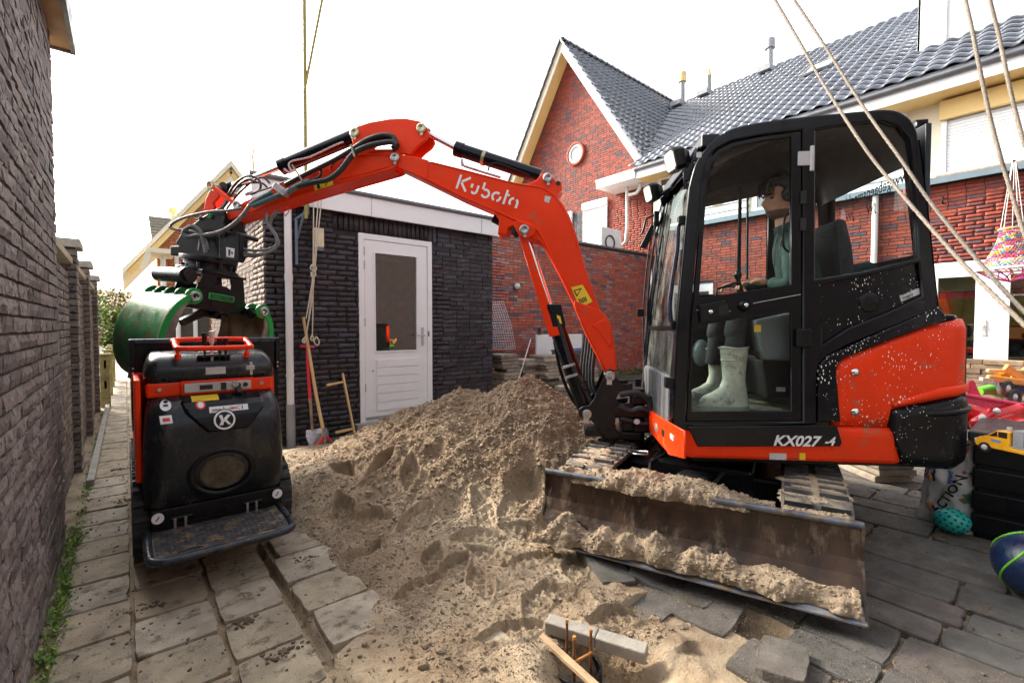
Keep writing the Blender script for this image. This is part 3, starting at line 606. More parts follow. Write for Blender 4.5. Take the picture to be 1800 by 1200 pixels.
# low timber fence past the wall
fn_ = thing('timber_fence', 'low mossy timber rail fence with posts past the end of the garden wall', 'fence', (-.22, 10, 0))
fm = mat('mossy_timber', (.30, .27, .12), .85, var=.3, vs=10, bump=.3)
for y in (9.6, 11.2, 12.8, 14.2):
    b = MB(); b.box(-.32, -.2, y, y + .12, -.1, .80).box(-.34, -.18, y - .02, y + .14, .80, .83); b.build('post', fm, fn_, bevel=.006)
for z in (.28, .6):
    b = MB(); b.box(-.275, -.24, 9.6, 14.3, z, z + .13); b.build('rail', fm, fn_, bevel=.004)
def bush(name, label, cat, cx, cy, cz, rx, ry, rz, n, L, seed, m=leafd, stem=True, group=None):
    R = random.Random(seed); t = thing(name, label, cat, (cx, cy, 0), group=group); b = MB()
    for i in range(n):
        u, v, w = R.gauss(0, 1), R.gauss(0, 1), R.gauss(0, 1); q = math.sqrt(u * u + v * v + w * w) + 1e-6; k = R.uniform(.55, 1.0) * (1 + .25 * mnoise.noise(Vector((u / q * 2 + seed, v / q * 2, w / q * 2))))
        leafv(b, (cx + u / q * rx * k, cy + v / q * ry * k, max(.03, cz + w / q * rz * k)), L * R.uniform(.6, 1.3), L * .6 * R.uniform(.6, 1.2), R.uniform(0, 6.28), R.uniform(-.6, 1.2))
    b.build('foliage', m, t)
    if stem:
        s_ = MB()
        for i in range(5): a = i * 1.3; s_.tube([(cx + .04 * math.cos(a), cy + .04 * math.sin(a), -.1), (cx + rx * .3 * math.cos(a), cy + ry * .3 * math.sin(a), cz * .6), (cx + rx * .6 * math.cos(a), cy + ry * .6 * math.sin(a), cz)], [.03, .02, .008], 6)
        s_.build('stem', woodd, t)
    return t
bush('shrub', 'sunlit yellow green shrub spilling past the end pier of the garden wall', 'shrub', -.55, 11.6, 1.35, .42, .9, .75, 900, .10, 1)
bush('hedge', 'green hedge across the road at the end of the alley', 'hedge', 1.0, 43, 1.0, 5.5, 1.2, 1.5, 6000, .45, 2, stem=False)
bush('tree', 'small dark tree behind the hedge across the road', 'tree', -.8, 46.5, 2.6, 1.6, 1.6, 1.7, 1500, .30, 3)
fh = thing('far_house', 'low brick house with red roof beyond the hedge', 'house', (0, 62, 0))
b = MB(); b.box(-14, 14, 60, 70, 0, 3.4); b.build('wall', mat('pale_far_wall', (.45, .36, .28), .8), fh)
b = MB(); b.prism([(59.5, 3.3), (70.5, 3.3), (65, 5.0)], lambda p, d: (d, p[0], p[1]), -14.5, 14.5); b.build('roof', mat('red_far_roof', (.40, .12, .07), .7), fh)
for x0 in (-6, -1.4, 3, 7): b = MB(); b.box(x0, x0 + 1.8, 59.94, 60.02, 1, 2.4); b.build('window', gl_dark, fh)
# ---- house in the background behind the shed, gable towards us
bgx = thing('background_house', 'orange brick house with cream bargeboards and porch behind the shed', 'house', (4, 13, 0))
pk = (1.99,4.925); rl = (0.574,3.042); slope = (pk[1] - rl[1]) / (pk[0] - rl[0]); hw = pk[0] - rl[0]
def cl_bg(z): 
    w = (pk[1] - .02 - z) / slope if z > rl[1] - .1 else hw + .0
    return (max(0, hw - w), min(2 * hw, hw + w))
brick_wall(bgx, (rl[0], 13, 0), (1, 0), (0, 2 * hw), (-.05, pk[1] - .02), br_far, mortar, clip=cl_bg, nmax=120, jit=.002, seed=9, openings=[(.15, .95, .0, 2.1)])
for sg in (-1, 1):
    b = MB(); e = np.array([pk[0] + sg * (hw + .5), 12.75, pk[1] - (hw + .5) * slope]); p = np.array([pk[0], 12.75, pk[1]]); b.bar(p + (0, .1, 0), e + (0, .1, 0), .15, .10, (0, 0, 1)); b.build('bargeboard', yellowb, bgx)
    b = MB(); b.prism([(pk[0], pk[1] + .1), (pk[0] + sg * (hw + .6), pk[1] + .1 - (hw + .6) * slope), (pk[0] + sg * (hw + .6), pk[1] + .22 - (hw + .6) * slope), (pk[0], pk[1] + .24)], lambda p, d: (p[0], d, p[1]), 12.7, 19); b.build('roof_slope', cream, bgx)
b = MB(); b.prism([(pk[0] - .34, pk[1] - .34 * slope - .04), (pk[0] + .34, pk[1] - .34 * slope - .04), (pk[0], pk[1] - .02)], lambda p, d: (p[0], d, p[1]), 12.80, 12.84); b.build('gable_panel', cream, bgx)
a0 = (0.418,2.846); a1 = (0.781,2.756)
b = MB(); b.box(a0[0], a1[0] + .05, 11.9, 13, a1[1], a0[1]); b.build('porch_roof', cream, bgx)
q = (0.293,2.444); b = MB(); b.bar((a0[0], 12.2, a0[1]), (q[0], 12.2, q[1]), .5, .1); b.build('porch_brace', cream, bgx)
c = (0.638,2.67); b = MB(); b.cyl((c[0], 12.3, 0), (c[0], 12.3, c[1] + .1), .05); b.build('porch_post', white, bgx)
for u_ in ((1.24,2.218), (1.614,1.973), (0.917,3.093)): b = MB(); b.cyl((u_[0], 12.9, 0), (u_[0], 12.9, 3.5 if u_[1] < 2.4 else 3.0), .045); b.build('downpipe', whitep, bgx)
c = (0.942,3.999); b = MB(); b.cyl((c[0], 14, 2.5), (c[0], 14, c[1]), .035).cyl((c[0], 14, c[1]), (c[0], 14, c[1] + .12), .11, .08); b.build('flue', yellowb, bgx)
am = [(2.914,15,5.539),(2.88,15,6.093),(2.912,15,6.308),(2.852,15,7.043)]; b = MB(); b.tube([am[0][:2] + (3.5,)] + am, [.03, .03, .03, .02, .015], 6); b.build('aerial', yellowb, bgx)
gr = thing('grey_roof_house', 'house with grey tiled roof far down the alley behind the porch', 'house', (5, 22, 0))
p = [(0.803,5.15),(1.614,5.179),(1.595,4.179),(0.785,4.263)]; b = MB(); b.add([(p[3][0], 21, p[3][1]), (p[2][0] + 3, 21, p[2][1]), (p[1][0] + 3, 24, p[1][1] + .6), (p[0][0], 24, p[0][1] + .6)], [(0, 1, 2, 3)])
for i in range(9):
    t = i / 9; z0 = p[3][1] + (p[0][1] + .6 - p[3][1]) * t; b.box(p[3][0], p[2][0] + 3, 21 + 3 * t - .04, 21 + 3 * t + .02, z0, z0 + .07)
b.build('roof', mat('grey_brown_roof', (.30, .27, .22), .8, vs=3), gr)
b = MB(); b.box(p[3][0] + .2, p[2][0] + 3, 21.3, 26, 0, p[3][1] + .02); b.build('wall', br_far, gr)
# ================================================================ the shed
YS = 5.52
shed = thing('brick_shed', 'dark plum brick shed with white fascia and white door behind the sand heap', 'shed', (2.7, 5.52, 0))
ops = [(2.175 - 1.16, 3.185 - 1.16, -.2, 2.385)]
brick_wall(shed, (1.16, YS, 0), (1, 0), (0, 3.05), (-.16, 2.60), br_shed, mortar_d, openings=ops + [(.72, 2.12, 2.385, 2.60)], vert=[(.72, 2.12, 2.39, 2.595)], jit=.0075, seed=6, proud=.012)
brick_wall(shed, (1.16, 9.6, 0), (0, -1), (0, 4.08), (-.1, 2.60), br_side, mortar, jit=.006, nmax=140, seed=8, backname='side_wall')
b = MB(); b.box(1.05, 4.27, 5.40, 5.435, 2.575, 2.80).box(1.02, 1.05, 5.40, 9.7, 2.575, 2.80); b.build('fascia', white, shed, bevel=.003)
b = MB(); b.box(4.2, 4.27, 5.435, 9.6, 2.575, 2.80); b.build('fascia', white, shed)
b = MB(); b.box(1.04, 4.25, 5.435, 5.535, 2.60, 2.615).box(1.05, 1.16, 5.54, 9.6, 2.60, 2.615); b.build('soffit', whitep, shed)
b = MB(); b.box(3.93, 3.934, 5.396, 5.40, 2.58, 2.80).box(2.3, 2.304, 5.396, 5.40, 2.58, 2.80); b.build('fascia_joint', greyp, shed)
b = MB(); b.tube([(1.0, 5.39, 2.82), (4.30, 5.39, 2.82)], .028, 8).box(1.0, 4.3, 5.39, 9.7, 2.80, 2.83); b.build('roof', zinc, shed)
b = MB(); b.box(4.09, 4.21, 5.56, 9.6, -.1, 2.6); b.build('side_wall', mortar_d, shed); b = MB(); b.box(1.3, 4.1, 9.5, 9.6, -.1, 2.6); b.build('back_wall', mortar_d, shed)
# door
d0, d1, dz0, dz1 = 2.20, 3.16, .085, 2.372
fr = plate('door_frame', white, shed, rect(2.178, 3.182, dz0 - .02, 2.383), [rect(2.245, 3.115, dz0 + .03, 2.315)], t=.07, bev=.004, fn=lambda p, q, h: (p, 5.50 + h, q))
door = plate('door', white, shed, rect(2.250, 3.110, .12, 2.310), [rect(2.385, 2.955, .945, 2.16)], t=.045, bev=.003, fn=lambda p, q, h: (p, 5.51 + h, q))
b = MB(); b.box(2.385, 2.955, 5.53, 5.534, .945, 2.16); b.build('pane', gl_dark, door)
b = MB(); b.box(2.372, 2.968, 5.500, 5.512, .93, .947).box(2.372, 2.968, 5.500, 5.512, 2.158, 2.175).box(2.372, 2.387, 5.500, 5.512, .947, 2.158).box(2.953, 2.968, 5.500, 5.512, .947, 2.158); b.build('glazing_bead', white, door, bevel=.002)
for i in range(6):
    z = .20 + i * .108; b = MB(); b.box(2.395, 2.965, 5.496, 5.5125, z, z + .099); b.build('panel_board', white, door, bevel=.0025)
b = MB(); b.box(2.25, 3.11, 5.49, 5.51, .10, .135); b.build('threshold', greyp, shed)
b = MB(); b.box(2.1, 3.25, 5.40, 5.56, .02, .075); b.build('door_step', concr, shed, bevel=.004)
b = MB(); b.box(3.02, 3.055, 5.496, 5.510, 1.0, 1.24).cyl((3.038, 5.50, 1.14), (3.038, 5.455, 1.14), .009).cyl((3.042, 5.458, 1.14), (2.935, 5.458, 1.137), .009).cyl((3.038, 5.498, 1.05), (3.038, 5.487, 1.05), .011); b.build('handle', grey_l, door, bevel=.002)
b = MB(); b.box(3.115, 3.135, 5.494, 5.50, 1.12, 1.19); b.build('strike_plate', zinc, shed); b = MB(); b.cyl((2.345, 5.51, .70), (2.345, 5.503, .70), .011); b.build('door_stud', greyp, door)
for z in (.45, 1.25, 1.95, 2.12): b = MB(); b.cyl((2.247, 5.497, z), (2.247, 5.497, z + .1), .008); b.build('hinge', grey_l, door)
b = MB(); b.add([(1.4, 6.9, 0), (4.0, 6.9, 0), (4.0, 6.9, 2.5), (1.4, 6.9, 2.5)], [(0, 1, 2, 3)]); b.build('inner_wall', dark_in, shed)
cr2 = MB(); cr2.loft([[(2.387 + .566 * t, 5.60 + .01 * math.sin(t * 14), 2.16), (2.387 + .566 * t, 5.60 + .01 * math.sin(t * 14), 2.12 - .04 * math.sin(t * 3.14))] for t in np.linspace(0, 1, 12)], caps=False, closed_ring=False); cr2.build('curtain', whitep, shed)
# downpipe, bracket, box on the wall
dp = thing('downpipe', 'white downpipe with grey foot on the left of the shed front', 'pipe', (1.37, 5.45, -.12))
b = MB(); b.cyl((1.375, 5.45, .38), (1.375, 5.45, 2.58), .038, n=20).cyl((1.375, 5.45, 1.75), (1.375, 5.45, 1.82), .043, n=20).cyl((1.375, 5.45, .70), (1.375, 5.45, .73), .043, n=20); b.build('pipe', whitep, dp)
b = MB(); b.cyl((1.375, 5.45, -.2), (1.375, 5.45, .40), .046, n=20); b.build('foot_pipe', greyp, dp)
p0 = [(1.576,4.799),(1.559,3.545),(1.544,2.431)]; q0 = [(1.54,3.788),(1.731,4.814)]
fl = thing('flagpole', 'slim olive pole rising from a blue grey bracket on the shed wall', 'pole', (1.62, 5.4, 2.4))
pm = mat('olive_pole', (.30, .26, .06), .5, var=.15, vs=6)
b = MB(); b.tube([(p0[2][0], 5.38, p0[2][1]), (p0[0][0], 5.38, 8)], .019, 10); b.build('pole', pm, fl)
b = MB(); dx = (q0[1][0] - q0[0][0]) / (q0[1][1] - q0[0][1]); b.tube([(q0[0][0], 5.37, q0[0][1]), (q0[0][0] + dx * (8 - q0[0][1]), 5.30, 8)], .014, 8); b.build('arm', pm, fl)
bl_ = mat('blue_grey_bracket', (.12, .17, .22), .45, metal=.3, var=.1)
k = [(1.556,2.661),(1.553,2.504),(1.464,2.428),(1.457,1.931),(1.496,2.215),(1.536,2.52)]
b = MB(); b.box(k[0][0] - .02, k[0][0] + .02, 5.37, 5.41, k[1][1] - .03, k[0][1] + .12).box(k[2][0] - .015, k[2][0] + .015, 5.46, 5.505, k[3][1], k[2][1] + .02).bar((k[2][0], 5.48, k[2][1]), (k[1][0], 5.39, k[1][1]), .03, .03).bar((k[4][0] - .02, 5.48, k[4][1]), (k[5][0], 5.39, k[5][1]), .022, .022); b.build('bracket', bl_, fl, bevel=.003)
k = [(1.645,2.358),(1.748,2.135),(1.742,2.16),(1.654,2.106)]
t = thing('meter_box', 'small cream box with grey base on the shed wall behind the cords', 'box', (k[0][0] + .07, 5.5, k[1][1]))
b = MB(); b.box(k[0][0], k[1][0], 5.42, 5.505, k[1][1] + .01, k[0][1]); b.build('cover', mat('cream_plastic', (.66, .60, .42), .5), t, bevel=.006)
b = MB(); b.box(k[0][0] + .005, k[1][0] - .005, 5.425, 5.505, k[1][1] - .03, k[1][1] + .01); b.build('base', bl_, t, bevel=.003)
cd = thing('cord_bundle', 'pale cords with knots and loops hanging from the pole down the shed wall', 'cord', (1.68, 5.38, 1.0))
for pts in ([(1.62,5.36,2.684),(1.615,5.36,2.341),(1.603,5.36,1.903),(1.574,5.36,1.526),(1.515,5.36,1.088),(1.503,5.36,1.119)], [(1.671,5.35,2.691),(1.642,5.35,2.343),(1.612,5.35,1.903),(1.566,5.35,1.588),(1.521,5.35,1.337)], [(1.708,5.35,2.698),(1.66,5.35,2.283),(1.618,5.35,1.841),(1.583,5.35,1.526),(1.531,5.35,1.213)], [(1.617,5.35,2.681),(1.609,5.35,2.09),(1.599,5.35,1.777),(1.594,5.35,1.432),(1.585,5.35,1.162)]):
    b = MB(); b.tube(smoothc(pts, 5), .0062, 6); b.build('cord', ropew, cd)
for pts in ([(1.595,5.33,1.931),(1.631,5.33,1.902),(1.612,5.33,1.857),(1.57,5.33,1.885),(1.589,5.33,1.924),(1.623,5.33,1.821),(1.581,5.33,1.799),(1.576,5.33,1.848)], [(1.579,5.33,1.162),(1.56,5.33,1.113),(1.596,5.33,1.099),(1.621,5.33,1.137),(1.65,5.33,1.086),(1.632,5.33,1.042),(1.596,5.33,1.08),(1.585,5.33,1.15)], [(1.501,5.33,1.138),(1.477,5.33,1.102),(1.483,5.33,1.077),(1.512,5.33,1.095),(1.507,5.33,1.138)]): b = MB(); b.tube(smoothc(pts, 5), .0075, 6); b.build('knot', ropew, cd)
# ================================================================ red garden wall, its lamp and what leans on it
rw = thing('red_brick_wall', 'mottled red brick wall with dark coping beyond the shed', 'wall', (8.2, 7.3, 0))
brick_wall(rw, (4.7, 7.3, 0), (1, 0), (0, 6.28), (-.05, 3.16), br_red, mortar, jit=.003, seed=12, clip=None)
b = MB(); b.box(4.7, 10.98, 7.24, 7.42, 3.165, 3.21); b.build('coping', zinc, rw)
mb_ = MB(); R = random.Random(3)
for i in range(300): mb_.ico((R.uniform(4.8, 10.9), 7.27, abs(R.gauss(0, .07))), R.uniform(.02, .05), .4)
mb_.build('moss', mat('green_moss', (.10, .13, .04), .95, var=.4, vs=20), rw, kind='stuff')
c = (6.18,7.2,2.073); t = thing('wall_lamp', 'round pale bulkhead lamp on the red brick wall', 'lamp', (c[0], 7.28, c[2]))
b = MB(); b.lathe([(0, -.01), (.085, -.01), (.085, .03), (.07, .04)], (c[0], 7.285, c[2]), (0, -1, 0), 24); b.build('rim', zinc, t)
b = MB(); b.lathe([(.07, .035), (.065, .06), (.04, .085), (0, .095)], (c[0], 7.285, c[2]), (0, -1, 0), 24); b.build('lens', mat('opal_lens', (.66, .62, .5), .4), t)
# ================================================================ houses on the right
XF = 11.0
XG1 = 11.3
sy = lambda y: y * 1.027
sz = lambda z: 1.25 + (z - 1.25) * 1.027
gh = thing('gabled_house', 'steep gabled red brick house with round window and cream bargeboards', 'house', (XG1, 10.6, 0))
AP = (10.6, 10.2); GHW = 3.12; GE = 5.55; gs = (AP[1] - GE) / GHW
def cl_g(z):
    if z < GE: return (0, 2 * GHW)
    w = (AP[1] - .12 - z) / gs; return (max(0, GHW - w), min(2 * GHW, GHW + w))
gops = [(AP[0] + GHW - 9.70, AP[0] + GHW - 8.76, 3.2, 4.98), (AP[0] + GHW - 10.95, AP[0] + GHW - 10.15, 3.2, 4.90), (AP[0] + GHW - 10.37, AP[0] + GHW - 9.72, 6.20, 6.90)]
brick_wall(gh, (XG1, AP[0] + GHW, 0), (0, -1), (0, 2 * GHW), (2.9, AP[1] - .2), br_face, mortar_d, openings=gops[:0], clip=cl_g, jit=.002, seed=14, nmax=300, bl=.215, bh=.052, j=.012)
b = MB(); b.box(XG1 - .002, XG1 + .15, sy(9.70), sy(10.18), 3.2, sz(4.9)); 
for k in range(28): 
    for q in range(3): b.box(XG1 - .025, XG1, 9.97 + q * .155, 10.115 + q * .155, 3.2 + k * .062, 3.2 + k * .062 + .052, rnd=rng.random())
b.build('dark_panel', br_shed, gh)
# round window
yc, zc = sy(10.04), sz(6.66)
b = MB(); b.lathe([(.30, .0), (.30, .06), (.37, .06), (.37, 0)], (XG1 - .01, yc, zc), (-1, 0, 0), 28); b.build('brick_ring', br_face, gh)
rwn = MB(); rwn.lathe([(.30, .0), (.30, .035), (.22, .035), (.22, 0)], (XG1 - .02, yc, zc), (-1, 0, 0), 28); rwn = rwn.build('round_window', white, gh)
b = MB(); b.lathe([(.22, .01), (0, .012)], (XG1 - .02, yc, zc), (-1, 0, 0), 28); b.build('pane', gl_win, rwn)
b = MB(); b.box(XG1 - .012, XG1 - .008, yc - .2, yc + .2, zc - .2, zc + .2); b.build('blind', white, rwn)
# shuttered windows of the gable
for (y0, y1, z0, z1) in ((sy(8.78), sy(9.70), 3.2, sz(5.02)), (sy(10.18), sy(10.9), 3.2, sz(4.88))):
    w_ = plate('window', white, gh, rect(y0, y1, z0, z1), [rect(y0 + .06, y1 - .06, z0 + .06, z1 - .22)], t=.06, bev=.004, fn=lambda p, q, h: (XG1 - .07 + h, p, q))
    b = MB(); b.box(XG1 - .11, XG1 - .02, y0 - .02, y1 + .02, z1 - .20, z1 + .02); b.build('shutter_box', white, w_, bevel=.01)
    for k in range(int((z1 - .22 - z0) / .055)): b = MB(); b.box(XG1 - .045, XG1 - .03, y0 + .06, y1 - .06, z0 + .05 + k * .055, z0 + .10 + k * .055); b.build('slat', whitep, w_, bevel=.003)
# gable rakes, soffit, roof
for sg in (-1, 1):
    e = (AP[0] + sg * (GHW + .18), AP[1] - gs * (GHW + .18)); 
    nrm = np.array([gs * sg, 1]) / math.hypot(gs, 1)
    def qp(t, o): y = AP[0] + (e[0] - AP[0]) * t + nrm[0] * o; z = AP[1] + (e[1] - AP[1]) * t + nrm[1] * o; return (y, z)
    P = [qp(0, -.10), qp(1, -.10), qp(1, .14), qp(0, .14)]; P[0] = (AP[0], AP[1] - .10 * math.hypot(gs, 1)); P[3] = (AP[0], AP[1] + .14 * math.hypot(gs, 1))
    b = MB(); b.prism(P, lambda p, d: (d, p[0], p[1]), XG1 - .42, XG1 - .37); b.build('bargeboard', white if sg < 0 else cream, gh, bevel=.004)
    P = [(AP[0], AP[1] - .13), qp(1, -.09), qp(1, -.06), (AP[0], AP[1] - .05)]
    b = MB(); b.prism(P, lambda p, d: (d, p[0], p[1]), XG1 - .37, XG1 + .05); b.build('soffit', yellowb if sg > 0 else white, gh)
def pantile(R, w=.27, L=.335, amp=.048):
    vs = []; nu = 8
    for j, (v, dz) in enumerate(((0, .0), (0, .034), (1, .0))):
        for i in range(nu + 1):
            t = i / nu; h = amp * (math.sin(2 * math.pi * t) * .5 + .5) ** .8
            vs.append((w * t * 1.04, v * L, h + dz + (0 if j else 0)))
    W1 = nu + 1; return vs, [(j * W1 + i, j * W1 + i + 1, (j + 1) * W1 + i + 1, (j + 1) * W1 + i) for j in range(2) for i in range(nu)]
def tile_roof(root, O, ad, sd_, nu, ns, m, keep, nmax=300, w=.27, L=.32):
    """ad along the eave, sd_ up the slope (unit 3D vectors), tiles kept where keep(u, s)"""
    R = random.Random(9); O = np.array(O, float); ad = np.array(ad, float); sd_ = unit(sd_); nd = np.cross(ad, sd_); rows = []
    if nd[2] < 0: nd = -nd
    from mathutils import Matrix
    for s_ in range(ns):
        for u in range(nu):
            if keep((u + .5) * w, (s_ + .5) * L):
                p = O + ad * u * w + sd_ * s_ * L; rows.append((dist(p) if in_view(p + ad * .15, 1.05) else 999, tuple(p)))
    rows.sort(key=lambda t: t[0]); var = []
    for k in range(6):
        v_, f_ = pantile(R); me = bpy.data.meshes.new('roof_tile'); me.from_pydata(v_, [], f_); at = me.attributes.new('rnd', 'FLOAT', 'FACE'); at.data.foreach_set('value', np.full(len(f_), R.random(), dtype=np.float32)); me.materials.append(m); me.polygons.foreach_set('use_smooth', [True] * len(f_)); var.append(me)
    Rm = np.eye(4); Rm[:3, 0] = ad; Rm[:3, 1] = sd_; Rm[:3, 2] = nd; q = Matrix(Rm.tolist()).to_quaternion(); L0 = np.array(root.location); k = 0; b = MB()
    for d, p in rows:
        tilt = nd * R.uniform(0, .006)
        if k < nmax and d < 900:
            o = bpy.data.objects.new('roof_tile', R.choice(var)); COL.objects.link(o); o.parent = root; o.location = (np.array(p) - L0 + tilt).tolist(); o.rotation_mode = 'QUATERNION'; o.rotation_quaternion = q; k += 1
        else:
            v_, f_ = pantile(R); V = np.array(v_) @ Rm[:3, :3].T + np.array(p) + tilt; b.add(V.tolist(), f_, True, R.random())
    if b.v: b.build('far_roof_tiles', m, root, kind='stuff')
# gable roof: slope facing us (towards -y); valley line against the main roof
RS = (5.5, 10.8, .681)      # main roof: z = 5.5 + .681 (x - 10.8)
gsd = unit((0, 1, gs)); gn = int((GHW + .3) * math.hypot(1, gs) / .32) + 1
E0 = (XG1 - .42, AP[0] - GHW - .22, AP[1] - gs * (GHW + .22) + .14)
def keep_g(u, s_):
    z = E0[2] + s_ * gsd[2]; x = E0[0] + u; return z < AP[1] + .2 and (5.5 + .681 * (x - 10.8)) < z + .15
tile_roof(gh, E0, (1, 0, 0), gsd, 29, gn, roof_m, keep_g)
b = MB(); b.add([(XG1 - .4, AP[0] - GHW - .2, GE - .25), (XG1 + 7.5, AP[0] - GHW - .2, GE - .25), (XG1 + 7.5, AP[0], AP[1] + .03), (XG1 - .4, AP[0], AP[1] + .03)], [(0, 1, 2, 3)]); b.add([(XG1 - .4, AP[0] + GHW + .2, GE - .25), (XG1 + 7.5, AP[0] + GHW + .2, GE - .25), (XG1 + 7.5, AP[0], AP[1] + .03), (XG1 - .4, AP[0], AP[1] + .03)], [(3, 2, 1, 0)]); b.build('roof_deck', zinc, gh)
for i in range(24):
    b = MB(); x = XG1 - .42 + i * .31; b.loft([[(x + dx, AP[0] + .13 * math.cos(a) * k, AP[1] + .16 + .11 * math.sin(a) * k) for a in np.linspace(0, math.pi, 7)] for dx, k in ((0, 1.1), (.33, .95))], closed_ring=False, caps=False)
    if x < 17.9: b.build('ridge_tile', roof_m, gh)
for i in range(18):     # verge tiles on the far rake
    b = MB(); t0 = i / 18; t1 = (i + 1.1) / 18; f = lambda t: (AP[0] + (GHW + .2) * t, AP[1] + .14 - gs * (GHW + .2) * t); a = f(t0); c = f(t1); b.bar((XG1 - .44, a[0], a[1] + .06), (XG1 - .44, c[0], c[1] + .10), .16, .05); b.build('verge_tile', roof_m, gh)
    b = MB(); f = lambda t: (AP[0] - (GHW + .2) * t, AP[1] + .14 - gs * (GHW + .2) * t); a = f(t0); c = f(t1); b.bar((XG1 - .40, a[0], a[1] + .06), (XG1 - .40, c[0], c[1] + .10), .20, .05); b.build('verge_tile', roof_m, gh)
# ---- main terrace
th = thing('terraced_house', 'red brick terraced house with long grey tiled roof, cream eaves and white shutters', 'house', (XF, 3, 0))
W0 = 7.28                                                   # u = W0 - y
u_ = lambda y: W0 - y
mops = [(u_(6.75), u_(5.55), -.1, 2.33), (u_(1.56), u_(-2.6), -.1, 2.36), (u_(7.27), u_(-2.9), 3.75, 6)]
brick_wall(th, (XF, W0, 0), (0, -1), (0, 10.2), (-.05, 3.74), br_face, mortar_d, openings=mops, jit=.002, seed=17, bl=.215, bh=.052, j=.012)
b = MB(); b.box(XF - .16, XF + .05, -2.9, 7.28, 3.745, 3.815).box(XF - .17, XF - .16, -2.9, 7.28, 3.72, 3.83); b.build('ledge', mat('blue_grey_flashing', (.15, .20, .24), .5, metal=.2, var=.1), th)
# upper storey: white boards, windows, shutters
b = MB()
b.box(XF + .05, XF + .2, -2.9, 7.28, 3.81, 5.5); b.build('upper_wall', cream, th)
def boards(y0, y1, z0=3.83, z1=5.25):
    z = z0
    while z < z1: bb = MB(); bb.add([(XF + .0, y0, z), (XF + .0, y1, z), (XF + .04, y1, z + .17), (XF + .04, y0, z + .17), (XF + .05, y0, z), (XF + .05, y1, z)], [(1, 0, 3, 2), (0, 1, 5, 4)]); bb.build('weather_board', white, th); z += .165
boards(4.75, 5.95); boards(1.98, 3.45)
for (y0, y1) in ((6.05, 7.1), (3.55, 4.65)):
    w_ = plate('window', white, th, rect(y0, y1, 3.84, 5.2), [rect(y0 + .08, y1 - .08, 3.92, 5.12)], t=.06, bev=.004, fn=lambda p, q, h: (XF - .02 + h, p, q))
    b = MB(); b.box(XF + .01, XF + .015, y0 + .08, y1 - .08, 3.92, 5.12); b.build('pane', gl_dark, w_)
y = (5.502,4.308); b = MB(); b.box(XF - .03, XF - .022, y[0] - .11, y[0] + .11, y[1] - .14, y[1] + .14); b.build('yellow_pendant', mat('lit_yellow_shade', (.9, .65, .1), .5), th)
for (y0, y1) in ((-.6, 1.50), (-2.8, -.75)):
    w_ = plate('shutter_window', white, th, rect(y0, y1, 3.86, 5.12), [rect(y0 + .07, y1 - .07, 3.9, 4.80)], t=.08, bev=.004, fn=lambda p, q, h: (XF - .06 + h, p, q))
    b = MB(); b.box(XF - .14, XF - .02, y0 - .02, y1 + .02, 4.80, 5.12); b.build('shutter_box', yellowb, w_, bevel=.01)
    for k in range(17): b = MB(); b.box(XF - .03, XF - .012, y0 + .07, y1 - .07, 3.90 + k * .053, 3.949 + k * .053); b.build('slat', white, w_, bevel=.004)
    b = MB(); b.box(XF - .12, XF - .01, y0 - .05, y1 + .05, 3.815, 3.868); b.build('sill', woodd, w_, bevel=.003)
# eaves
b = MB(); b.box(XF - .50, XF + .05, -2.9, 7.45, 5.16, 5.19); b.build('soffit', yellowb, th)
b = MB(); b.box(XF - .53, XF - .50, -2.9, 7.47, 5.16, 5.38); b.build('fascia', white, th, bevel=.004)
b = MB(); b.tube([(XF - .57, -2.9, 5.40), (XF - .57, 7.45, 5.40)], .055, 10).box(XF - .60, XF - .50, -2.9, 7.45, 5.42, 5.47); b.build('gutter', zinc, th)
b = MB(); b.box(XF - .58, XF + .3, 7.45, 8.75, 5.18, 5.36).box(XF - .60, XF + .3, 7.45, 8.77, 5.36, 5.42); b.build('eaves_box', white, gh, bevel=.004)
b = MB(); pp = [(10.93,8.062,5.158),(10.93,8.051,4.042),(10.93,8.087,3.648),(10.93,8.322,3.503),(10.93,8.483,3.524)]; b.tube([(XF - .07, pp[0][1], 5.18)] + pp, .045, 10); b.build('downpipe', whitep, gh)
yp = (2.395,3.118); b = MB(); b.cyl((XF - .07, yp[0], 0), (XF - .07, yp[0], 3.72), .05); b.build('downpipe', whitep, th)
b = MB(); b.tube([(XF - .1, 7.6, 5.16), (XF - .12, 7.6, 5.02), (XF - .06, 7.75, 4.94), (XF - .06, 8.0, 4.94)], .045, 10); b.build('downpipe', whitep, th)
msd = unit((1, 0, .681)); E1 = (XF - .62, 11.1, 5.46); NS = int(8.5 / .32) + 0
def keep_m(u, s_):
    y = 11.1 - u; x = E1[0] + s_ * msd[0]; z = E1[2] + s_ * msd[2]
    if x > 17.5: return False
    gz = AP[1] + .14 - gs * abs(y - AP[0])
    if z < gz - .12: return False
    if y > AP[0]: return False
    if y < 2.02 and x > 12.15 and x < 16: return False      # dormer
    if abs(y - 4.28) < .32 and 13.55 < x < 14.45: return False    # roof light
    return True
tile_roof(th, E1, (0, -1, 0), msd, 54, NS, roof_m, keep_m)
b = MB(); b.add([(XF - .6, -3.3, 5.40), (XF + 6.6, -3.3, 5.40 + 7.2 * .681), (XF + 6.6, 10.6, 5.40 + 7.2 * .681), (XF - .6, 7.5, 5.40)], [(0, 1, 2, 3)]); b.build('roof_deck', zinc, th)
for i in range(46): b = MB(); y = -3.2 + i * .32; b.loft([[(17.52 + .13 * math.cos(a) * k, y + dy, 10.06 + .11 * math.sin(a) * k) for a in np.linspace(0, math.pi, 7)] for dy, k in ((0, 1.1), (.34, .95))], closed_ring=False, caps=False); b.build('ridge_tile', roof_m, th)
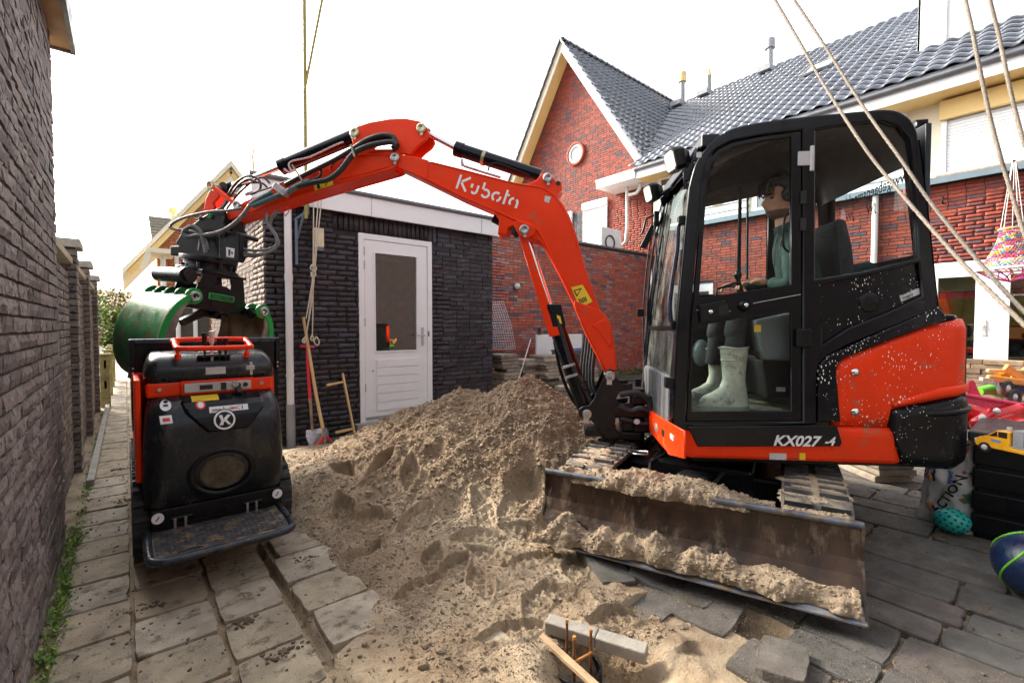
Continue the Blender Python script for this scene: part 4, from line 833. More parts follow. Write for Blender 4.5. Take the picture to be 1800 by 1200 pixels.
# dormer
b = MB(); b.box(12.1, 15.8, -3.4, 2.0, 6.25, 10.4); b.build('dormer', white, th)
b = MB(); b.box(12.06, 12.1, 1.62, 2.04, 6.36, 10.4).box(12.06, 15.8, 2.0, 2.04, 6.36, 10.4); b.build('dormer_trim', white, th, bevel=.004)
b = MB(); b.box(11.98, 12.1, -3.4, 2.04, 6.30, 6.35); b.build('dormer_flashing', zinc, th)
# roof light
def onroof(x, y, h): return (x - h * .563, y, 5.46 + .681 * (x - (XF - .62)) + h * .826)
sk = plate('roof_light', zinc, th, rect(0, .72, 0, 1.05), [rect(.07, .65, .08, .97)], t=.07, bev=.004, fn=lambda p, q, h: onroof(13.55 + q * .82, 3.92 + p, h + .05))
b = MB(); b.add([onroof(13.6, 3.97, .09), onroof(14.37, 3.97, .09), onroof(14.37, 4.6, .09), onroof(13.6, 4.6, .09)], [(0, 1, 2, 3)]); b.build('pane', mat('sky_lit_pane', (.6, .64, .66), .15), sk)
for (u0, v0, hh, top) in ((9.836,8.591) + (1.25, 1), (8.773,9.451) + (.95, 2), (6.567,8.983) + (1.05, 3)):
    x0 = 17 - .2 if top != 3 else 16.6; zr = 5.46 + .681 * (x0 - (XF - .62)); v = MB(); v.cyl((x0, u0, zr - .1), (x0, u0, zr + hh * .72), .10, .09)
    vo = v.build('roof_vent', greyp, th); v = MB(); v.cyl((x0, u0, zr + hh * .72), (x0, u0, zr + hh), .15 if top != 2 else .10, .14 if top != 2 else .04); v.build('cowl', greyp if top == 3 else yellowb, vo); v = MB(); v.box(x0 - .5, x0 + .1, u0 - .2, u0 + .2, zr - .12, zr + .05); v.build('flashing', greyp, vo)
# ground-floor windows and door
ww = plate('window', white, th, rect(5.58, 6.72, 0, 2.33), [rect(5.68, 6.62, .1, 2.12)], t=.07, bev=.004, fn=lambda p, q, h: (XF + .02 + h, p, q)); b = MB(); b.box(XF + .05, XF + .055, 5.68, 6.62, .1, 2.12); b.build('pane', gl_dark, ww)
dw = plate('glazed_front', white, th, rect(-2.6, 1.56, .5, 2.36), [rect(1.02, 1.49, .62, 2.10), rect(-.62, .62, .62, 2.10), rect(-2.5, -.75, .62, 2.10)], t=.08, bev=.004, fn=lambda p, q, h: (XF + .0 + h, p, q), label=None)
for y0, y1 in ((1.02, 1.49), (-.62, .62), (-2.5, -.75)):
    b = MB(); b.box(XF + .03, XF + .035, y0, y1, .62, 2.10); b.build('pane', gl_win, dw)
    for k in range(8): b = MB(); b.box(XF + .09, XF + .12, y0, y1, 1.86 + k * .032, 1.868 + k * .032); b.build('blind_slat', mat('brown_blind', (.12, .10, .08), .5) if k == 0 and y0 == 1.02 else bpy.data.materials['brown_blind'], dw)
b = MB(); b.box(XF - .02, XF, .88, .93, 1.10, 1.36).cyl((XF - .02, .905, 1.26), (XF - .06, .905, 1.26), .01).cyl((XF - .055, .905, 1.26), (XF - .055, .99, 1.26), .01); b.build('handle', grey_l, dw)
b = MB(); b.box(XF + 2.4, XF + 2.5, -3, 2.5, 0, 3); b.build('room_wall', mat('lit_room_wall', (.90, .70, .28), .7), th)  # bright yellow colour stands in for the light inside the room
b = MB(); b.box(XF + .15, XF + 2.4, 1.8, 1.9, 0, 3).box(XF + .1, XF + 2.5, -3, 2.5, 2.6, 2.65).box(XF + .1, XF + 2.5, -3, 2.5, -.01, .0); b.build('room_shell', mat('room_cream', (.85, .72, .42), .7), th)
b = MB(); b.box(XF + .14, XF + .16, 1.0, 1.5, 1.74, 1.86).box(XF + .14, XF + .16, -.6, .6, 1.76, 1.84); b.build('red_garland', redpr, th)
b = MB(); b.ball((XF + .6, 1.18, 1.16), .09, .09, .11).ball((XF + .6, 1.18, 1.25), .05); b.build('head_ornament', hairm, th)
b = MB(); b.box(XF + .3, XF + .9, .5, 1.6, .5, 1.0); b.build('sideboard', dark_in, th, bevel=.02)
for (yy, z, r, m_) in ((.35, .80, .17, rubber), (-.05, .84, .22, rubber), (.4, 1.10, .1, hairm), (.1, 1.36, .2, mat('red_bowl', (.35, .04, .02), .4)), (-.1, 1.15, .07, mat('green_jar', (.1, .4, .1), .4)), (.2, 1.15, .06, mat('blue_jar', (.05, .12, .45), .4)), (.5, 1.45, .05, yel)):
    b = MB(); b.ball((XF + .35, yy, z), r * .7, r, r * .8); b.build('window_ornament', m_, th)
b = MB(); b.box(XF + .2, XF + .6, -.6, .7, 1.24, 1.27).box(XF + .2, XF + .6, -.6, .7, 1.02, 1.05).box(XF + .5, XF + .6, -.6, .7, .62, 1.02); b.build('shelf', dark_in, th)
pw = MB(); R = random.Random(6)
for k in range(10):
    y = 1.75
    while y > -3: L = R.uniform(.35, .6); pw.box(XF - .62 + R.uniform(-.02, .02), XF - .3, y - L + .01, y, -.02 + k * .075, .05 + k * .075, rnd=R.random()); y -= L
tag(pw.build('low_planter_wall', mat('stacked_brown_stone', (.1, .1, .1), .9, var=.4, vs=8, bump=.7, bs=50, ramp=[(0, (.15, .10, .065)), (1, (.27, .19, .12))]), bevel=.006), 'low wall of stacked brown stone slabs in front of the glazed doors', 'wall')
# air conditioner on the flat roof behind the red wall
c = [(9.702,7.9,3.256),(10.572,7.9,3.892)]; ac = thing('air_conditioner', 'white air conditioner unit standing on the flat roof behind the red wall', 'air conditioner', (c[0][0] + .3, 8.1, 3.2))
b = MB(); b.box(c[0][0], c[1][0], 7.95, 8.45, 3.22, c[1][2]); b.build('casing', whitep, ac, bevel=.02)
b = MB(); b.lathe([(.2, 0), (.2, .02), (.17, .02), (.17, 0)], ((c[0][0] + c[1][0]) / 2 - .1, 7.94, 3.5), (0, -1, 0), 20); b.build('fan_ring', dark_in, ac)
b = MB(); b.box(4.8, XF, 7.42, 8.75, 3.0, 3.2); b.build('flat_roof', zinc, rw)
# neighbouring house behind the photographer (seen only as a reflection)
nb = thing('neighbour_house', 'brick house facade behind the photographer', 'house', (5, -4.2, 0))
b = MB(); b.box(-1.0, 12, -4.5, -4.2, -.1, 4.4); b.build('wall', mat('neighbour_brick', (.050, .034, .031), .85, var=.3, vs=6, bump=.2), nb); b = MB(); b.box(-1.2, 12, -4.6, -4.1, 4.4, 4.5); b.build('eaves', zinc, nb)
b = MB(); b.box(2.5, 4.3, -4.21, -4.18, 0, 2.3); b.build('window', gl_dark, nb); b = MB(); b.box(2.45, 2.52, -4.22, -4.15, 0, 2.35).box(4.28, 4.35, -4.22, -4.15, 0, 2.35).box(2.45, 4.35, -4.22, -4.15, 2.3, 2.37); b.build('window_frame', white, nb)

# ================================================================ mini excavator
CX, CY, RZ = 3.217, 1.628, math.radians(134.2)
ex = thing('mini_excavator', 'orange and black mini excavator with glazed cab, lettered boom and dozer blade', 'excavator', (CX, CY, 0), RZ)
XM = T4((CX, CY, 0), RZ); XU = T4((CX, CY, 0), math.radians(199.65))
def B(): return MB(XM)
def side(b0): return lambda p, q, h: (p, b0 + h, q)
def sp_(name, m, out, holes=(), b0=0, t=.02, bev=.003, parent=None, label=None): return plate(name, m, parent or ex, out, holes, t, bev, side(b0), XM, label=label)
def txs(s, name, m, parent, px, b0, size, ang=0, **k):
    c, s_ = math.cos(ang), math.sin(ang); return text(s, name, m, parent, size, (px[0], b0, px[1]), (-c, 0, s_), (s_, 0, c), XM, **k)
# ---- undercarriage
def U_(): return MB(XU)
for sd2, d0_ in (('l', -.745), ('r', .445)):
    # belt: stadium with a raised front idler and rear sprocket
    def loop(off, n=12):
        P = []; Rf = .185 + off; Rr = .185 + off; cf = (.80, .215); cr0 = (-.80, .215)
        for k in range(n + 1): a = math.pi / 2 - math.pi * k / n; P.append((cf[0] + Rf * math.cos(a), cf[1] + Rf * math.sin(a)))
        for k in range(n + 1): a = -math.pi / 2 - math.pi * k / n; P.append((cr0[0] + Rr * math.cos(a), cr0[1] + Rr * math.sin(a)))
        return P
    tr = plate('rubber_track', rubber, ex, loop(0), [loop(-.03)], t=.30, bev=.004, fn=lambda p, q, h: (p, d0_ + h, q), xf=XU)
    # tread bars all the way round
    P = loop(.0, 10); L = []; tot = 0; pts = [np.array(p) for p in P] + [np.array(P[0])]
    seg = [np.linalg.norm(pts[i + 1] - pts[i]) for i in range(len(pts) - 1)]; tot = sum(seg); nb = 44
    tb = None
    for k in range(nb):
        s_ = tot * k / nb; i = 0
        while s_ > seg[i]: s_ -= seg[i]; i += 1
        p = pts[i] + (pts[i + 1] - pts[i]) * s_ / seg[i]; d = unit(pts[i + 1] - pts[i]); nrm = np.array([-d[1], d[0]])
        if (p + nrm * .05 - np.array([0, .215])) @ nrm < (p - np.array([0, .215])) @ nrm: nrm = -nrm
        for (da, db) in ((.012, .135), (.165, .288)):
            b = U_(); q0 = p - d * .020 - nrm * .002; q1 = p + d * .020 - nrm * .002; r0 = p - d * .012 + nrm * .022; r1 = p + d * .012 + nrm * .022
            y0, y1 = d0_ + da, d0_ + db; sk_ = .012 if da < .1 else -.012
            b.add([(q0[0], y0, q0[1]), (q1[0], y0, q1[1]), (r1[0], y0 + .004, r1[1]), (r0[0], y0 + .004, r0[1]), (q0[0], y1, q0[1]), (q1[0], y1, q1[1]), (r1[0], y1 - .004, r1[1]), (r0[0], y1 - .004, r0[1])], [(0, 1, 2, 3), (7, 6, 5, 4), (0, 4, 5, 1), (1, 5, 6, 2), (2, 6, 7, 3), (3, 7, 4, 0)]); b.build('tread_bar', rubber, tr)
    b = U_(); y0 = d0_ + .05; b.box(-.72, .72, y0, y0 + .2, .12, .30); b.build('track_frame', blkm, ex, bevel=.02)
    for cx_ in (.80, -.80): b = U_(); b.cyl((cx_, d0_ + .02, .215), (cx_, d0_ + .28, .215), .14).cyl((cx_, d0_ - .004, .215), (cx_, d0_ + .30, .215), .06); b.build('track_wheel', dkst, ex, bevel=.004)
    for k in range(4): b = U_(); b.cyl((-.45 + .3 * k, d0_ + .03, .10), (-.45 + .3 * k, d0_ + .27, .10), .06); b.build('track_roller', dkst, ex)
b = U_(); b.box(-.45, .45, -.46, .46, .16, .34).box(-.3, .55, -.30, .30, .20, .40); b.build('undercarriage_frame', blkm, ex, bevel=.02)
b = U_(); b.cyl((0, 0, .36), (0, 0, .47), .36, n=32).cyl((0, 0, .44), (0, 0, .52), .30, n=32); b.build('slewing_ring', blkm, ex, bevel=.006)
for d in (-.27, .27): b = U_(); b.bar((.35, d, .27), (1.14, d, .20), .085, .085); b.build('blade_arm', dkst, ex, bevel=.008)
b = U_(); b.prism([(.55, .36), (.78, .40), (1.02, .30), (1.08, .23), (.55, .23)], lambda p, d: (p[0], d, p[1]), -.09, .09); b.build('blade_cylinder_guard', dkst, ex, bevel=.02)
b = U_(); b.cyl((.50, 0, .30), (1.12, 0, .24), .035).tube([(.2, .12, .40), (.55, .22, .36), (.72, .16, .42), (.9, .10, .36)], .011, 8).tube([(.3, -.16, .44), (.6, -.28, .38), (.95, -.2, .34)], .011, 8); b.build('blade_cylinder', dkst, ex)
# ---- dozer blade: curved plate, rolled top edge, worn lower lip, end plates
prof = [(1.165, .405), (1.150, .385), (1.150, .33), (1.16, .26), (1.185, .20), (1.222, .145), (1.27, .100), (1.31, .076), (1.325, .071)]
b = U_(); ring = [[(c, d, z) for (c, z) in prof] + [(c - .02, d, z + .006) for (c, z) in reversed(prof)] for d in np.linspace(-.745, .745, 14)]; b.loft(ring, smooth=False)
bl = b.build('dozer_blade', bladem, ex)
b = U_(); b.tube([(1.150, d, .405) for d in np.linspace(-.75, .75, 8)], .017, 10); b.build('rolled_edge', mat('scuffed_blue_black_edge', (.10, .11, .135), .4, metal=.4, var=.5, vs=12, bump=.1, dirt=(.20, .155, .11), dirt_lo=.52, ds=14), bl)
b = U_(); b.loft([[(1.255, d, .113), (1.285, d, .094), (1.312, d, .080), (1.328, d, .074), (1.328, d, .066), (1.312, d, .070), (1.285, d, .084)] for d in np.linspace(-.748, .748, 6)], smooth=False); b.build('cutting_edge', mat('bright_worn_steel', (.26, .28, .34), .45, metal=.5, var=.25, vs=10, bump=.2, dirt=(.27, .21, .145), dirt_lo=.46, ds=14), bl)
for d in (-.752, .742): b = U_(); b.prism([(1.10, .40), (1.165, .415), (1.16, .26), (1.225, .145), (1.325, .07), (1.20, .085), (1.12, .18)], lambda p, dd: (p[0], dd, p[1]), d, d + .012); b.build('end_plate', bladem, bl)
# sand lying on and behind the blade
def lump(parent, name, path_, rad, hgt, m, seed, nx=90, nr_=16, amp=.35, sc=16, xf=XU, kind='stuff'):
    """a rough ridge of sand along path_ (points), radius and height as functions of t"""
    P = smoothc(path_, 12); b = MB(xf); rings = []
    Pn = np.array(P); ss = np.linspace(0, len(Pn) - 1, nx)
    for i, s_ in enumerate(ss):
        k = int(min(s_, len(Pn) - 2)); p = Pn[k] + (Pn[k + 1] - Pn[k]) * (s_ - k); d = unit(Pn[k + 1] - Pn[k]); sx = unit(np.cross(d, (0, 0, 1))); t = i / (nx - 1); r = rad(t); h = hgt(t); rg = []
        for j in range(nr_):
            a = math.pi * j / (nr_ - 1); q = p + sx * math.cos(a) * r + np.array([0, 0, 1]) * math.sin(a) * h
            n_ = mnoise.noise(Vector((q * sc).tolist()) + Vector((seed, 0, 0))) + .5 * mnoise.noise(Vector((q * sc * 2.6).tolist())) + .3 * mnoise.noise(Vector((q * sc * 6).tolist()))
            q = q + (sx * math.cos(a) * r + np.array([0, 0, 1]) * math.sin(a) * h) * n_ * amp; rg.append(q)
        rings.append(rg)
    b.loft(rings, smooth=True, caps=False, closed_ring=False)
    R = random.Random(seed)
    for _ in range(nx * 3):
        rg = R.choice(rings); q = R.choice(rg[2:-2]); b.ico(q, R.uniform(.003, .009), .4, .8, R)
    return b.build(name, m, parent, kind=kind)
nz1 = lambda t, s: .5 + .5 * mnoise.noise(Vector((t * 7 + s, s, 0)))
sb = sandl
lump(ex, 'sand_on_blade', [(1.06, .42, .375), (1.085, .1, .38), (1.10, -.25, .375), (1.09, -.6, .365)][::-1], lambda t: .085 * (.5 + .7 * math.sin(t * 3.1)) + .01, lambda t: (.10 * math.sin(min(1, t * 1.1 + .05) * 3.0) ** .7) * (.6 + .6 * nz1(t, 2)) + .008, sb, 3, nx=260, nr_=26, amp=.30, sc=11)
lump(ex, 'sand_on_blade', [(1.07, .70, .395), (1.12, .55, .40), (1.12, .45, .40)], lambda t: .03, lambda t: .02, sb, 4, nx=30)
lump(ex, 'sand_behind_blade', [(1.0, -.72, .28), (.98, -.35, .26), (1.0, 0, .27), (1.02, .4, .25)], lambda t: .12, lambda t: .12 * (.7 + .5 * nz1(t, 5)), sb, 6, nx=100)
lump(ex, 'sand_against_blade', [(1.275, -.73, .085), (1.265, -.35, .09), (1.25, 0, .095), (1.245, .3, .095), (1.245, .73, .088)], lambda t: .085 * (.45 + 1.0 * nz1(t * 2, 8)), lambda t: (.125 - .05 * t) * max(.22, .10 + 1.25 * nz1(t * 1.8, 9)) + .010, sb, 7, nx=330, nr_=34, amp=.26, sc=13)
lump(ex, 'sand_on_track', [(.55, -.60, .395), (.8, -.6, .395), (.95, -.6, .30)], lambda t: .13, lambda t: .028 * nz1(t, 3) + .006, sandm, 12, nx=60, amp=.5)
lump(ex, 'sand_on_track', [(.45, .60, .395), (.8, .6, .395), (.96, .6, .30)], lambda t: .13, lambda t: .022 * nz1(t, 6) + .004, sandm, 13, nx=60, amp=.5)
# ---- deck and body
b = B(); b.prism([(.455, -.30), (.455, .60), (.40, .715), (.33, .748), (-.72, .748), (-.9, .70), (-.9, -.70), (.30, -.745)], lambda p, d: (p[0], p[1], d), .505, .672); b.build('deck', red, ex, bevel=.02)
b = B(); b.box(-.95, .30, -.66, .66, .47, .506); b.build('deck_underside', blkm, ex)
fp = [(0.196,0.673),(0.259,0.607),(0.768,0.528),(1.1,0.6),(1.093,0.737),(0.718,0.709)]
plate('front_skirt', red, ex, fp, t=.012, bev=.004, fn=lambda p, q, h: (.458 + h, p, q), xf=XM)
g_ = [(0.63,0.622)][0]
for k in range(4): b = B(); b.box(.468, .474, g_[0] - .03 + k * .018, g_[0] - .02 + k * .018, g_[1] - .02, g_[1] + .02); b.build('vent_slot', dark_in, ex)
b = B(); cc = [(0.855,0.649)][0]; b.box(.468, .474, cc[0] - .035, cc[0] + .035, cc[1] - .014, cc[1] + .014); b.build('reflector', wht, ex, bevel=.004)
cc = [(0.432,0.606)][0]; b = B(); b.lathe([(.0, .006), (.03, .004), (.032, 0)], (.468, cc[0], cc[1]), (1, 0, 0), 16); b.build('teal_cap', bluem, ex)
# plan path of the bodywork: flat side, round corner, flat rear
def ppos(s, off):
    r = .22; s0 = .953; arc = r * math.pi / 2
    if s <= s0: return (-s, .74 + off)
    if s <= s0 + arc: a = (s - s0) / r; return (-.953 - (r + off) * math.sin(a), .52 + (r + off) * math.cos(a))
    return (-1.173 - off, .52 - (s - s0 - arc))
def wrap(name, m, knots, off=0, nv=8, inset=.018, parent=None):
    """knots: (s, zbottom, ztop); cover of the body following the plan path"""
    K = []
    for (a, b_) in zip(knots[:-1], knots[1:]):
        n = max(1, int((b_[0] - a[0]) / .04))
        for k in range(n): t = k / n; K.append([a[i] + (b_[i] - a[i]) * t for i in range(3)])
    K.append(list(knots[-1])); b = B(); rings = []
    for i, (s, z0, z1) in enumerate(K):
        edge = inset if i in (0, len(K) - 1) else 0; rg = []
        for j in range(nv + 1):
            v = j / nv; e = inset * (1 - min(1, min(v, 1 - v) * 7)) ** 2; x, y = ppos(s, off - e - edge); rg.append((x, y, z0 + (z1 - z0) * v))
        x, y = ppos(s, -.06); rings.append([(x, y, z0)] + rg + [(x, y, z1)])
    b.loft(rings, smooth=True, caps=True, closed_ring=True); return b.build(name, m, parent or ex)
A = lambda q: -q[0]
e1 = [(-0.414,1.046),(-0.44,1.074),(-0.703,1.192),(-0.84,1.247)]; e2 = [(-1.029,1.294),(-1.081,1.044)]; cwt = [(-0.706,0.797),(-0.716,0.73),(-0.764,0.512),(-0.898,0.859)]; cwe = [(-1.097,0.9),(-1.122,0.611)]
zr0 = e2[0][1]; zc0 = cwe[0][1]; zb0 = .50
cov = wrap('engine_cover', red_sp, [(A(e1[0]), .705, e1[0][1] - .03), (A(e1[1]), .705, e1[1][1]), (A(cwt[0]) - .012, .705, e1[2][1]), (A(cwt[0]), cwt[0][1], e1[2][1]), (A(e1[3]), cwt[0][1] + (zc0 - cwt[0][1]) * .35, e1[3][1]), (1.12, zc0 - .01, zr0), (1.30, zc0, zr0 - .01), (1.9, zc0, zr0 - .02), (2.55, zc0, zr0 - .03)], off=.008)
wrap('lower_cover', red, [(A(e1[0]), .50, .70), (A(cwt[1]), .50, .70), (A(cwt[2]), .50, .66)], off=.006)
cw = wrap('counterweight', blkm_sp, [(A(cwt[0]) - .003, .70, cwt[0][1] - .004), (A(cwt[1]) + .01, .60, cwt[0][1] + .01), (A(cwt[2]) + .0, .50, cwt[0][1] + .02), (1.0, .48, zc0 - .03), (1.12, .49, zc0 - .012), (1.30, .52, zc0), (1.9, .52, zc0), (2.55, .52, zc0)], off=.022, nv=14, inset=.03)
wrap('cover_ridge', red_sp, [(A((-0.712,0.845)), (-0.712,0.814)[1], (-0.712,0.845)[1]), (.95, zc0 - .035, zc0 + .03), (1.2, zc0 - .0, zc0 + .05), (2.5, zc0, zc0 + .05)], off=.022, nv=4)
wrap('counterweight_ridge', blkm, [(.86, .765, .80), (1.0, .775, .81), (1.2, .79, .825), (2.5, .79, .825)], off=.036, nv=4)
bk = [(-0.327,0.728),(-0.327,1.013),(-0.344,1.057),(-0.378,1.088),(-0.64,1.222),(-0.869,1.329)]; bk2 = [(-0.918,1.356),(-0.959,1.304)]; bk3 = [(-0.959,1.286),(-0.707,1.186),(-0.454,1.077),(-0.423,1.042),(-0.418,1.008),(-0.447,0.73)]
sp_('side_trim', blk_sp, bk + bk2 + bk3, b0=.722, t=.03, bev=.006)
b = B(); zt = bk2[0][1]; b.prism([(-.90, .69), (-.92, .70), (-1.05, .69), (-1.13, .6), (-1.16, .5), (-1.16, -.70), (-.40, -.70)], lambda p, d: (p[0], p[1], d), zt - .10, zt - .04); b.build('rear_deck', blk, ex, bevel=.015)
b = B(); b.box(-1.12, -.5, -.68, .68, .55, zt - .1); b.build('engine_bay', dark_in, ex)
for q in [(-0.516,1.001),(-0.521,0.785)]: b = B(); b.lathe([(0, .012), (.010, .012), (.013, .006), (.02, .004), (.022, 0)], (q[0], .752, q[1]), (0, 1, 0), 14); b.build('cover_bolt', chrome, cov)
# name panel
pn = [(0.356,0.673),(0.362,0.686),(-0.424,0.713),(-0.452,0.617),(-0.441,0.598),(0.308,0.577)]
np_ = sp_('name_panel', blk, pn, b0=.746, t=.014, bev=.005)
txs('KX027', 'model_lettering', wht, np_, (-0.093,0.596), .7605, .079, sx=1.04, shear=.28, bold=.03); txs('-4', 'model_lettering', wht, np_, (-0.359,0.604), .7605, .064, shear=.28, bold=.03, sx=.95)
b = B(); q = [(-0.081,0.548),(-0.171,0.513),(-0.239,0.553),(-0.269,0.516)]; b.box(q[0][0], q[1][0], .748, .7492, q[1][1], q[0][1]); b.build('white_label', silv, ex); b = B(); b.box(q[2][0], q[3][0], .748, .7492, q[3][1], q[2][1]); b.build('yellow_label', yel, ex)
b = B(); b.box(.34, -.40, .70, .742, .672, .70); b.build('cab_sill', blk, ex, bevel=.006)
# ---- cab
out = [(0.447,0.657),(0.437,0.843),(0.423,1.295),(0.388,1.742),(0.366,2.025),(0.334,2.15),(0.28,2.235),(0.196,2.313),(0.071,2.357),(-0.195,2.385),(-0.483,2.401),(-0.639,2.406),(-0.723,2.384),(-0.786,2.319),(-0.817,2.204),(-0.861,1.897),(-0.896,1.626),(-0.929,1.35),(-0.681,1.238),(-0.481,1.151),(-0.384,1.094),(-0.338,1.044),(-0.327,0.981),(-0.332,0.713)]
out = out[:4] + [tuple(p) for p in smoothc([(p[0], p[1]) for p in out[4:17]], 4)] + out[17:]
hA = [(0.37,0.711),(0.351,1.263),(0.317,1.74),(0.296,2.055),(0.27,2.173),(0.226,2.233),(0.145,2.274),(-0.005,2.298),(-0.225,2.319),(-0.258,0.727)]
hB = [(-0.289,2.317),(-0.484,2.341),(-0.632,2.347),(-0.711,2.319),(-0.763,2.245),(-0.783,2.11),(-0.81,1.839),(-0.824,1.615),(-0.559,1.549),(-0.305,1.508)]
hC = [(-0.329,1.48),(-0.56,1.524),(-0.825,1.591),(-0.849,1.414),(-0.679,1.327),(-0.479,1.241),(-0.353,1.15)]
sf = sp_('cab_side_frame', blk, out, [hA, hB, hC], b0=.70, t=.04, bev=.008)
b = B(); q = [(p[0], .715, p[1]) for p in hB]; b.add(q, [tuple(range(len(q)))]); b.build('quarter_window', gl_cab, ex)
lp = sp_('quarter_panel', blk_sp, hC, b0=.708, t=.012, bev=.001)
b = B(); q = (-0.595,1.383); b.lathe([(0, .004), (.015, .006), (.022, .004), (.05, .008), (.055, 0)], (q[0], .72, q[1]), (0, 1, 0), 20); b.build('round_boss', blkm, lp)
q = [(-0.746,1.419),(-0.841,1.458),(-0.85,1.427),(-0.755,1.385)]
b = B(); b.add([(p[0], .7215, p[1]) for p in q], [(0, 1, 2, 3)]); b.build('sticker', silv, lp)
ang_ = math.atan2(q[1][1] - q[0][1], -(q[1][0] - q[0][0])); o_ = q[0]
txs('ANTI-', 'lettering', ink, lp, (o_[0] - .006, o_[1] - .004), .7225, .019, ang_, bold=.02, sx=1.15); q3 = q[3]; txs('THEFT', 'lettering', ink, lp, (q3[0] - .005, q3[1] + .009), .7225, .019, ang_, bold=.02, sx=1.1)
# pillar behind the door and second pillar
b = B(); q = [(-0.233,2.315),(-0.292,2.312),(-0.323,0.715),(-0.264,0.714)]; b.prism([(p[0], p[1]) for p in q], lambda p, d: (p[0], d, p[1]), .690, .7385); b.build('door_pillar', pillar, ex, bevel=.004)
b = B(); q = [(-0.274,1.437),(-0.395,1.436),(-0.401,1.136),(-0.35,1.041),(-0.35,0.738),(-0.287,0.737)]; b.prism([(p[0], p[1]) for p in q], lambda p, d: (p[0], d, p[1]), .64, .695); b.build('inner_pillar', pillar, ex, bevel=.004)
# door
do = [(0.363,0.714),(0.345,1.263),(0.311,1.74),(0.29,2.048),(0.264,2.166),(0.219,2.224),(0.138,2.264),(-0.005,2.289),(-0.219,2.31),(-0.252,0.73)]
dh1 = [(0.304,1.41),(0.286,1.74),(0.268,2.022),(0.246,2.153),(0.204,2.204),(0.129,2.242),(-0.005,2.267),(-0.17,2.285),(-0.185,1.482)]
dh2 = [(0.336,1.25),(-0.187,1.341),(-0.197,0.783),(0.336,0.767)]
dr = sp_('cab_door', blk, do, [dh1, dh2], b0=.712, t=.024, bev=.003)
b = B(); b.add([(p[0], .722, p[1]) for p in dh1], [tuple(range(len(dh1)))]); b.build('upper_pane', gl_cab, dr); b = B(); b.add([(p[0], .722, p[1]) for p in dh2], [(0, 1, 2, 3)]); b.build('lower_pane', gl_cab, dr)
q = [(0.31,1.37),(0.168,1.398),(0.139,1.303),(0.3,1.272)]; hd = MB(XM); hd.prism(q, lambda p, d: (p[0], d, p[1]), .734, .762); hd = hd.build('door_handle', blkm, dr, bevel=.006)
q = [(0.208,1.363),(0.157,1.372),(0.153,1.322),(0.202,1.313)]; b = B(); b.prism(q, lambda p, d: (p[0], d, p[1]), .7615, .7640); b.build('handle_recess', dark_in, hd)
q = (0.247,1.332); b = B(); b.lathe([(0, .012), (.009, .012), (.013, 0)], (q[0], .762, q[1]), (0, 1, 0), 14); b.build('key_lock', chrome, hd)
q = (0.064,1.366); b = B(); b.lathe([(0, .03), (.018, .028), (.030, .012), (.034, 0)], (q[0], .735, q[1]), (0, 1, 0), 18); b.build('stop_knob', blkm, dr); b = B(); b.lathe([(0, .006), (.009, .005), (.012, 0)], (q[0] - .005, .764, q[1] + .002), (0, 1, 0), 12); b.build('knob_stud', chrome, dr)
q = [(0.134,1.316),(0.056,1.307),(-0.233,1.331)]; b = B(); b.tube([(q[0][0], .738, q[0][1] + .02), ((0.318,1.342)[0], .738, (0.318,1.342)[1])], .002, 5).tube([((0.015,1.379)[0], .738, (0.015,1.379)[1]), ((-0.234,1.427)[0], .738, (-0.234,1.427)[1])], .002, 5); b.build('trim_line', grey_l, dr)
for (u0, u1, m_) in ((([(-0.202,2.223),(-0.28,2.111)])), None, None) [:0]: pass
q = [(-0.203,2.199),(-0.274,2.123),(-0.251,2.224),(-0.277,2.092)]
b = B(); b.box(q[0][0], q[1][0], .738, .748, q[1][1], q[0][1]).cyl((q[3][0] + .004, .748, q[3][1]), (q[3][0] + .004, .748, q[2][1]), .011); b.build('door_hinge', grey_l, dr, bevel=.002)
q = [(-0.209,1.238),(-0.287,1.138)]; b = B(); b.box(q[0][0], q[1][0], .735, .765, q[1][1], q[0][1]); b.build('door_hinge', blkm, dr, bevel=.006)
for v_ in ((330, 360), (380, 405)):
    pass
q = [(-0.221,1.989),(-0.251,1.918),(-0.223,1.842),(-0.254,1.773)]
b = B(); b.box(q[0][0], q[1][0], .737, .744, q[1][1], q[0][1]).box(q[2][0], q[3][0], .737, .744, q[3][1], q[2][1]); b.build('latch_slots', dark_in, dr, bevel=.002)
b = B(); q = [(-0.209,0.66,1.887),(-0.182,0.66,1.872),(-0.171,0.66,1.808),(-0.173,0.66,1.713),(-0.195,0.66,1.677),(-0.219,0.66,1.673)]; b.tube(smoothc(q, 4), .007, 8); b.build('inner_grab_handle', blkm, dr)
# roof shell swept over the silhouette
sil = [(0.437,0.843),(0.423,1.295),(0.388,1.742),(0.366,2.025),(0.334,2.15),(0.28,2.235),(0.196,2.313),(0.071,2.357),(-0.195,2.385),(-0.483,2.401),(-0.639,2.406),(-0.723,2.384),(-0.786,2.319),(-0.817,2.204),(-0.861,1.897),(-0.896,1.626),(-0.929,1.35)]
sil = smoothc(sil[2:], 5); cenr = np.array([-.25, 1.6])
def inset_(p, k): d = cenr - p; d = d / np.linalg.norm(d); return p + d * k
rings = []
for bb, k in ((-.23, .03), (-.225, .012), (-.205, 0), (.2, -.006), (.70, 0), (.728, .008), (.741, .024)):
    rings.append([(inset_(p, k)[0], bb, inset_(p, k)[1]) for p in sil])
ro = MB(XM); nS = len(sil); i0 = 12; i1 = max(i for i, p in enumerate(sil) if p[1] > 2.14 or p[0] > -.5) + 1; ro.loft([r[i0:i1] for r in rings], smooth=True, caps=False, closed_ring=False); inn = [[(inset_(p, .045)[0], bb, inset_(p, .045)[1]) for p in sil][i0:i1] for bb in (-.2, .70)]
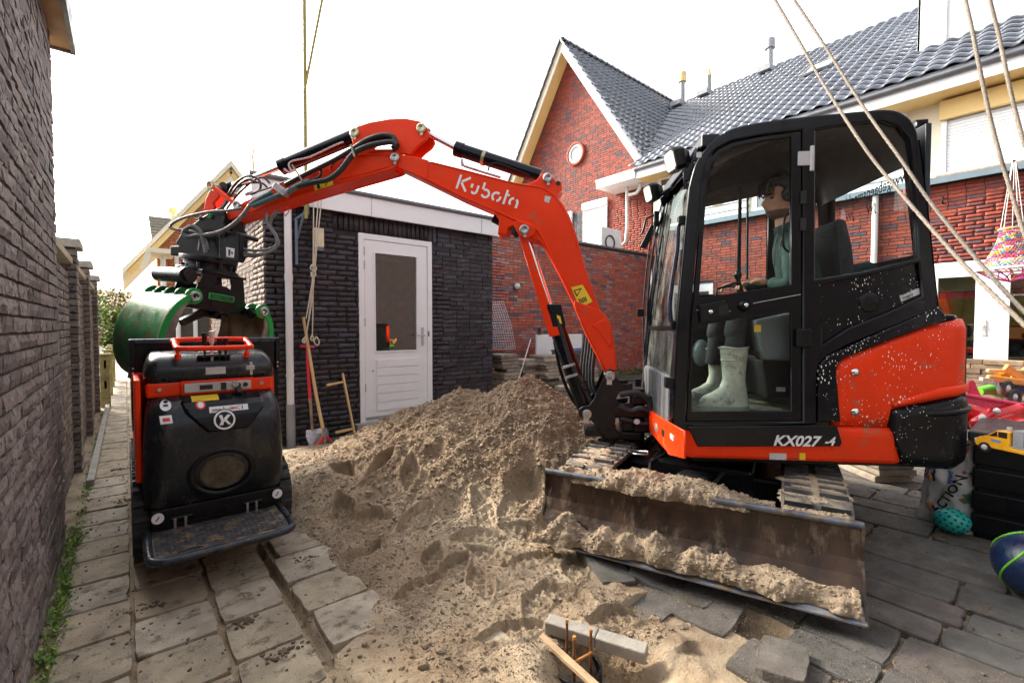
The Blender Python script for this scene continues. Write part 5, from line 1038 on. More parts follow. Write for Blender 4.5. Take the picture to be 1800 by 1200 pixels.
ro.build('cab_roof', blk, ex); b = B(); b.loft(inn, smooth=True, caps=False, closed_ring=False); b.build('headliner', mat('headliner', (.08, .078, .07), .8, bump=.05), ex)
# visor and light inner roof area seen through the top of the door
b = B(); q = [(0.223,2.186),(0.17,2.282),(0.051,2.329),(-0.275,2.367),(-0.275,2.341),(-0.044,2.273),(0.128,2.199),(0.219,2.14)]; b.prism(q, lambda p, d: (p[0], d, p[1]), .30, .66); b.build('inner_visor', pillar, ex, bevel=.01)
b = B(); q = [(0.126,2.27),(-0.403,2.372),(-0.405,2.215),(0.124,2.117)]; b.prism(q, lambda p, d: (p[0], d, p[1]), -.18, .30); b.build('headlining_step', mat('dark_headlining', (.03, .034, .034), .7), ex, bevel=.01)
# far side of the cab
def far(name, m, o_, h_=(), b0=-.235, t=.03): return sp_(name, m, o_, h_, b0=b0, t=t, bev=.005)
fo = [(0.209,0.514),(0.193,1.311),(0.174,1.916),(0.157,2.236),(0.1,2.362),(-0.248,2.456),(-0.648,2.533),(-0.883,2.565)] + [(-.78, 2.38), (-.86, 2.28), (-.89, 1.8), (-.91, .9), (-.88, .70)]
fh1 = [(0.132,1.493),(0.103,2.235),(0.053,2.28),(-0.591,2.381),(-0.607,1.496)]; fh2 = [(-.46, 1.47), (-.46, 2.22), (-.80, 2.22), (-.85, 1.47)]
far('far_side_frame', blkm, fo, [fh1, fh2])
b = B(); q1 = [(p[0], -.222, p[1]) for p in fh1]; q2 = [(p[0], -.222, p[1]) for p in fh2]; b.add(q1, [tuple(range(len(q1)))]).add(q2, [tuple(range(len(q2)))]); b.build('far_windows', gl_cab, ex)
b = B(); q = [(-0.24,2.308),(-0.26,2.307),(-0.26,1.515),(-0.244,1.515),(-0.297,2.272),(-0.31,2.272),(-0.317,1.515),(-0.305,1.515)]; b.prism(q[:4], lambda p, d: (p[0], d, p[1]), -.215, -.195).prism(q[4:], lambda p, d: (p[0], d, p[1]), -.215, -.20); b.build('window_divider', mat('teal_black_bar', (.01, .03, .032), .4), ex)
rwo = [(-0.195,2.24),(0.518,2.223),(0.622,1.631),(-0.102,1.647)]
rh_ = [(-.17, rwo[3][1]), (.66, rwo[3][1]), (.66, rwo[1][1]), (-.17, rwo[1][1])]
plate('rear_window_frame', blkm, ex, rect(-.235, .70, .70, 2.34), [rh_], t=.03, bev=.004, fn=lambda p, q, h: (-.90 + h, p, q), xf=XM)
b = B(); b.add([(-.885, p[0], p[1]) for p in rh_], [(0, 1, 2, 3)]); b.build('rear_window', gl_cab, ex)
def mirtxt(s, b0_, z0_, size, sx=1.0, bold=.0):
    cu = bpy.data.curves.new('t', 'FONT'); cu.body = s; cu.size = 1; cu.resolution_u = 3; cu.offset = bold; me = curve_mesh(cu); V = np.array([v.co[:] for v in me.vertices])
    W3 = np.stack([np.full(len(V), -.878), b0_ - V[:, 0] * size * sx, z0_ + V[:, 1] * size], 1)
    me.vertices.foreach_set('co', W3.astype(np.float32).ravel()); me.materials.clear(); me.materials.append(ink); return link('mirrored_window_lettering', me, ex)
zt_ = rwo[1][1]
mirtxt('www.gebaensmachines', .62, zt_ - .15, .100, .80, .012); mirtxt('JW', .30, zt_ - .25, .07, 1, .02); mirtxt('JW', .08, zt_ - .25, .07, 1, .02)
b = B(); q = [(-1.381,2.4),(-1.416,2.185)]; b.box(q[0][0], q[1][0], -.215, -.205, q[1][1], q[1][1] + .05); b.build('red_tag', redpr, ex)
# rear wall of the cab, floor, black lower lining
b = B(); b.box(-.85, .41, -.22, .70, .70, .748); b.build('cab_floor', mat('sandy_cab_floor', (.13, .12, .09), .9, var=.5, vs=12, bump=.4), ex)
b = B(); b.loft([[(p[0] - .0, bb_, p[1]) for p in sil if p[1] < 2.25 and p[0] < -.5] for bb_ in (.60, .74)], smooth=True, caps=False, closed_ring=False); b.build('rear_corner_post', blk, ex)
b = B(); b.box(-.40, .38, -.21, -.17, .70, 1.30); b.build('far_lining', mat('dark_lining', (.02, .024, .024), .7, bump=.1), ex)
# front: windscreen, posts, wiper, lower panel
tF = [(0.175,2.295)][0]; 
def fpl(b_, z, o=0): 
    z0, z1 = .93, 2.30; a = .425 if z < .93 else .425 - (z - z0) / (z1 - z0) * .17 + .018 * math.sin((z - z0) / (z1 - z0) * math.pi); return (a + o, b_, z)
zs = np.linspace(.93, 2.27, 12)
b = B(); b.loft([[fpl(-.17, z), fpl(.63, z)] for z in zs], caps=False, closed_ring=False); b.build('windscreen', gl_dirty, ex)
for (b0_, b1_, nm) in ((-.235, -.17, 'front_post'), (.625, .738, 'front_post')):
    b = B(); zz = [.60] + list(zs); b.loft([[(fpl(b0_, z, -.03)), (fpl(b1_, z, -.03)), (fpl(b1_, z, .012)), (fpl(b0_ + (.0 if b0_ < 0 else 0), z, .012))] for z in zz], smooth=False); b.build(nm, blk, ex, bevel=.008)
b = B(); b.loft([[fpl(-.17, 1.235, -.01), fpl(.63, 1.235, -.01), fpl(.63, 1.255, .01), fpl(-.17, 1.255, .01)], [fpl(-.17, 1.215, -.01), fpl(.63, 1.215, -.01), fpl(.63, 1.235, .01), fpl(-.17, 1.235, .01)]], smooth=False); b.build('screen_crossbar', blkm, ex)
b = B(); b.box(.385, .435, -.22, .66, .655, .955); b.build('front_lower_panel', mat('scuffed_grey_panel', (.10, .105, .115), .5, var=.5, vs=22, bump=.1, stretch=(1, 1, .1)), ex, bevel=.006)
for k in range(7): b = B(); b.box(.435, .439, -.2 + k * .118, -.2 + k * .118 + .108, .67, .94); b.build('panel_rib', bpy.data.materials['scuffed_grey_panel'], ex, bevel=.0015)
b = B(); b.box(.20, .30, -.235, .735, 2.245, 2.32); b.build('front_header', blk, ex, bevel=.012)
b = B(); q = [(0.392,0.66,1.847),(0.404,0.66,1.821),(0.409,0.66,1.691),(0.436,0.66,1.494),(0.447,0.66,1.362),(0.437,0.66,1.276)]; b.tube(smoothc(q, 4), .014, 10); b.build('grab_rail', mat('blue_black_rail', (.015, .022, .045), .3, coat=.3), ex)
for q in [(0.395,0.67,1.858),(0.429,0.67,1.257)]: b = B(); b.box(q[0] - .03, q[0] + .012, .64, .69, q[2] - .025, q[2] + .025); b.build('rail_bracket', blkm, ex, bevel=.004)
for q in ([(0.442,0.7,0.929)] + [(0.46,-0.2,1.355),(0.472,-0.2,0.821)]): b = B(); b.box(q[0] - .01, q[0] + .035, q[1] - .03, q[1] + .03, q[2] - .03, q[2] + .03).cyl((q[0] + .03, q[1] + .03, q[2]), (q[0] + .03, q[1] + .036, q[2]), .008); b.build('corner_bracket', blkm, ex, bevel=.004)
b = B(); q = [(0.348,0,1.553),(0.369,0,1.675),(0.378,0,1.838),(0.392,0,2)]; b.tube([(p[0] + .02, p[1], p[2]) for p in q], .006, 6).tube([(fpl(.10, 1.3, .03)), (fpl(.02, 1.9, .03))], .005, 6).bar(fpl(.0, 1.42, .02), fpl(.10, 2.0, .02), .008, .02); b.build('wiper', dark_in, ex)
b = B(); q = [(0.208,-0.24,2.394),(0.282,-0.24,2.181),(0.364,-0.24,1.88),(0.399,-0.24,1.575),(0.41,-0.24,1.312),(0.398,-0.24,0.959)]; b.tube(smoothc(q, 5), .008, 8).tube(smoothc([(p[0] + .03, p[1], p[2]) for p in q], 5), .006, 8).tube([fpl(-.25, .7, .01), fpl(-.25, 1.3, .015), fpl(-.25, 2.2, .01)], .014, 8); b.build('far_post_cables', dark_in, ex)
q = (0.409,1.539); qa = MB(XM); 
q2 = [(0.641,1.591),(0.806,1.571),(0.809,1.493),(0.645,1.508)]
b = B(); b.box(.4, .412, .655, .72, 0, 0) if False else None
qy = [(0.431,1.576),(0.39,1.496)]
zy0, zy1 = qy[1][1], qy[0][1]; b = B(); b.add([fpl(.650, zy0, .0135), fpl(.712, zy0, .0135), fpl(.712, zy1, .0135), fpl(.650, zy1, .0135)], [(0, 1, 2, 3)]); yl = b.build('warning_label', yel, ex)
zm = (zy0 + zy1) / 2; b = B(); b.add([fpl(.660, zm + .006, .015), fpl(.702, zm + .006, .015), fpl(.681, zy1 - .005, .015)], [(0, 1, 2)]); b.build('warning_triangle', ink, yl); b = B(); b.add([fpl(.667, zm + .010, .0158), fpl(.695, zm + .010, .0158), fpl(.681, zy1 - .012, .0158)], [(0, 1, 2)]); b.build('triangle_centre', yel, yl); b = B(); b.add([fpl(.668, zy0 + .01, .015), fpl(.694, zy0 + .01, .015), fpl(.694, zm - .006, .015), fpl(.668, zm - .006, .015)], [(0, 1, 2, 3)]); b.build('warning_symbol', ink, yl)
# work lights on brackets
def wlamp(p, d, s=1.0):
    t = ex; d = unit(d); a, u2, _ = frame(d); p = np.array(p); b = B(); R0 = []
    for k, r in ((0, .050), (.02, .053), (.05, .050), (.085, .030)): R0.append([p - d * k * s + (a * x + u2 * y) * r * s for x, y in ((-1, -.7), (-.7, -1), (.7, -1), (1, -.7), (1, .7), (.7, 1), (-.7, 1), (-1, .7))])
    b.loft(R0, smooth=False); l_ = b.build('work_light', blkm, t, bevel=.003); b = B(); b.add([p + d * .002 + (a * x + u2 * y) * .043 * s for x, y in ((-1, -.7), (-.7, -1), (.7, -1), (1, -.7), (1, .7), (.7, 1), (-.7, 1), (-1, .7))], [tuple(range(8))]); b.build('lens', mat('lamp_lens', (.5, .47, .40), .2, bump=.1, bs=90) if 'lamp_lens' not in bpy.data.materials else bpy.data.materials['lamp_lens'], l_); return l_
q = (0.444,0.62,2.213); wlamp((q[0], q[1], q[2]), (.96, .25, -.25), 1.25); q = (0.454,-0.02,2.206); wlamp((q[0], q[1], q[2]), (.96, .25, -.25), 1.2)
for pts in ([(0.363,0.62,2.2),(0.335,0.62,2.209),(0.294,0.62,2.279)], [(0.374,0,2.186),(0.327,0,2.217),(0.256,0,2.259)]): b = B(); b.tube(pts, .014, 8); b.build('lamp_arm', blkm, ex)
q = [(0.386,2.132),(0.352,2.156),(0.316,2.25),(0.277,2.302),(0.252,2.279),(0.306,2.161),(0.345,2.035),(0.382,2.03)]; sp_('lamp_bracket', blk, q, [circ((0.328,2.184), .008, 8), circ((0.364,2.074), .008, 8)], b0=.68, t=.008, bev=.002)
q = [(0.353,2.188),(0.293,2.248),(0.233,2.317),(0.192,2.299),(0.28,2.186),(0.332,2.121)]; sp_('lamp_bracket', blk, q, b0=-.1, t=.01, bev=.002)
b = B(); q = [(0.33,2.216),(0.303,2.187)]; b.box(q[0][0], q[1][0], .744, .745, q[1][1], q[0][1]); b.build('white_red_label', silv, ex)
b = B(); q = [(0.364,-0.25,2.108),(0.423,-0.25,2.083),(0.444,-0.25,1.996),(0.457,-0.25,1.962)]; b.tube(q, .009, 8); b.build('mirror_arm', blkm, ex); b = B(); q = [(0.363,-0.25,2.029),(0.447,-0.25,1.857)]; b.bar(q[0], q[1], .05, .022, (0, 1, 0)); b.build('mirror', blkm, ex, bevel=.006)
b = B(); q = [(0.37,-0.22,2.126),(0.335,-0.22,2.014)]; b.box(q[0][0], q[1][0], -.24, -.2, q[1][2], q[0][2]); b.build('mirror_bracket', blkm, ex, bevel=.004)
q = [(-0.882,2.397),(-0.946,2.4),(-0.953,2.331),(-0.925,2.307),(-0.894,2.352)]; sp_('rear_bracket', blk, q, [circ((-0.923,2.364), .012, 8)], b0=.56, t=.05, bev=.004)
# seat, levers, console
q = [(-0.381,1.343),(-0.665,1.37),(-0.684,1.246),(-0.4,1.221)]; b = B(); b.prism(q, lambda p, d: (p[0], d, p[1]), .02, .50); b.build('seat_cushion', trousm, ex, bevel=.03)
q = [(-0.56,1.886),(-0.628,1.914),(-0.672,1.739),(-0.698,1.52),(-0.71,1.265),(-0.607,1.246),(-0.585,1.631)]; b = B(); b.prism(q, lambda p, d: (p[0], d, p[1]), .02, .45); b.build('seat_back', trousm, ex, bevel=.04)
q = [(-0.696,1.621),(-0.744,1.642),(-0.83,1.656),(-0.896,1.633),(-0.897,1.552),(-0.698,1.525)]; b = B(); b.prism(q, lambda p, d: (p[0], d, p[1]), -.1, .35); b.build('rear_hump', hoodm, ex, bevel=.03)
q = [(-0.047,1.287),(-0.247,1.332),(-0.252,1.055),(-0.111,1.057),(-0.085,1.104)]; b = B(); b.prism(q, lambda p, d: (p[0], d, p[1]), .50, .62); b.build('side_console', mat('grey_console', (.11, .13, .135), .5, var=.1, vs=8), ex, bevel=.012)
q = [(-0.038,1.26),(-0.076,1.22)]; b = B(); b.box(q[0][0], q[1][0], .622, .624, q[1][1], q[0][1]); b.build('console_label', yel, ex)
q = [(-0.137,1.047),(-0.306,1.048),(-0.31,0.818),(-0.173,0.816)]; b = B(); b.prism(q, lambda p, d: (p[0], d, p[1]), .0, .5); b.build('seat_base', dark_in, ex, bevel=.01)
q = [(-0.218,0.886),(-0.27,0.859)]; b = B(); b.box(q[0][0], q[1][0], .504, .506, q[1][1], q[0][1]); b.build('base_label', silv, ex)
b = B(); b.tube([(0.178,0.62,1.416),(0.169,0.62,1.469),(0.077,0.62,1.501),(0.043,0.62,1.504),(0.026,0.62,1.445)], .008, 8).tube([(-0.017,0.45,1.439),(-0.01,0.45,1.491),(-0.006,0.45,1.544)], .012, 8); b.build('armrest_rail', blkm, ex)
q = (-0.006,0.45,1.565); b = B(); b.ball(q, .022, .022, .03); b.build('lever_knob', blkm, ex); b = B(); b.tube([(-0.024,0.4,1.57),(-0.026,0.4,1.866),(-0.026,0.4,2.112)], .007, 8); b.ball((-0.023,0.4,1.588), .018); b.build('upright_bar', blkm, ex)
b = B(); b.tube([(-0.004,0.3,1.265),(-0.077,0.3,1.154),(-0.155,0.3,1.088)], .012, 8).tube([(0.022,0,0.777),(-0.042,0,0.982),(-0.09,0,1.145)], .01, 8).tube([(0.048,0.5,1.264),(0.007,0.5,1.195),(-0.07,0.5,1.109),(-0.12,0.5,1.057)], .009, 8); b.build('travel_levers', dkst, ex)
b = B(); q = [(0.184,0.2,0.803),(0.021,0.2,0.79)]; b.bar(q[0], q[1], .12, .02, (0, 0, 1)); b.build('pedal', steel, ex)
b = B(); q = (0.048,-0.1,1.057); b.ball(q, .06, .06, .10); b.build('bottle', mat('pale_bottle', (.15, .19, .19), .3), ex)
# ---- swing post at the front
spx = [(0.872,0.692),(0.844,0.733),(0.77,0.896),(0.754,0.936),(0.73,0.953),(0.703,0.937),(0.683,0.889),(0.647,0.849),(0.607,0.846),(0.572,0.854),(0.572,0.798),(0.638,0.785),(0.666,0.784),(0.685,0.744),(0.658,0.704),(0.571,0.713),(0.571,0.681),(0.626,0.656),(0.685,0.63),(0.692,0.549),(0.68,0.517),(0.632,0.486),(0.695,0.456),(0.747,0.455),(0.791,0.51),(0.859,0.586),(0.919,0.593),(0.948,0.625),(0.944,0.666),(0.912,0.687)]
for b0_ in (.105, -.13): sp_('swing_bracket', blkm, spx, b0=b0_, t=.025, bev=.005)
b = B(); b.box(.50, .78, -.10, .10, .44, .50).box(.45, .72, -.10, .10, .60, .66).box(.70, .9, -.09, .09, .46, .52).box(.50, .64, -.09, .09, .50, .62); b.build('swing_casting', blkm, ex, bevel=.012)
b = B(); b.cyl((.52, 0, .40), (.52, 0, .80), .055).box(.40, .56, -.11, .11, .50, .56).box(.40, .56, -.11, .11, .70, .76); b.build('swing_pin_post', blkm, ex, bevel=.01)
for pts in ([(0.661,0.14,0.775),(0.582,0.14,0.788),(0.52,0.14,0.777),(0.465,0.14,0.73),(0.442,0.14,0.671)], [(0.668,0.14,0.699),(0.589,0.14,0.66),(0.512,0.14,0.678),(0.442,0.14,0.651)], [(0.654,0.1,0.599),(0.567,0.1,0.58),(0.496,0.1,0.562),(0.433,0.1,0.575)]): b = B(); b.tube(smoothc(pts, 5), [.024] * 11 if len(pts) == 3 else [.022] * len(smoothc(pts, 5)), 10); b.build('swing_hose', hosem, ex)
b = B(); q = (0.546,0.14,0.581); b.cyl((q[0], .13, q[2]), (q[0], .16, q[2] + .01), .02); b.build('hose_fitting', steel, ex)
for (q, r) in (((0.728,0.902), .036), ((0.888,0.629), .034)): b = B(); b.cyl((q[0], -.14, q[1]), (q[0], .142, q[1]), r * .8, n=18).lathe([(0, .008), (r * .7, .008), (r, 0)], (q[0], .131, q[1]), (0, 1, 0), 18).box(q[0] - .012, q[0] + .025, .131, .142, q[1] - .06, q[1]); b.build('pivot_pin', steel, ex, bevel=.002)
b = B(); q = [(-0.13,1,1.722)]; b.tube([(.62, .30, .42), (.60, .40, .425), (.52, .42, .43), (.50, .34, .43)], .008, 6, closed=True); b.build('tie_down_ring', steel, ex)
# ---- boom
bm = [(2.294,2.521),(2.246,2.515),(2.118,2.493),(2.024,2.453),(1.717,2.368),(1.399,2.277),(1.305,2.274),(1.252,2.3),(1.216,2.339),(1.171,2.35),(1.135,2.32),(1.115,2.284),(1.07,2.274),(1.07,2.234),(1.098,2.195),(1.09,2.155),(1.062,2.122),(1.017,2.041),(0.965,1.899),(0.908,1.678),(0.835,1.468),(0.794,1.363),(0.747,1.318),(0.722,1.274),(0.706,1.186),(0.685,1.073),(0.677,0.943),(0.696,0.923),(0.76,0.922),(0.8,1.011),(0.906,1.222),(0.991,1.432),(1.08,1.615),(1.133,1.713),(1.19,1.819),(1.231,1.86),(1.272,1.877),(1.325,1.878),(1.374,1.904),(1.399,1.953),(1.423,1.974),(1.456,1.962),(1.464,1.918),(1.531,1.919),(1.522,2.021),(1.559,2.083),(1.793,2.187),(2.089,2.336),(2.268,2.425),(2.316,2.464),(2.32,2.501)]
boom = sp_('boom', red, bm, b0=-.095, t=.19, bev=.008)
# raised seam plates on the near face
sp_('boom_foot_casting', red, [(0.987,1.441),(0.79,1.359),(0.73,1.282),(0.697,1.073),(0.681,0.943),(0.752,0.935),(0.796,1.015),(0.897,1.218),(0.97,1.368)], b0=.086, t=.022, bev=.006, parent=boom)
sp_('boom_rib', red, [(0.858,1.258),(0.77,1.306),(0.734,1.274),(0.714,1.145),(0.729,1.097),(0.761,1.145),(0.81,1.218)], b0=.10, t=.018, bev=.007, parent=boom)
sp_('boom_head_plate', red, [(2.311,2.513),(2.268,2.515),(2.045,2.466),(2.046,2.339),(2.089,2.336),(2.247,2.411),(2.311,2.455)], b0=.09, t=.012, bev=.004, parent=boom)
sp_('cylinder_lug', red, [(1.415,1.978),(1.386,2.009),(1.284,1.975),(1.255,1.942),(1.264,1.906),(1.321,1.878),(1.378,1.904)], b0=.09, t=.03, bev=.004, parent=boom)
b = B(); b.tube(smoothc([(2.269,0.097,2.426),(2.077,0.097,2.341),(1.793,0.097,2.196),(1.56,0.097,2.092),(1.407,0.097,2.019),(1.284,0.097,1.975),(1.223,0.097,1.909),(1.174,0.097,1.819),(1.08,0.097,1.624),(0.991,0.097,1.437)], 4), .007, 6); b.build('weld_seam', red, boom)
b = B(); b.tube(smoothc([(2.025,0.097,2.45),(1.717,0.097,2.365),(1.399,0.097,2.274),(1.224,0.097,2.24),(1.122,0.097,2.177),(1.062,0.097,2.091),(1.009,0.097,1.973),(0.94,0.097,1.751),(0.839,0.097,1.46)], 4), .005, 6); b.build('weld_seam', red, boom)
def pin(p, b0_, b1_, r, nm='pivot_pin', m=steel):
    b = B(); b.cyl((p[0], b0_, p[1]), (p[0], b1_, p[1]), r * .62, n=18).lathe([(0, .004), (r * .45, .004), (r * .5, .009), (r * .8, .009), (r, .004), (r, 0)], (p[0], b1_ - .002, p[1]), (0, 1, 0), 20).cyl((p[0] - .005, b1_, p[1] - r * 1.25), (p[0] - .005, b1_ + .008, p[1] - r * 1.25), r * .32, n=10); return b.build(nm, m, ex)
brass = mat('brassy_zinc_pin', (.45, .42, .28), .4, metal=.7, var=.2)
pin((2.286,2.484), -.13, .125, .034); pin((1.336,1.941), -.13, .125, .036); pin((1.171,2.302), -.13, .115, .034)
b = B(); q = (1.098,2.267); b.cyl((q[0], -.1, q[1]), (q[0], .097, q[1]), .016); b.build('pin_hole', dark_in, boom)
b = B(); q = (1.415,1.945); b.cyl((q[0], -.1, q[1]), (q[0], .097, q[1]), .02); b.build('pin_hole', dark_in, boom)
b = B(); q = [(1.581,-0.05,2.069),(1.555,-0.05,2.09),(1.529,-0.05,2.017)]; b.cyl(q[0], (q[0][0] - .09, -.05, q[0][2] - .05), .035); b.build('boom_lamp', blkm, boom)
# lettering along the boom
q0 = (1.843,2.311); q1 = (1.403,2.156); an = math.atan2(q1[1] - q0[1], -(q1[0] - q0[0])); Ls = math.hypot(q1[0] - q0[0], q1[1] - q0[1])
def stroke_letters(parent, m, org, ang, unitl, glyphs, b0_, w):
    c, s_ = math.cos(ang), math.sin(ang); mb = B(); x0 = 0
    for adv, strokes in glyphs:
        for st in strokes:
            P = [np.array(p, float) for p in st]; L_, R_ = [], []
            for i, p in enumerate(P):
                d = unit(P[min(i + 1, len(P) - 1)] - P[max(i - 1, 0)]); nn = np.array([-d[1], d[0]]) * w / 2; L_.append(p + nn); R_.append(p - nn)
            for i in range(len(P) - 1):
                qd = [R_[i], R_[i + 1], L_[i + 1], L_[i]]; mb.add([(org[0] - ((p[0] + x0) * c - p[1] * s_ * 1) * unitl * 1, b0_, org[1] + ((p[0] + x0) * s_ + p[1] * c) * unitl) for p in qd], [(0, 1, 2, 3)])
        x0 += adv
    return mb.build('brand_lettering', m, parent)
def arc(cx, cy, r, a0, a1, n=10): return [(cx + r * math.cos(math.radians(a0 + (a1 - a0) * k / n)), cy + r * math.sin(math.radians(a0 + (a1 - a0) * k / n))) for k in range(n + 1)]
gl = [(.98, [[(.10, .0), (.10, 1.0)], [(.82, 1.0), (.30, .56)], [(.30, .50), (.78, .0)]]),
      (.80, [[(.10, .66), (.10, .38)], [(.18, .10)] + arc(.34, .26, .20, 230, 360, 6) + [(.54, .66)]]),
      (.80, [[(.10, 1.0), (.10, .52)], arc(.36, .30, .26, 130, -150, 12)]),
      (.78, [arc(.36, .32, .28, 60, 250, 10), arc(.36, .32, .28, 20, -70, 6)]),
      (.50, [[(.20, 1.0), (.20, .0)], [(.24, .68), (.44, .68)]]),
      (.80, [arc(.34, .32, .27, 100, 230, 8), arc(.34, .32, .27, 60, 0, 5) + [(.61, .0)]])]
stroke_letters(boom, wht, (q0[0], q0[1] - .055), an, Ls / 4.45, gl, .0965, .16)
q = [(1.003,1.53),(0.923,1.549),(0.851,1.428),(0.942,1.384)]; b = B(); b.add([(p[0], .0975, p[1]) for p in q], [(0, 1, 2, 3)]); yl = b.build('warning_label', yel, boom)
q = [(0.987,1.509),(0.927,1.525),(0.963,1.461)]; b = B(); b.add([(p[0], .0985, p[1]) for p in q], [(0, 1, 2)]); b.build('warning_triangle', ink, yl)
q = [(0.975,1.505),(0.939,1.513),(0.961,1.477)]; b = B(); b.add([(p[0], .0992, p[1]) for p in q], [(0, 1, 2)]); b.build('triangle_centre', yel, yl)
q = [(0.955,1.448),(0.899,1.468),(0.883,1.432),(0.935,1.408)]; b = B()
for k in range(5): f = lambda t, s: tuple(np.array(q[0]) * (1 - t) * (1 - s) + np.array(q[1]) * t * (1 - s) + np.array(q[2]) * t * s + np.array(q[3]) * (1 - t) * s); P = [f(k * .2, 0.1 * (k % 3)), f(k * .2 + .13, .1), f(k * .2 + .13, .9), f(k * .2, 1 - .1 * (k % 2))]; b.add([(p[0], .0985, p[1]) for p in P], [(0, 1, 2, 3)])
b.build('warning_symbol', ink, yl)
q = [(1.191,2.182),(1.147,2.173),(1.163,2.129),(1.195,2.142)]; b = B(); b.add([(p[0], .0975, p[1]) for p in q], [(0, 1, 2, 3)]); b.build('small_label', silv, boom)
# arm cylinder above the boom
def cylinder(rodp, joint, endp, rb, rr, b0_, nm='cylinder'):
    r0 = (rodp[0], b0_, rodp[1]); j = (joint[0], b0_, joint[1]); e = (endp[0], b0_, endp[1]); b = B(); b.cyl(j, e, rb, n=20); d = unit(np.array(e) - np.array(j)); b.cyl(np.array(j) - d * .01, np.array(j) + d * .05, rb * 1.1, n=20)
    o = b.build(nm, blk, ex, bevel=.004); b = B(); b.cyl(r0, j, rr, n=14); b.build('piston_rod', chrome, o); b = B(); b.cyl((rodp[0], b0_ - .04, rodp[1]), (rodp[0], b0_ + .04, rodp[1]), rr * 1.9, n=16).bar(r0, np.array(r0) + d * -1 * -.06, rr * 2.2, rr * 2.2); b.build('rod_eye', blkm, o); return o
c1 = cylinder((2.117,2.723), (1.852,2.574), (1.228,2.351), .050, .020, .0, 'arm_cylinder')
b = B(); b.tube([(1.803,0.05,2.462),(1.786,0.05,2.428),(1.642,0.05,2.378),(1.516,0.05,2.337)], .010, 8).tube([(1.805,0.04,2.482),(1.801,0.04,2.432)], .012, 8); b.build('cylinder_pipe', steel, c1); q = [(1.642,2.54),(1.659,2.449)]; b = B(); dd = unit(((1.228,2.351)[0] - (1.852,2.574)[0], 0, (1.228,2.351)[1] - (1.852,2.574)[1])); cm = np.array(((1.646,2.499)[0], 0, (1.646,2.499)[1])); b.cyl(cm - dd * .012, cm + dd * .012, .056, n=20); b.build('clamp_band', brass, c1)
b = B(); b.tube(smoothc([(1.608,0.05,2.389),(1.591,0.05,2.43),(1.541,0.05,2.44),(1.412,0.05,2.391),(1.308,0.05,2.346)], 5), .006, 8); b.build('cylinder_pipe', blkm, c1)
# boom cylinder below
c2 = cylinder((1.343,1.96), (1.154,1.392), (0.886,0.633), .060, .024, .02, 'boom_cylinder')
b = B(); q = [(1.179,1.413),(1.075,1.412),(1.038,1.258),(1.133,1.246)]; b.prism(q, lambda p, d: (p[0], d, p[1]), -.05, .085); b.build('cylinder_head', blkm, c2, bevel=.008)
b = B(); b.tube(smoothc([(1.1,0.07,1.308),(1.058,0.07,1.176),(1.009,0.07,1.012),(0.943,0.07,0.88),(0.886,0.07,0.774),(0.853,0.07,0.684)], 5), .018, 10); b.build('cylinder_hose', hosem, c2); b = B(); b.tube(smoothc([(0.903,0.09,0.867),(0.871,0.09,0.777),(0.854,0.09,0.736)], 4), .006, 6).tube(smoothc([(1.121,-0.06,1.139),(1.078,-0.06,0.925),(1.014,-0.06,0.754),(0.937,-0.06,0.634)], 5), .013, 8); b.build('cylinder_pipe', blkm, c2)
for (p0_, p1_) in ([(1.058,0.09,0.955),(0.973,0.09,0.985)], [(1.041,0.09,0.881),(0.956,0.09,0.911)]): b = B(); b.bar(p0_, p1_, .016, .03, (0, 1, 0)); b.build('clamp_band', steel, c2)
q = [(1.104,1.336),(1.079,1.323),(1.067,1.27),(1.099,1.283)]; b = B(); b.add([(p[0], .0858, p[1]) for p in q], [(0, 1, 2, 3)]); b.build('label', yel, c2)
for q in [(0.932,0.851),(0.895,0.803)]: b = B(); b.box(q[0] - .02, q[0] + .03, .06, .10, q[1] - .008, q[1] + .008); b.build('hose_clamp', blkm, c2, bevel=.002)
sp_('cylinder_guard', red, [(1.375,1.885),(1.313,1.864),(1.079,1.189),(1.156,1.176)], b0=.07, t=.012, bev=.004)
b = B()
for k in range(5): b.tube(smoothc([(q[0] + .02 * k, q[1] + (-.03 * k), q[2]) for q in [(0.812,-0.08,1.182),(0.824,-0.08,1.054),(0.836,-0.08,0.925),(0.826,-0.08,0.796),(0.758,-0.08,0.712),(0.653,-0.08,0.692)]], 5), .014, 8)
b.build('boom_hoses', hosem, ex)
# ---- arm (stick)
am_ = [(2.626,2.66),(2.617,2.706),(2.581,2.733),(2.484,2.758),(2.332,2.776),(2.211,2.774),(2.105,2.749),(2.05,2.702),(2.037,2.652),(2.063,2.612),(2.119,2.573),(2.153,2.542),(2.17,2.509),(2.218,2.519),(2.261,2.521),(2.257,2.463),(2.283,2.423),(2.314,2.411),(2.777,2.301),(3.148,2.206),(3.482,2.112),(3.605,2.072),(3.646,2.103),(3.631,2.142),(3.551,2.17),(3.49,2.207),(3.382,2.243),(3.229,2.315),(2.954,2.43),(2.814,2.484),(2.707,2.522),(2.627,2.556),(2.618,2.602)]
hole = [(2.525,2.631),(2.494,2.655),(2.442,2.665),(2.355,2.661),(2.303,2.647),(2.277,2.617),(2.273,2.579),(2.286,2.551),(2.321,2.557),(2.443,2.561),(2.504,2.589)]
for b0_ in (.065, -.095): arm = sp_('arm_side_plate', red, am_, [hole], b0=b0_, t=.03, bev=.005)
b = B(); lo = [(2.312,2.41),(2.774,2.3),(3.145,2.205),(3.479,2.111),(3.624,2.071)]; b.loft([[(p[0], -.09, p[1] + .004), (p[0], .09, p[1] + .004), (p[0], .09, p[1] + .02), (p[0], -.09, p[1] + .02)] for p in lo], smooth=False); b.build('arm_underside', red, ex)
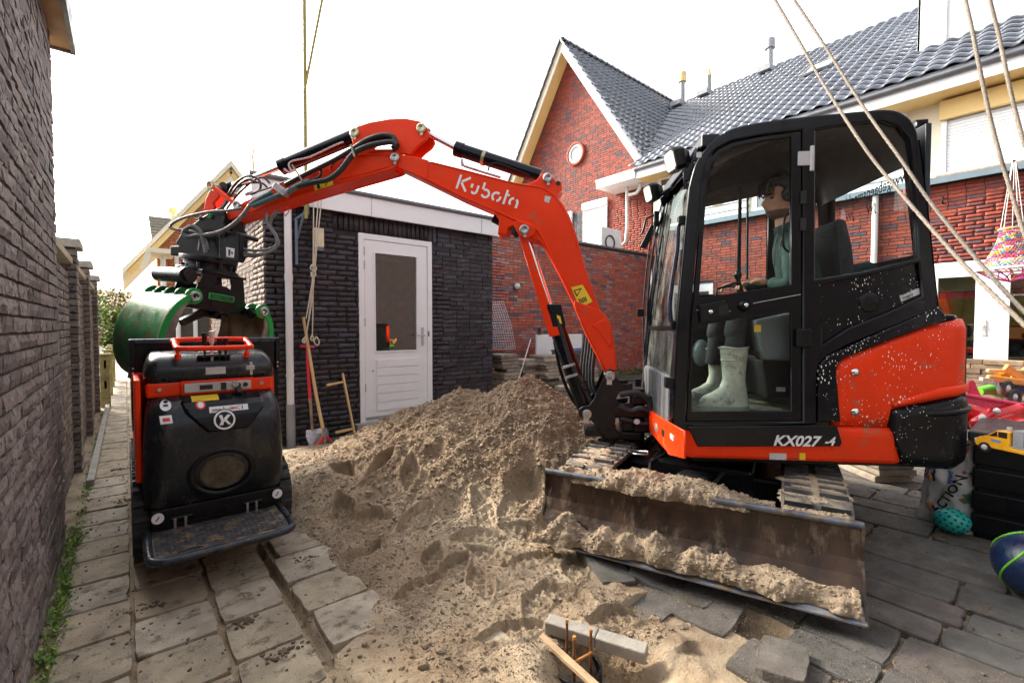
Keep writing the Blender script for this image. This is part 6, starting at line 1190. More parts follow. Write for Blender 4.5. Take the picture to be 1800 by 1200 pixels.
b = B(); lo = [(2.705,2.511),(2.952,2.419),(3.226,2.305),(3.486,2.197)]; b.loft([[(p[0], -.07, p[1] - .03), (p[0], .07, p[1] - .03), (p[0], .07, p[1] - .015), (p[0], -.07, p[1] - .015)] for p in lo], smooth=False); b.build('arm_top_plate', red, ex)
b = B(); lo = [(2.583,2.723),(2.482,2.752),(2.33,2.77),(2.21,2.768),(2.103,2.743),(2.048,2.691)]; b.loft([[(p[0], -.07, p[1] - .02), (p[0], .07, p[1] - .02), (p[0], .07, p[1] - .004), (p[0], -.07, p[1] - .004)] for p in lo], smooth=False); b.build('arm_horn_web', red, ex)
b = B(); b.tube(smoothc([(2.762,0.097,2.338),(2.796,0.097,2.415),(2.773,0.097,2.465),(2.706,0.097,2.504),(2.53,0.097,2.522),(2.312,0.097,2.502)], 5), .0045, 6).tube(smoothc([(2.735,0.097,2.354),(2.531,0.097,2.385),(2.334,0.097,2.432)], 5), .004, 6); b.build('weld_seam', red, arm)
pin((2.597,2.682), -.12, .11, .036, m=brass); pin((2.091,2.693), -.12, .11, .036, m=brass)
q = [(2.926,2.334),(2.782,2.359),(2.77,2.308),(2.918,2.27)]; b = B(); b.add([(p[0], .0965, p[1]) for p in q], [(0, 1, 2, 3)]); yl = b.build('warning_label', yel, arm)
q = [(2.845,2.344),(2.791,2.351),(2.832,2.301)]; b = B(); b.add([(p[0], .0975, p[1]) for p in q], [(0, 1, 2)]); b.build('warning_triangle', ink, yl); q = [(2.836,2.337),(2.805,2.341),(2.829,2.312)]; b = B(); b.add([(p[0], .0985, p[1]) for p in q], [(0, 1, 2)]); b.build('triangle_centre', yel, yl); q = [(2.903,2.325),(2.881,2.328),(2.873,2.286),(2.895,2.282)]; b = B(); b.add([(p[0], .0975, p[1]) for p in q], [(0, 1, 2, 3)]); b.build('warning_symbol', ink, yl)
c3 = cylinder((3.705,2.341), (3.236,2.493), (2.661,2.696), .056, .020, .0, 'bucket_cylinder')
b = B(); b.tube(smoothc([(3.131,0.05,2.442),(3.149,0.05,2.486),(3.116,0.05,2.515),(2.978,0.05,2.54),(2.773,0.05,2.621),(2.71,0.05,2.64)], 5), .007, 8).tube([(3.186,0.05,2.457),(3.15,0.05,2.426),(3.094,0.05,2.449)], .009, 6); b.build('cylinder_pipe', grey_l, c3)
# links at the arm tip
b = B(); b.bar((3.742,0.11,2.331), (3.53,0.11,2.174), .028, .055, (0, 1, 0)).bar((3.919,-0.11,2.403), (3.693,-0.11,2.235), .028, .055, (0, 1, 0)); b.build('tipping_link', red, ex, bevel=.006)
q = [(3.859,2.148),(3.842,2.244),(3.802,2.313),(3.745,2.32),(3.727,2.263),(3.776,2.216),(3.758,2.145)]
for b0_ in (.03, -.06): sp_('bucket_link', red, q, b0=b0_, t=.025, bev=.005)
pin((3.734,2.328), -.13, .135, .036, m=brass); pin((3.523,2.172), -.12, .135, .032)
# hoses along the arm
def hose(pts, r, m, nm='hose', n=8, wind=False, parent=None):
    P = smoothc(pts, 8 if not wind else 26); rr_ = [r * (1 + (.14 if k % 2 else -.08)) for k in range(len(P))] if wind else r
    b = B(); b.tube(P, rr_, n); return b.build(nm, m, parent or ex)
hose([(3.123,0.14,2.307),(2.997,0.14,2.366),(2.862,0.14,2.424),(2.729,0.14,2.481),(2.597,0.14,2.551),(2.488,0.14,2.612),(2.38,0.14,2.64),(2.295,0.14,2.628),(2.266,0.14,2.578)], .018, hosem, 'thick_hose')
hose([(3.028,0.15,2.289),(2.88,0.15,2.317),(2.779,0.15,2.335),(2.69,0.15,2.394),(2.584,0.15,2.513),(2.485,0.15,2.559),(2.386,0.15,2.579),(2.292,0.15,2.584),(2.258,0.15,2.558)], .021, hosem, 'thick_hose')
hose([(2.506,0.1,2.62),(2.418,0.1,2.637),(2.332,0.1,2.625),(2.28,0.1,2.578),(2.311,0.1,2.554)], .024, hosem, 'thick_hose')
hose([(2.941,0.12,2.337),(2.865,0.12,2.368),(2.855,0.12,2.418),(2.877,0.12,2.452)], .009, hosem, 'thin_hose')
hose([(3.38,0.11,2.269),(3.242,0.11,2.307),(3.059,0.11,2.369),(2.901,0.11,2.414)], .006, hosem, 'thin_hose')
hose([(3.621,0.1,2.248),(3.563,0.1,2.333),(3.487,0.1,2.386),(3.413,0.1,2.393),(3.358,0.1,2.357),(3.35,0.1,2.305),(3.387,0.1,2.272),(3.434,0.1,2.256)], .009, hosem, 'thin_hose')
hose([(3.675,0.08,2.168),(3.612,0.08,2.254),(3.54,0.08,2.338),(3.465,0.08,2.375),(3.4,0.08,2.355)], .009, hosem, 'thin_hose'); hose([(3.725,0.06,2.144),(3.661,0.06,2.23),(3.574,0.06,2.324),(3.46,0.06,2.355),(3.367,0.06,2.352),(3.321,0.06,2.316)], .008, hosem, 'thin_hose'); hose([(3.67,0.05,2.163),(3.612,0.05,2.231),(3.539,0.05,2.304),(3.444,0.05,2.375),(3.364,0.05,2.398),(3.308,0.05,2.353)], .008, hosem, 'thin_hose')
hose([(3.232,0.14,2.256),(3.292,0.14,2.228),(3.352,0.14,2.2),(3.407,0.14,2.167)], .018, bluem, 'dusty_sleeve', wind=True); hose([(3.043,0.14,2.284),(3.11,0.14,2.256),(3.169,0.14,2.233),(3.233,0.14,2.213),(3.306,0.14,2.186),(3.384,0.14,2.158)], .018, bluem, 'dusty_sleeve', wind=True)
hose([(2.925,0.15,2.327),(2.992,0.15,2.304),(3.059,0.15,2.273)], .020, bluem, 'dusty_sleeve', wind=True); b = B(); b.bar((3.204,0.14,2.305), (3.106,0.14,2.235), .05, .06, (0, 1, 0)); b.build('coupling_block', steel, ex, bevel=.006)
b = B(); b.bar((3.049,0.17,2.441), (2.971,0.17,2.322), .010, .014, (0, 1, 0)).bar((2.596,0.17,2.568), (2.567,0.17,2.481), .012, .02, (0, 1, 0)); b.build('hose_strap', brass, ex)
b = B(); q = [(3.5,0.06,2.269),(3.443,0.06,2.285)]; b.cyl(q[0], q[1], .014); b.build('hose_fitting', steel, ex)

# ---- coupler, rotator and clamshell grab, all moving with the arm
ctp = [(3.568,0.063,1.577)][0]   # grab reference in machine space
def g3(pts): return pts
# upper coupler plates, seen from their near side (plane b = .10)
up = [(3.933,1.946),(3.861,2.009),(3.765,2.072),(3.693,2.135),(3.637,2.151),(3.619,2.124),(3.629,2.069),(3.584,2.003),(3.595,1.926),(3.652,1.897),(3.864,1.879),(3.945,1.872)]
for b0_ in (.10, -.12): sp_('coupler_plate', blkm, [(4.048,1.893),(3.999,1.962),(3.844,2.072),(3.725,2.138),(3.677,2.158),(3.635,2.149),(3.623,2.092),(3.642,2.041),(3.611,1.989),(3.623,1.833),(3.653,1.769),(3.898,1.799),(4.007,1.822),(4.02,1.875)], b0=b0_, t=.022, bev=.004)
cp = [(3.632,1.987),(3.601,1.961),(3.592,1.918),(3.581,1.782),(3.476,1.746),(3.464,1.886),(3.491,1.942),(3.527,1.951),(3.573,1.977)]
b = B(); q = [(3.664,1.767),(3.659,1.992),(3.492,1.95),(3.497,1.735)]; b.prism(q, lambda p, d: (p[0], d, p[1]), .10, .15); fb = b.build('coupler_face', blkm, ex, bevel=.006)
q = [(3.601,1.853),(3.531,1.839),(3.538,1.77),(3.602,1.78)]; b = B(); b.add([(p[0], .1515, p[1]) for p in q], [(0, 1, 2, 3)]); b.build('square_label', wht, fb)
q = [(3.582,1.835),(3.564,1.831),(3.57,1.784),(3.583,1.788),(3.56,1.818),(3.546,1.813),(3.546,1.796),(3.56,1.801)]; b = B(); b.add([(p[0], .1525, p[1]) for p in q], [(0, 1, 2, 3), (4, 5, 6, 7)]); b.build('label_mark', ink, fb)
b = B(); b.box((3.728,1.944)[0], (4.095,1.951)[0], -.12, .12, (3.902,1.803)[1], (3.9,1.875)[1]); b.build('coupler_base', blkm, ex, bevel=.01)
b = B(); q = [(3.738,2.159),(3.604,2.111),(3.616,1.978),(3.68,1.943)]; b.prism(q, lambda p, d: (p[0], d, p[1]), -.07, .07); b.build('coupler_ear', blkm, ex, bevel=.01)
b = B(); q = [(3.62,0.12,1.972),(3.528,0.12,1.952)]; b.cyl((q[0][0], -.1, q[0][2] - .02), (q[0][0], .16, q[0][2] - .02), .022).cyl((q[1][0], -.1, q[1][2]), (q[1][0], .15, q[1][2]), .02); b.build('coupler_pin', dkst, ex)
q = (3.746,0.13,2.093); b = B(); b.cyl((q[0], .12, q[2]), (q[0], .14, q[2]), .018); b.build('green_plug', green_l, ex)
q = (3.835,0.13,2.087); b = B(); b.cyl((q[0], .12, q[2]), (q[0], .145, q[2]), .018); b.build('steel_plug', steel, ex)
# rotor
q = [(4.128,1.825),(3.592,1.754),(4.091,1.743),(3.641,1.683)]; cxr = ((3.863,1.776)); zr1 = cxr[1] + .02
b = B(); b.lathe([(0, .0), (.20, 0), (.20, -.035), (.165, -.04), (.165, -.085), (.21, -.09), (.21, -.115), (0, -.115)], (cxr[0], 0, zr1), (-.14, 0, .99), 32); b.build('rotor', dkst, ex, bevel=.002)
for k in range(8): a = k * math.pi / 4 + .3; b = B(); b.cyl((cxr[0] + .185 * math.cos(a), .185 * math.sin(a), zr1 - .10), (cxr[0] + .185 * math.cos(a), .185 * math.sin(a), zr1 - .055), .014, n=8); b.build('rotor_bolt', dkst, ex)
# grab frame: turned so that the shells open sideways; G frame origin under the rotor
GA = math.radians(34)
XG = XM @ T4((cxr[0] - .03, 0, zr1 - .12), math.radians(180)) @ T4((0, 0, 0), GA) @ T4((0, 0, 0), 0, 0, math.radians(8)) @ T4((0, 0, 0), GA)       # local x: to the right in view, y: away, z up
def G(): return MB(XG)
fr_ = [(-.15, 0), (.15, 0), (.215, -.30), (-.215, -.30)]
for y0 in (-.16, .14): plate('grab_frame_plate', blkm, ex, fr_, [[(-.045, -.035), (.055, -.035), (.07, -.12), (.03, -.10), (-.06, -.10)]], t=.022, bev=.004, fn=lambda p, q, h: (p, y0 + h, q), xf=XG)
b = G(); b.box(-.17, .17, -.17, .17, -.02, .0).box(-.20, .20, -.13, .13, -.30, -.27); b.build('grab_head', blkm, ex, bevel=.006)
lb = plate('maker_plate', green_l, ex, rrect(-.10, .10, -.215, -.165, .012), t=.008, bev=.002, fn=lambda p, q, h: (p, -.168 + h, q), xf=XG)
b = G(); b.box(-.085, .085, -.171, -.169, -.205, -.175); b.build('plate_field', ink, lb); text('VERMACTING', 'plate_lettering', green_l, lb, .026, (-.078, -.1735, -.199), (1, 0, 0), (0, 0, 1), XG, bold=.01, sx=.88)
for (x, z) in ((-.225, -.235), (.225, -.275)):
    b = G(); b.cyl((x, -.22, z), (x, .22, z), .030).cyl((x, -.20, z), (x, -.15, z), .045).cyl((x, .15, z), (x, .20, z), .045).ball((x, -.225, z), .018); b.build('shell_pivot', blkm, ex)
b = G(); b.cyl((-.26, -.12, -.07), (-.26, .24, -.07), .055, n=18).cyl((-.26, -.17, -.07), (-.26, -.12, -.07), .062, n=18).cyl((-.26, -.20, -.07), (-.26, -.17, -.07), .040, n=18).bar((-.26, .0, -.07), (-.15, .0, -.05), .05, .05); b.build('grab_cylinder', dkst, ex, bevel=.003)
b = G(); b.cyl((.03, -.10, -.33), (.03, .1, -.33), .03).bar((.0, 0, -.30), (-.18, 0, -.42), .05, .05).cyl((.05, -.14, -.34), (.05, -.10, -.34), .02); b.build('inner_link', dkst, ex)
# shells: quarter-drum shells hinged at their top edge
def shell(sgn, px_, pz, open_, W=.31, kx=.58):
    Rr = .33; cen = (px_ + sgn * .02 - sgn * 0, pz - .30); P = []
    n = 40; a0, a1 = math.radians(78), math.radians(-78)
    # local profile in (x,z): outer arc bulging away from the middle
    for k in range(n + 1): a = a0 + (a1 - a0) * k / n; P.append((Rr * math.cos(a) * sgn * kx, Rr * math.sin(a)))
    c, s_ = math.cos(open_), math.sin(open_)
    top = P[0]; 
    def tr_(p): x = p[0] - top[0]; z = p[1] - top[1]; return (px_ + x * c - z * s_, pz + x * s_ + z * c)
    O_ = [tr_(p) for p in P]; I_ = [tr_((p[0] * .955, p[1] * .955)) for p in P]
    b = G(); b.loft([[(p[0], -W, p[1]), (p[0], W, p[1]), (q_[0], W, q_[1]), (q_[0], -W, q_[1])] for p, q_ in zip(O_, I_)], smooth=False)
    me_o = b.build('grab_shell', green, ex)
    me_o.data.materials.append(mud)
    b = G(); b.loft([[(q_[0] * 1.0 - sgn * .002, -W + .01, q_[1]), (q_[0] - sgn * .002, W - .01, q_[1])] for q_ in I_], smooth=True, caps=False, closed_ring=False); b.build('muddy_inside', mud, me_o)
    inner = [tr_((p[0] * .50, p[1] * .92)) for p in P]
    for y0 in (-W - .012, W - .006):
        poly = O_ + inner[::-1]
        pl = plate('shell_side_plate', scrape, me_o, poly, t=.018, bev=.003, fn=lambda p, q, h: (p, y0 + h, q), xf=XG)
        rim = O_ + [tr_((p[0] * .80, p[1] * .86)) for p in P][::-1]
        plate('shell_rim', green_l, me_o, rim, t=.008, bev=.002, fn=lambda p, q, h: (p, (y0 - .008 if y0 < 0 else y0 + .018) + h, q), xf=XG)
    for k in range(5):
        y = -W + .01 + k * (2 * W - .04) / 4; ctr = tr_((top[0] - sgn * .02, top[1] - .012)); pl = plate('hinge_lug', green_l if k in (0, 4) else green, me_o, circ(ctr, .058, 18), [circ(ctr, .020, 12)], t=.022, bev=.003, fn=lambda p, q, h: (p, y - .012 + h, q), xf=XG)
    ctr = tr_((top[0] - sgn * .02, top[1] - .012)); b = G(); b.lathe([(.020, .0), (.020, .012), (.034, .012), (.038, 0)], (ctr[0], -W - .002 - .01, ctr[1]), (0, -1, 0), 18); b.build('hinge_bush', steel, me_o)
    b = G(); e = O_[-1]; e2_ = tr_((P[-1][0] * .75, P[-1][1] * 1.03)); b.bar((e[0], -W, e[1]), (e[0], W, e[1]), .02, .07); b.build('cutting_lip', scrape, me_o, bevel=.004)
    return me_o
sh1 = shell(-1, -.285, -.205, math.radians(-4), W=.30); sh2 = shell(1, .285, -.245, math.radians(-14), W=.30)
# caked soil inside the right shell
# wound hoses to the rotor
hose([(3.372,0.19,2.154),(3.441,0.19,2.071),(3.534,0.19,1.998),(3.626,0.19,1.958),(3.733,0.19,1.939),(3.812,0.19,1.936),(3.882,0.19,1.929),(3.918,0.19,1.955),(3.889,0.19,1.989),(3.833,0.19,2.005),(3.778,0.19,1.969),(3.761,0.19,1.909),(3.744,0.19,1.858),(3.731,0.19,1.802)], .014, hoseg, 'wound_hose', wind=True)
hose([(3.462,0.16,2.138),(3.577,0.16,2.124),(3.716,0.16,2.119),(3.857,0.16,2.097),(3.975,0.16,2.066),(4.047,0.16,2.024),(4.033,0.16,1.998),(3.93,0.16,1.983),(3.836,0.16,1.959),(3.805,0.16,1.907),(3.816,0.16,1.83)], .010, hoseg, 'wound_hose', wind=True)
hose([(3.819,0.18,1.989),(3.773,0.18,1.954),(3.742,0.18,1.89),(3.725,0.18,1.825)], .012, hoseg, 'wound_hose', wind=True)
hose([(3.298,0.1,2.111),(3.299,0.1,2.038),(3.263,0.1,1.981),(3.223,0.1,1.916),(3.238,0.1,1.847),(3.303,0.1,1.814),(3.396,0.1,1.802),(3.512,0.1,1.813)], .011, hoseg, 'looped_hose'); hose([(3.237,0.08,2.127),(3.284,0.08,2.072),(3.295,0.08,2.016),(3.249,0.08,1.954),(3.232,0.08,1.894),(3.279,0.08,1.851),(3.363,0.08,1.835),(3.456,0.08,1.837),(3.526,0.08,1.851)], .011, hoseg, 'looped_hose'); hose([(3.222,0.06,2.14),(3.279,0.06,2.089),(3.298,0.06,2.029),(3.253,0.06,1.95),(3.236,0.06,1.88),(3.302,0.06,1.829),(3.401,0.06,1.795),(3.518,0.06,1.797)], .009, hoseg, 'looped_hose')
b = B(); b.tube([(3.146,0.1,2.158),(3.124,0.1,2.119),(3.152,0.1,2.085),(3.165,0.1,2.103)], .004, 6); b.build('red_cord', redpr, ex)
# ================================================================ person in the cab
pe = thing('person', 'dark haired man in green hoodie and pale rubber boots sitting in the excavator cab', 'person', (CX, CY, .70), RZ)
def skin_body(name, m, parent, verts, edges, radii, sub=2, xf=XM, root=0):
    me = bpy.data.meshes.new(name); V = np.array(verts, float) @ xf[:3, :3].T + xf[:3, 3]; iv = np.linalg.inv(WM[parent.name]); V = V @ iv[:3, :3].T + iv[:3, 3]
    me.from_pydata(V.tolist(), edges, []); o = link(name, me, parent); o.modifiers.new('s', 'SKIN'); 
    for i, sv in enumerate(me.skin_vertices[0].data): r = radii[i]; sv.radius = (r, r) if not hasattr(r, '__len__') else r; sv.use_root = (i == root)
    ss = o.modifiers.new('u', 'SUBSURF'); ss.levels = sub; ss.render_levels = sub
    dg = bpy.context.evaluated_depsgraph_get(); m2 = bpy.data.meshes.new_from_object(o.evaluated_get(dg)); o.modifiers.clear(); o.data = m2; m2.materials.clear(); m2.materials.append(m)
    for p in m2.polygons: p.use_smooth = True
    m2.name = name; return o
HB = .40
pel = (-0.482,0.35,1.343); che = (-0.379,0.35,1.649); sho = (-0.363,0.35,1.781); nek = (-0.322,0.39,1.869); sL = (-0.288,0.54,1.698); sR = (-0.433,0.17,1.756); eL = (-0.251,0.6,1.477); eR = (-0.459,0.1,1.517); wL = (-0.17,0.48,1.515); wR = (-0.129,0.22,1.528)
hoodie = skin_body('hoodie', hoodm, pe, [pel, ((pel[0] + che[0]) / 2 + .02, .35, (pel[2] + che[2]) / 2), che, sho, sL, eL, wL, sR, eR, wR, nek], [(0, 1), (1, 2), (2, 3), (3, 4), (4, 5), (5, 6), (3, 7), (7, 8), (8, 9), (3, 10)], [(.15, .13), (.15, .135), (.16, .13), .11, .075, .060, .042, .075, .058, .042, .062])
# trousers down to the boots
kL = (-0.001,0.5,1.34); kR = (0.013,0.22,1.348); aL = (0.043,0.5,1.16); aR = (0.065,0.22,1.151)
skin_body('trousers', trousm, pe, [pel, (pel[0] + .02, .44, pel[2] - .05), kL, aL, (pel[0] + .02, .24, pel[2] - .05), kR, aR], [(0, 1), (1, 2), (2, 3), (0, 4), (4, 5), (5, 6)], [.13, .10, .075, .055, .10, .075, .055])
# body: neck, head base, forearms and hands as one skinned mesh
def hand(w, d, up, side_, nm):
    w = np.array(w, float); d = unit(d); s_ = unit(np.cross(d, up)); u2 = np.cross(s_, d); V = [w - d * .05, w, w + d * .045, w + d * .075]; E_ = [(0, 1), (1, 2), (2, 3)]; Rr = [.026, .024, (.034, .018), (.036, .016)]
    for k, (o_, ln) in enumerate(((-.028, .066), (-.009, .078), (.010, .074), (.027, .058))):
        base = w + d * .080 + s_ * o_; i0 = len(V); V += [base, base + d * ln * .42 - u2 * .010, base + d * ln * .72 - u2 * .030, base + d * ln * .80 - u2 * .052]; E_ += [(3, i0), (i0, i0 + 1), (i0 + 1, i0 + 2), (i0 + 2, i0 + 3)]; Rr += [.0098, .0092, .0085, .0075]
    i0 = len(V); t0 = w + d * .02 - s_ * .03 * side_; V += [t0, t0 - s_ * .022 * side_ + d * .03, t0 - s_ * .026 * side_ + d * .058 - u2 * .012]; E_ += [(1, i0), (i0, i0 + 1), (i0 + 1, i0 + 2)]; Rr += [.013, .0115, .009]
    return skin_body(nm, skinm, pe, [tuple(v) for v in V], E_, Rr, 2)
hand((-0.139,0.46,1.521), (1, -.12, .02), (0, 0, 1), 1, 'left_hand'); hand((-0.093,0.24,1.523), (1, .1, .0), (0, 0, 1), -1, 'right_hand')
# head by horizontal sections; local x forward, y left, z up, eyes at z = 0
HC = (-0.285,0.4,2.038); HSC = 1.08
def head_mesh():
    prof = [(-.135, -.055, .045, .050), (-.118, -.005, .060, .052), (-.110, .050, .062, .050), (-.100, .072, .066, .054), (-.085, .084, .070, .060), (-.070, .085, .074, .064), (-.058, .090, .078, .067), (-.048, .085, .080, .069), (-.036, .088, .084, .071), (-.020, .092, .088, .073), (-.006, .088, .091, .074), (.006, .082, .093, .075), (.020, .090, .095, .076), (.035, .093, .097, .077), (.060, .088, .098, .077), (.085, .074, .092, .071), (.105, .050, .074, .055), (.118, .020, .042, .030), (.122, .0, .005, .004)]
    rings = []
    for (z, fx, bx, hw_) in prof:
        rg = []
        for k in range(36):
            t = 2 * math.pi * k / 36; c_, s_ = math.cos(t), math.sin(t); x = (fx if c_ > 0 else bx) * (abs(c_) ** .85) * (1 if c_ > 0 else -1); y = hw_ * (abs(s_) ** .8) * (1 if s_ > 0 else -1); dt = abs(math.atan2(s_, c_))
            if -.052 < z < .012: nzp = max(0, 1 - dt / .26) * (.040 * max(0, 1 - abs(z + .030) / .042) ** .8 + .008); x += nzp
            if -.075 < z < -.055 and dt < .5: x += .004
            if -.004 < z < .008 and .2 < dt < .6: x -= .007
            rg.append((x, y, z))
        rings.append(rg)
    return rings
XH = XM @ T4((HC[0] + .005, HC[1], HC[2]), math.radians(6), 0, math.radians(4)); XH[:3, :3] *= HSC
b = MB(XH); b.loft(head_mesh()); b.cyl((-.02, 0, -.20), (-.012, 0, -.09), .062, .056, 18); hd_ = b.build('head', skinm, pe); ss = hd_.modifiers.new('u', 'SUBSURF'); ss.levels = 1; ss.render_levels = 1
def hairr(fx):
    rings = []
    for (z, f_, b_, w_) in ((-.075, -.02, .092, .074), (-.03, .0, .106, .084), (.01, .035, .112, .088), (.045, .072, .115, .090), (.062, .094, .114, .091), (.085, .108, .110, .090), (.108, .098, .098, .080), (.130, .070, .075, .060), (.143, .03, .035, .03)):
        rg = []
        for k in range(36):
            t = 2 * math.pi * k / 36; c_, s_ = math.cos(t), math.sin(t); x = (f_ if c_ > 0 else b_) * c_; y = w_ * s_; n_ = 1 + .07 * mnoise.noise(Vector((x * 40, y * 40, z * 30))); rg.append((x * n_, y * n_, z + .006 * mnoise.noise(Vector((x * 50, y * 50, 3)))))
        rings.append(rg)
    return rings
b = MB(XH); b.loft(hairr(0))
for k in range(26):
    a = random.Random(k); y = a.uniform(-.06, .075); x = .085 + a.uniform(-.01, .015); b.tube([(x - .03, y, .10), (x + .012, y * 1.02, .085), (x + .018, y * 1.05, .055 - .018 * a.random()), (x + .010, y * 1.08, .035 - .02 * a.random())], [.010, .009, .006, .002], 5)
b.build('hair', hairm, pe)
for s_ in (1, -1):
    b = MB(XH); b.ball((.078, s_ * .032, .001), .010, .013, .007); b.build('eye', mat('eye_dark', (.05, .035, .03), .2) if 'eye_dark' not in bpy.data.materials else bpy.data.materials['eye_dark'], pe)
    b = MB(XH); b.tube([(.092, s_ * .014, .017), (.092, s_ * .032, .022), (.078, s_ * .052, .016)], [.004, .0055, .003], 6); b.build('eyebrow', hairm, pe)
    b = MB(XH); b.lathe([(0, .032), (.030, .030), (.040, .018), (.042, 0), (.036, -.012)], (.008, s_ * .076, .004), (0, s_, 0), 20); b.build('ear_defender', mat('teal_black_shell', (.010, .022, .028), .35, coat=.3) if 'teal_black_shell' not in bpy.data.materials else bpy.data.materials['teal_black_shell'], pe)
b = MB(XH); b.tube([(.004, .095 * math.cos(a), .02 + .135 * math.sin(a)) for a in np.linspace(0, math.pi, 14)], .009, 8); b.build('headband', hosem, pe)
b = MB(XH); b.tube([(.090, -.018, -.0625), (.094, 0, -.063), (.090, .018, -.0625)], [.002, .0035, .002], 6); b.build('mouth', mat('lips', (.28, .10, .08), .5), pe)
stb = mat('stubble_skin', (.13, .07, .05), .75, var=.25, vs=160, bump=.3, bs=300)
rg = [r for r in head_mesh()][1:6]; b = MB(XH); b.loft([[(p[0] * 1.012 + .0015, p[1] * 1.012, p[2]) for p in r[:11]] for r in rg], caps=False, closed_ring=False); b.loft([[(p[0] * 1.012 + .0015, p[1] * 1.012, p[2]) for p in (r[25:] + r[:1])] for r in rg], caps=False, closed_ring=False); b.build('stubble', stb, pe)
# collar and hood of the hoodie, cords
b = B(); c0 = np.array(nek) + np.array((-.01, 0, -.030)); b.lathe([(.085, -.03), (.100, .0), (.094, .035), (.080, .045), (.072, .03)], (c0[0] - .01, c0[1], c0[2] + .01), (.25, 0, 1), 20); b.build('collar', hoodm, hoodie)
for dy in (.03, .10): b = B(); b.tube([(c0[0] + .075, c0[1] + dy, c0[2] + .01), (c0[0] + .105, c0[1] + dy + .01, c0[2] - .10), (c0[0] + .105, c0[1] + dy + .01, c0[2] - .22)], .004, 5); b.build('hood_cord', hosem, hoodie)
# boots
def boot(px, b_, yaw, nm='rubber_boot', s=1.0):
    # side outline sections up the leg: (z, front x, back x, half width)
    X0 = XM @ T4((px[0], b_, .750), yaw); X0[:3, :3] *= s; mb = MB(X0); rings = []
    for (z, f_, bk_, w_) in ((0, .185, .085, .046), (.018, .192, .09, .050), (.03, .190, .088, .050), (.05, .185, .084, .048), (.072, .165, .080, .047), (.092, .118, .078, .046), (.12, .075, .072, .045), (.17, .058, .066, .045), (.24, .062, .070, .050), (.31, .070, .078, .057), (.345, .074, .080, .060)):
        rings.append([(((f_ if math.cos(t) > 0 else bk_) * math.cos(t) * (1 if z > .09 else abs(math.cos(t)) ** -.0)), w_ * math.sin(t) * (1 if abs(math.cos(t)) < .8 else .95), z) for t in [2 * math.pi * k / 22 for k in range(22)]])
    mb.loft(rings); bo = mb.build(nm, bootm, pe); mb = MB(X0); mb.loft([[(p[0] * 1.05, p[1] * 1.10, z) for p in rings[1]] for z in (-.004, .018)]); mb.build('sole', mat('boot_sole', (.26, .30, .22), .6) if 'boot_sole' not in bpy.data.materials else bpy.data.materials['boot_sole'], bo, bevel=.004)
    mb = MB(X0); mb.tube([(.074 * math.cos(t) * 1.03, .060 * math.sin(t) * 1.03, .345 + .004 * math.sin(3 * t)) for t in [2 * math.pi * k / 20 for k in range(20)]], .006, 6, closed=True); mb.build('boot_rim', bootm, bo)
    mb = MB(X0); mb.tube([(.064 * math.cos(t) * 1.03, .052 * math.sin(t) * 1.05, .275) for t in [2 * math.pi * k / 20 for k in range(20)]], .004, 6, closed=True); mb.build('strap', bootm, bo); return bo
boot((0.031,0.813), .50, math.radians(4), s=1.08); boot((0.014,0.803), .18, math.radians(2), s=1.02)
b = B(); b.cyl((kL[0], kL[1], kL[2]), (aL[0] - .0, aL[1], 1.0), .06, .05, 12).cyl(kR, (aR[0], aR[1], 1.0), .06, .05, 12); b.build('trouser_leg', trousm, pe)

# ================================================================ tracked mini dumper
du = thing('tracked_dumper', 'black and red walk behind tracked dumper with footplate and raised skip beside the wall', 'dumper', (.38, 3.5, 0))
def D_(): return MB()
for x0 in (.005, .575):
    def lp_(off, n=10):
        P = []; r = .20 + off
        for k in range(n + 1): a = math.pi / 2 - math.pi * k / n; P.append((4.30 + r * math.cos(a), .225 + r * math.sin(a)))
        for k in range(n + 1): a = -math.pi / 2 - math.pi * k / n; P.append((3.18 + r * math.cos(a), .225 + r * math.sin(a)))
        return P
    tr = plate('rubber_track', rubber_d, du, lp_(0), [lp_(-.03)], t=.18, bev=.004, fn=lambda p, q, h: (x0 + h, p, q))
    pts = [np.array(p) for p in lp_(0)]; pts.append(pts[0]); seg = [np.linalg.norm(pts[i + 1] - pts[i]) for i in range(len(pts) - 1)]; tot = sum(seg); cen_ = np.array([3.74, .225])
    for k in range(48):
        s_ = tot * k / 48; i = 0
        while s_ > seg[i]: s_ -= seg[i]; i += 1
        p = pts[i] + (pts[i + 1] - pts[i]) * s_ / seg[i]; d = unit(pts[i + 1] - pts[i]); nrm = np.array([-d[1], d[0]]); nrm = nrm if nrm @ (p - cen_) > 0 else -nrm
        q = [p - d * .018, p + d * .018, p + d * .011 + nrm * .022, p - d * .011 + nrm * .022]; b = D_(); b.prism([tuple(v) for v in q], lambda p, dd: (dd, p[0], p[1]), x0 + .006, x0 + .174); b.build('tread_bar', rubber_d, tr)
    for y in (3.18, 3.5, 3.8, 4.30): b = D_(); b.cyl((x0 + .01, y, .225 if y in (3.18, 4.30) else .12), (x0 + .17, y, .225 if y in (3.18, 4.30) else .12), .15 if y in (3.18, 4.30) else .08); b.build('track_wheel', dkst, du)
b = D_(); b.box(.19, .57, 3.1, 4.3, .16, .34).box(.05, .70, 3.0, 3.5, .30, .5); b.build('chassis', blkm, du, bevel=.01)
b = D_(); b.box(.025, .052, 3.02, 4.2, .45, .98).box(.66, .69, 3.1, 4.2, .45, .96).box(.03, .74, 3.4, 3.44, .40, .98); b.build('side_frame', red, du, bevel=.008)
for x0 in (.02, .69): b = D_(); b.box(x0, x0 + .06, 3.38, 3.9, .92, .985); b.build('skip_bracket', red, du, bevel=.01)
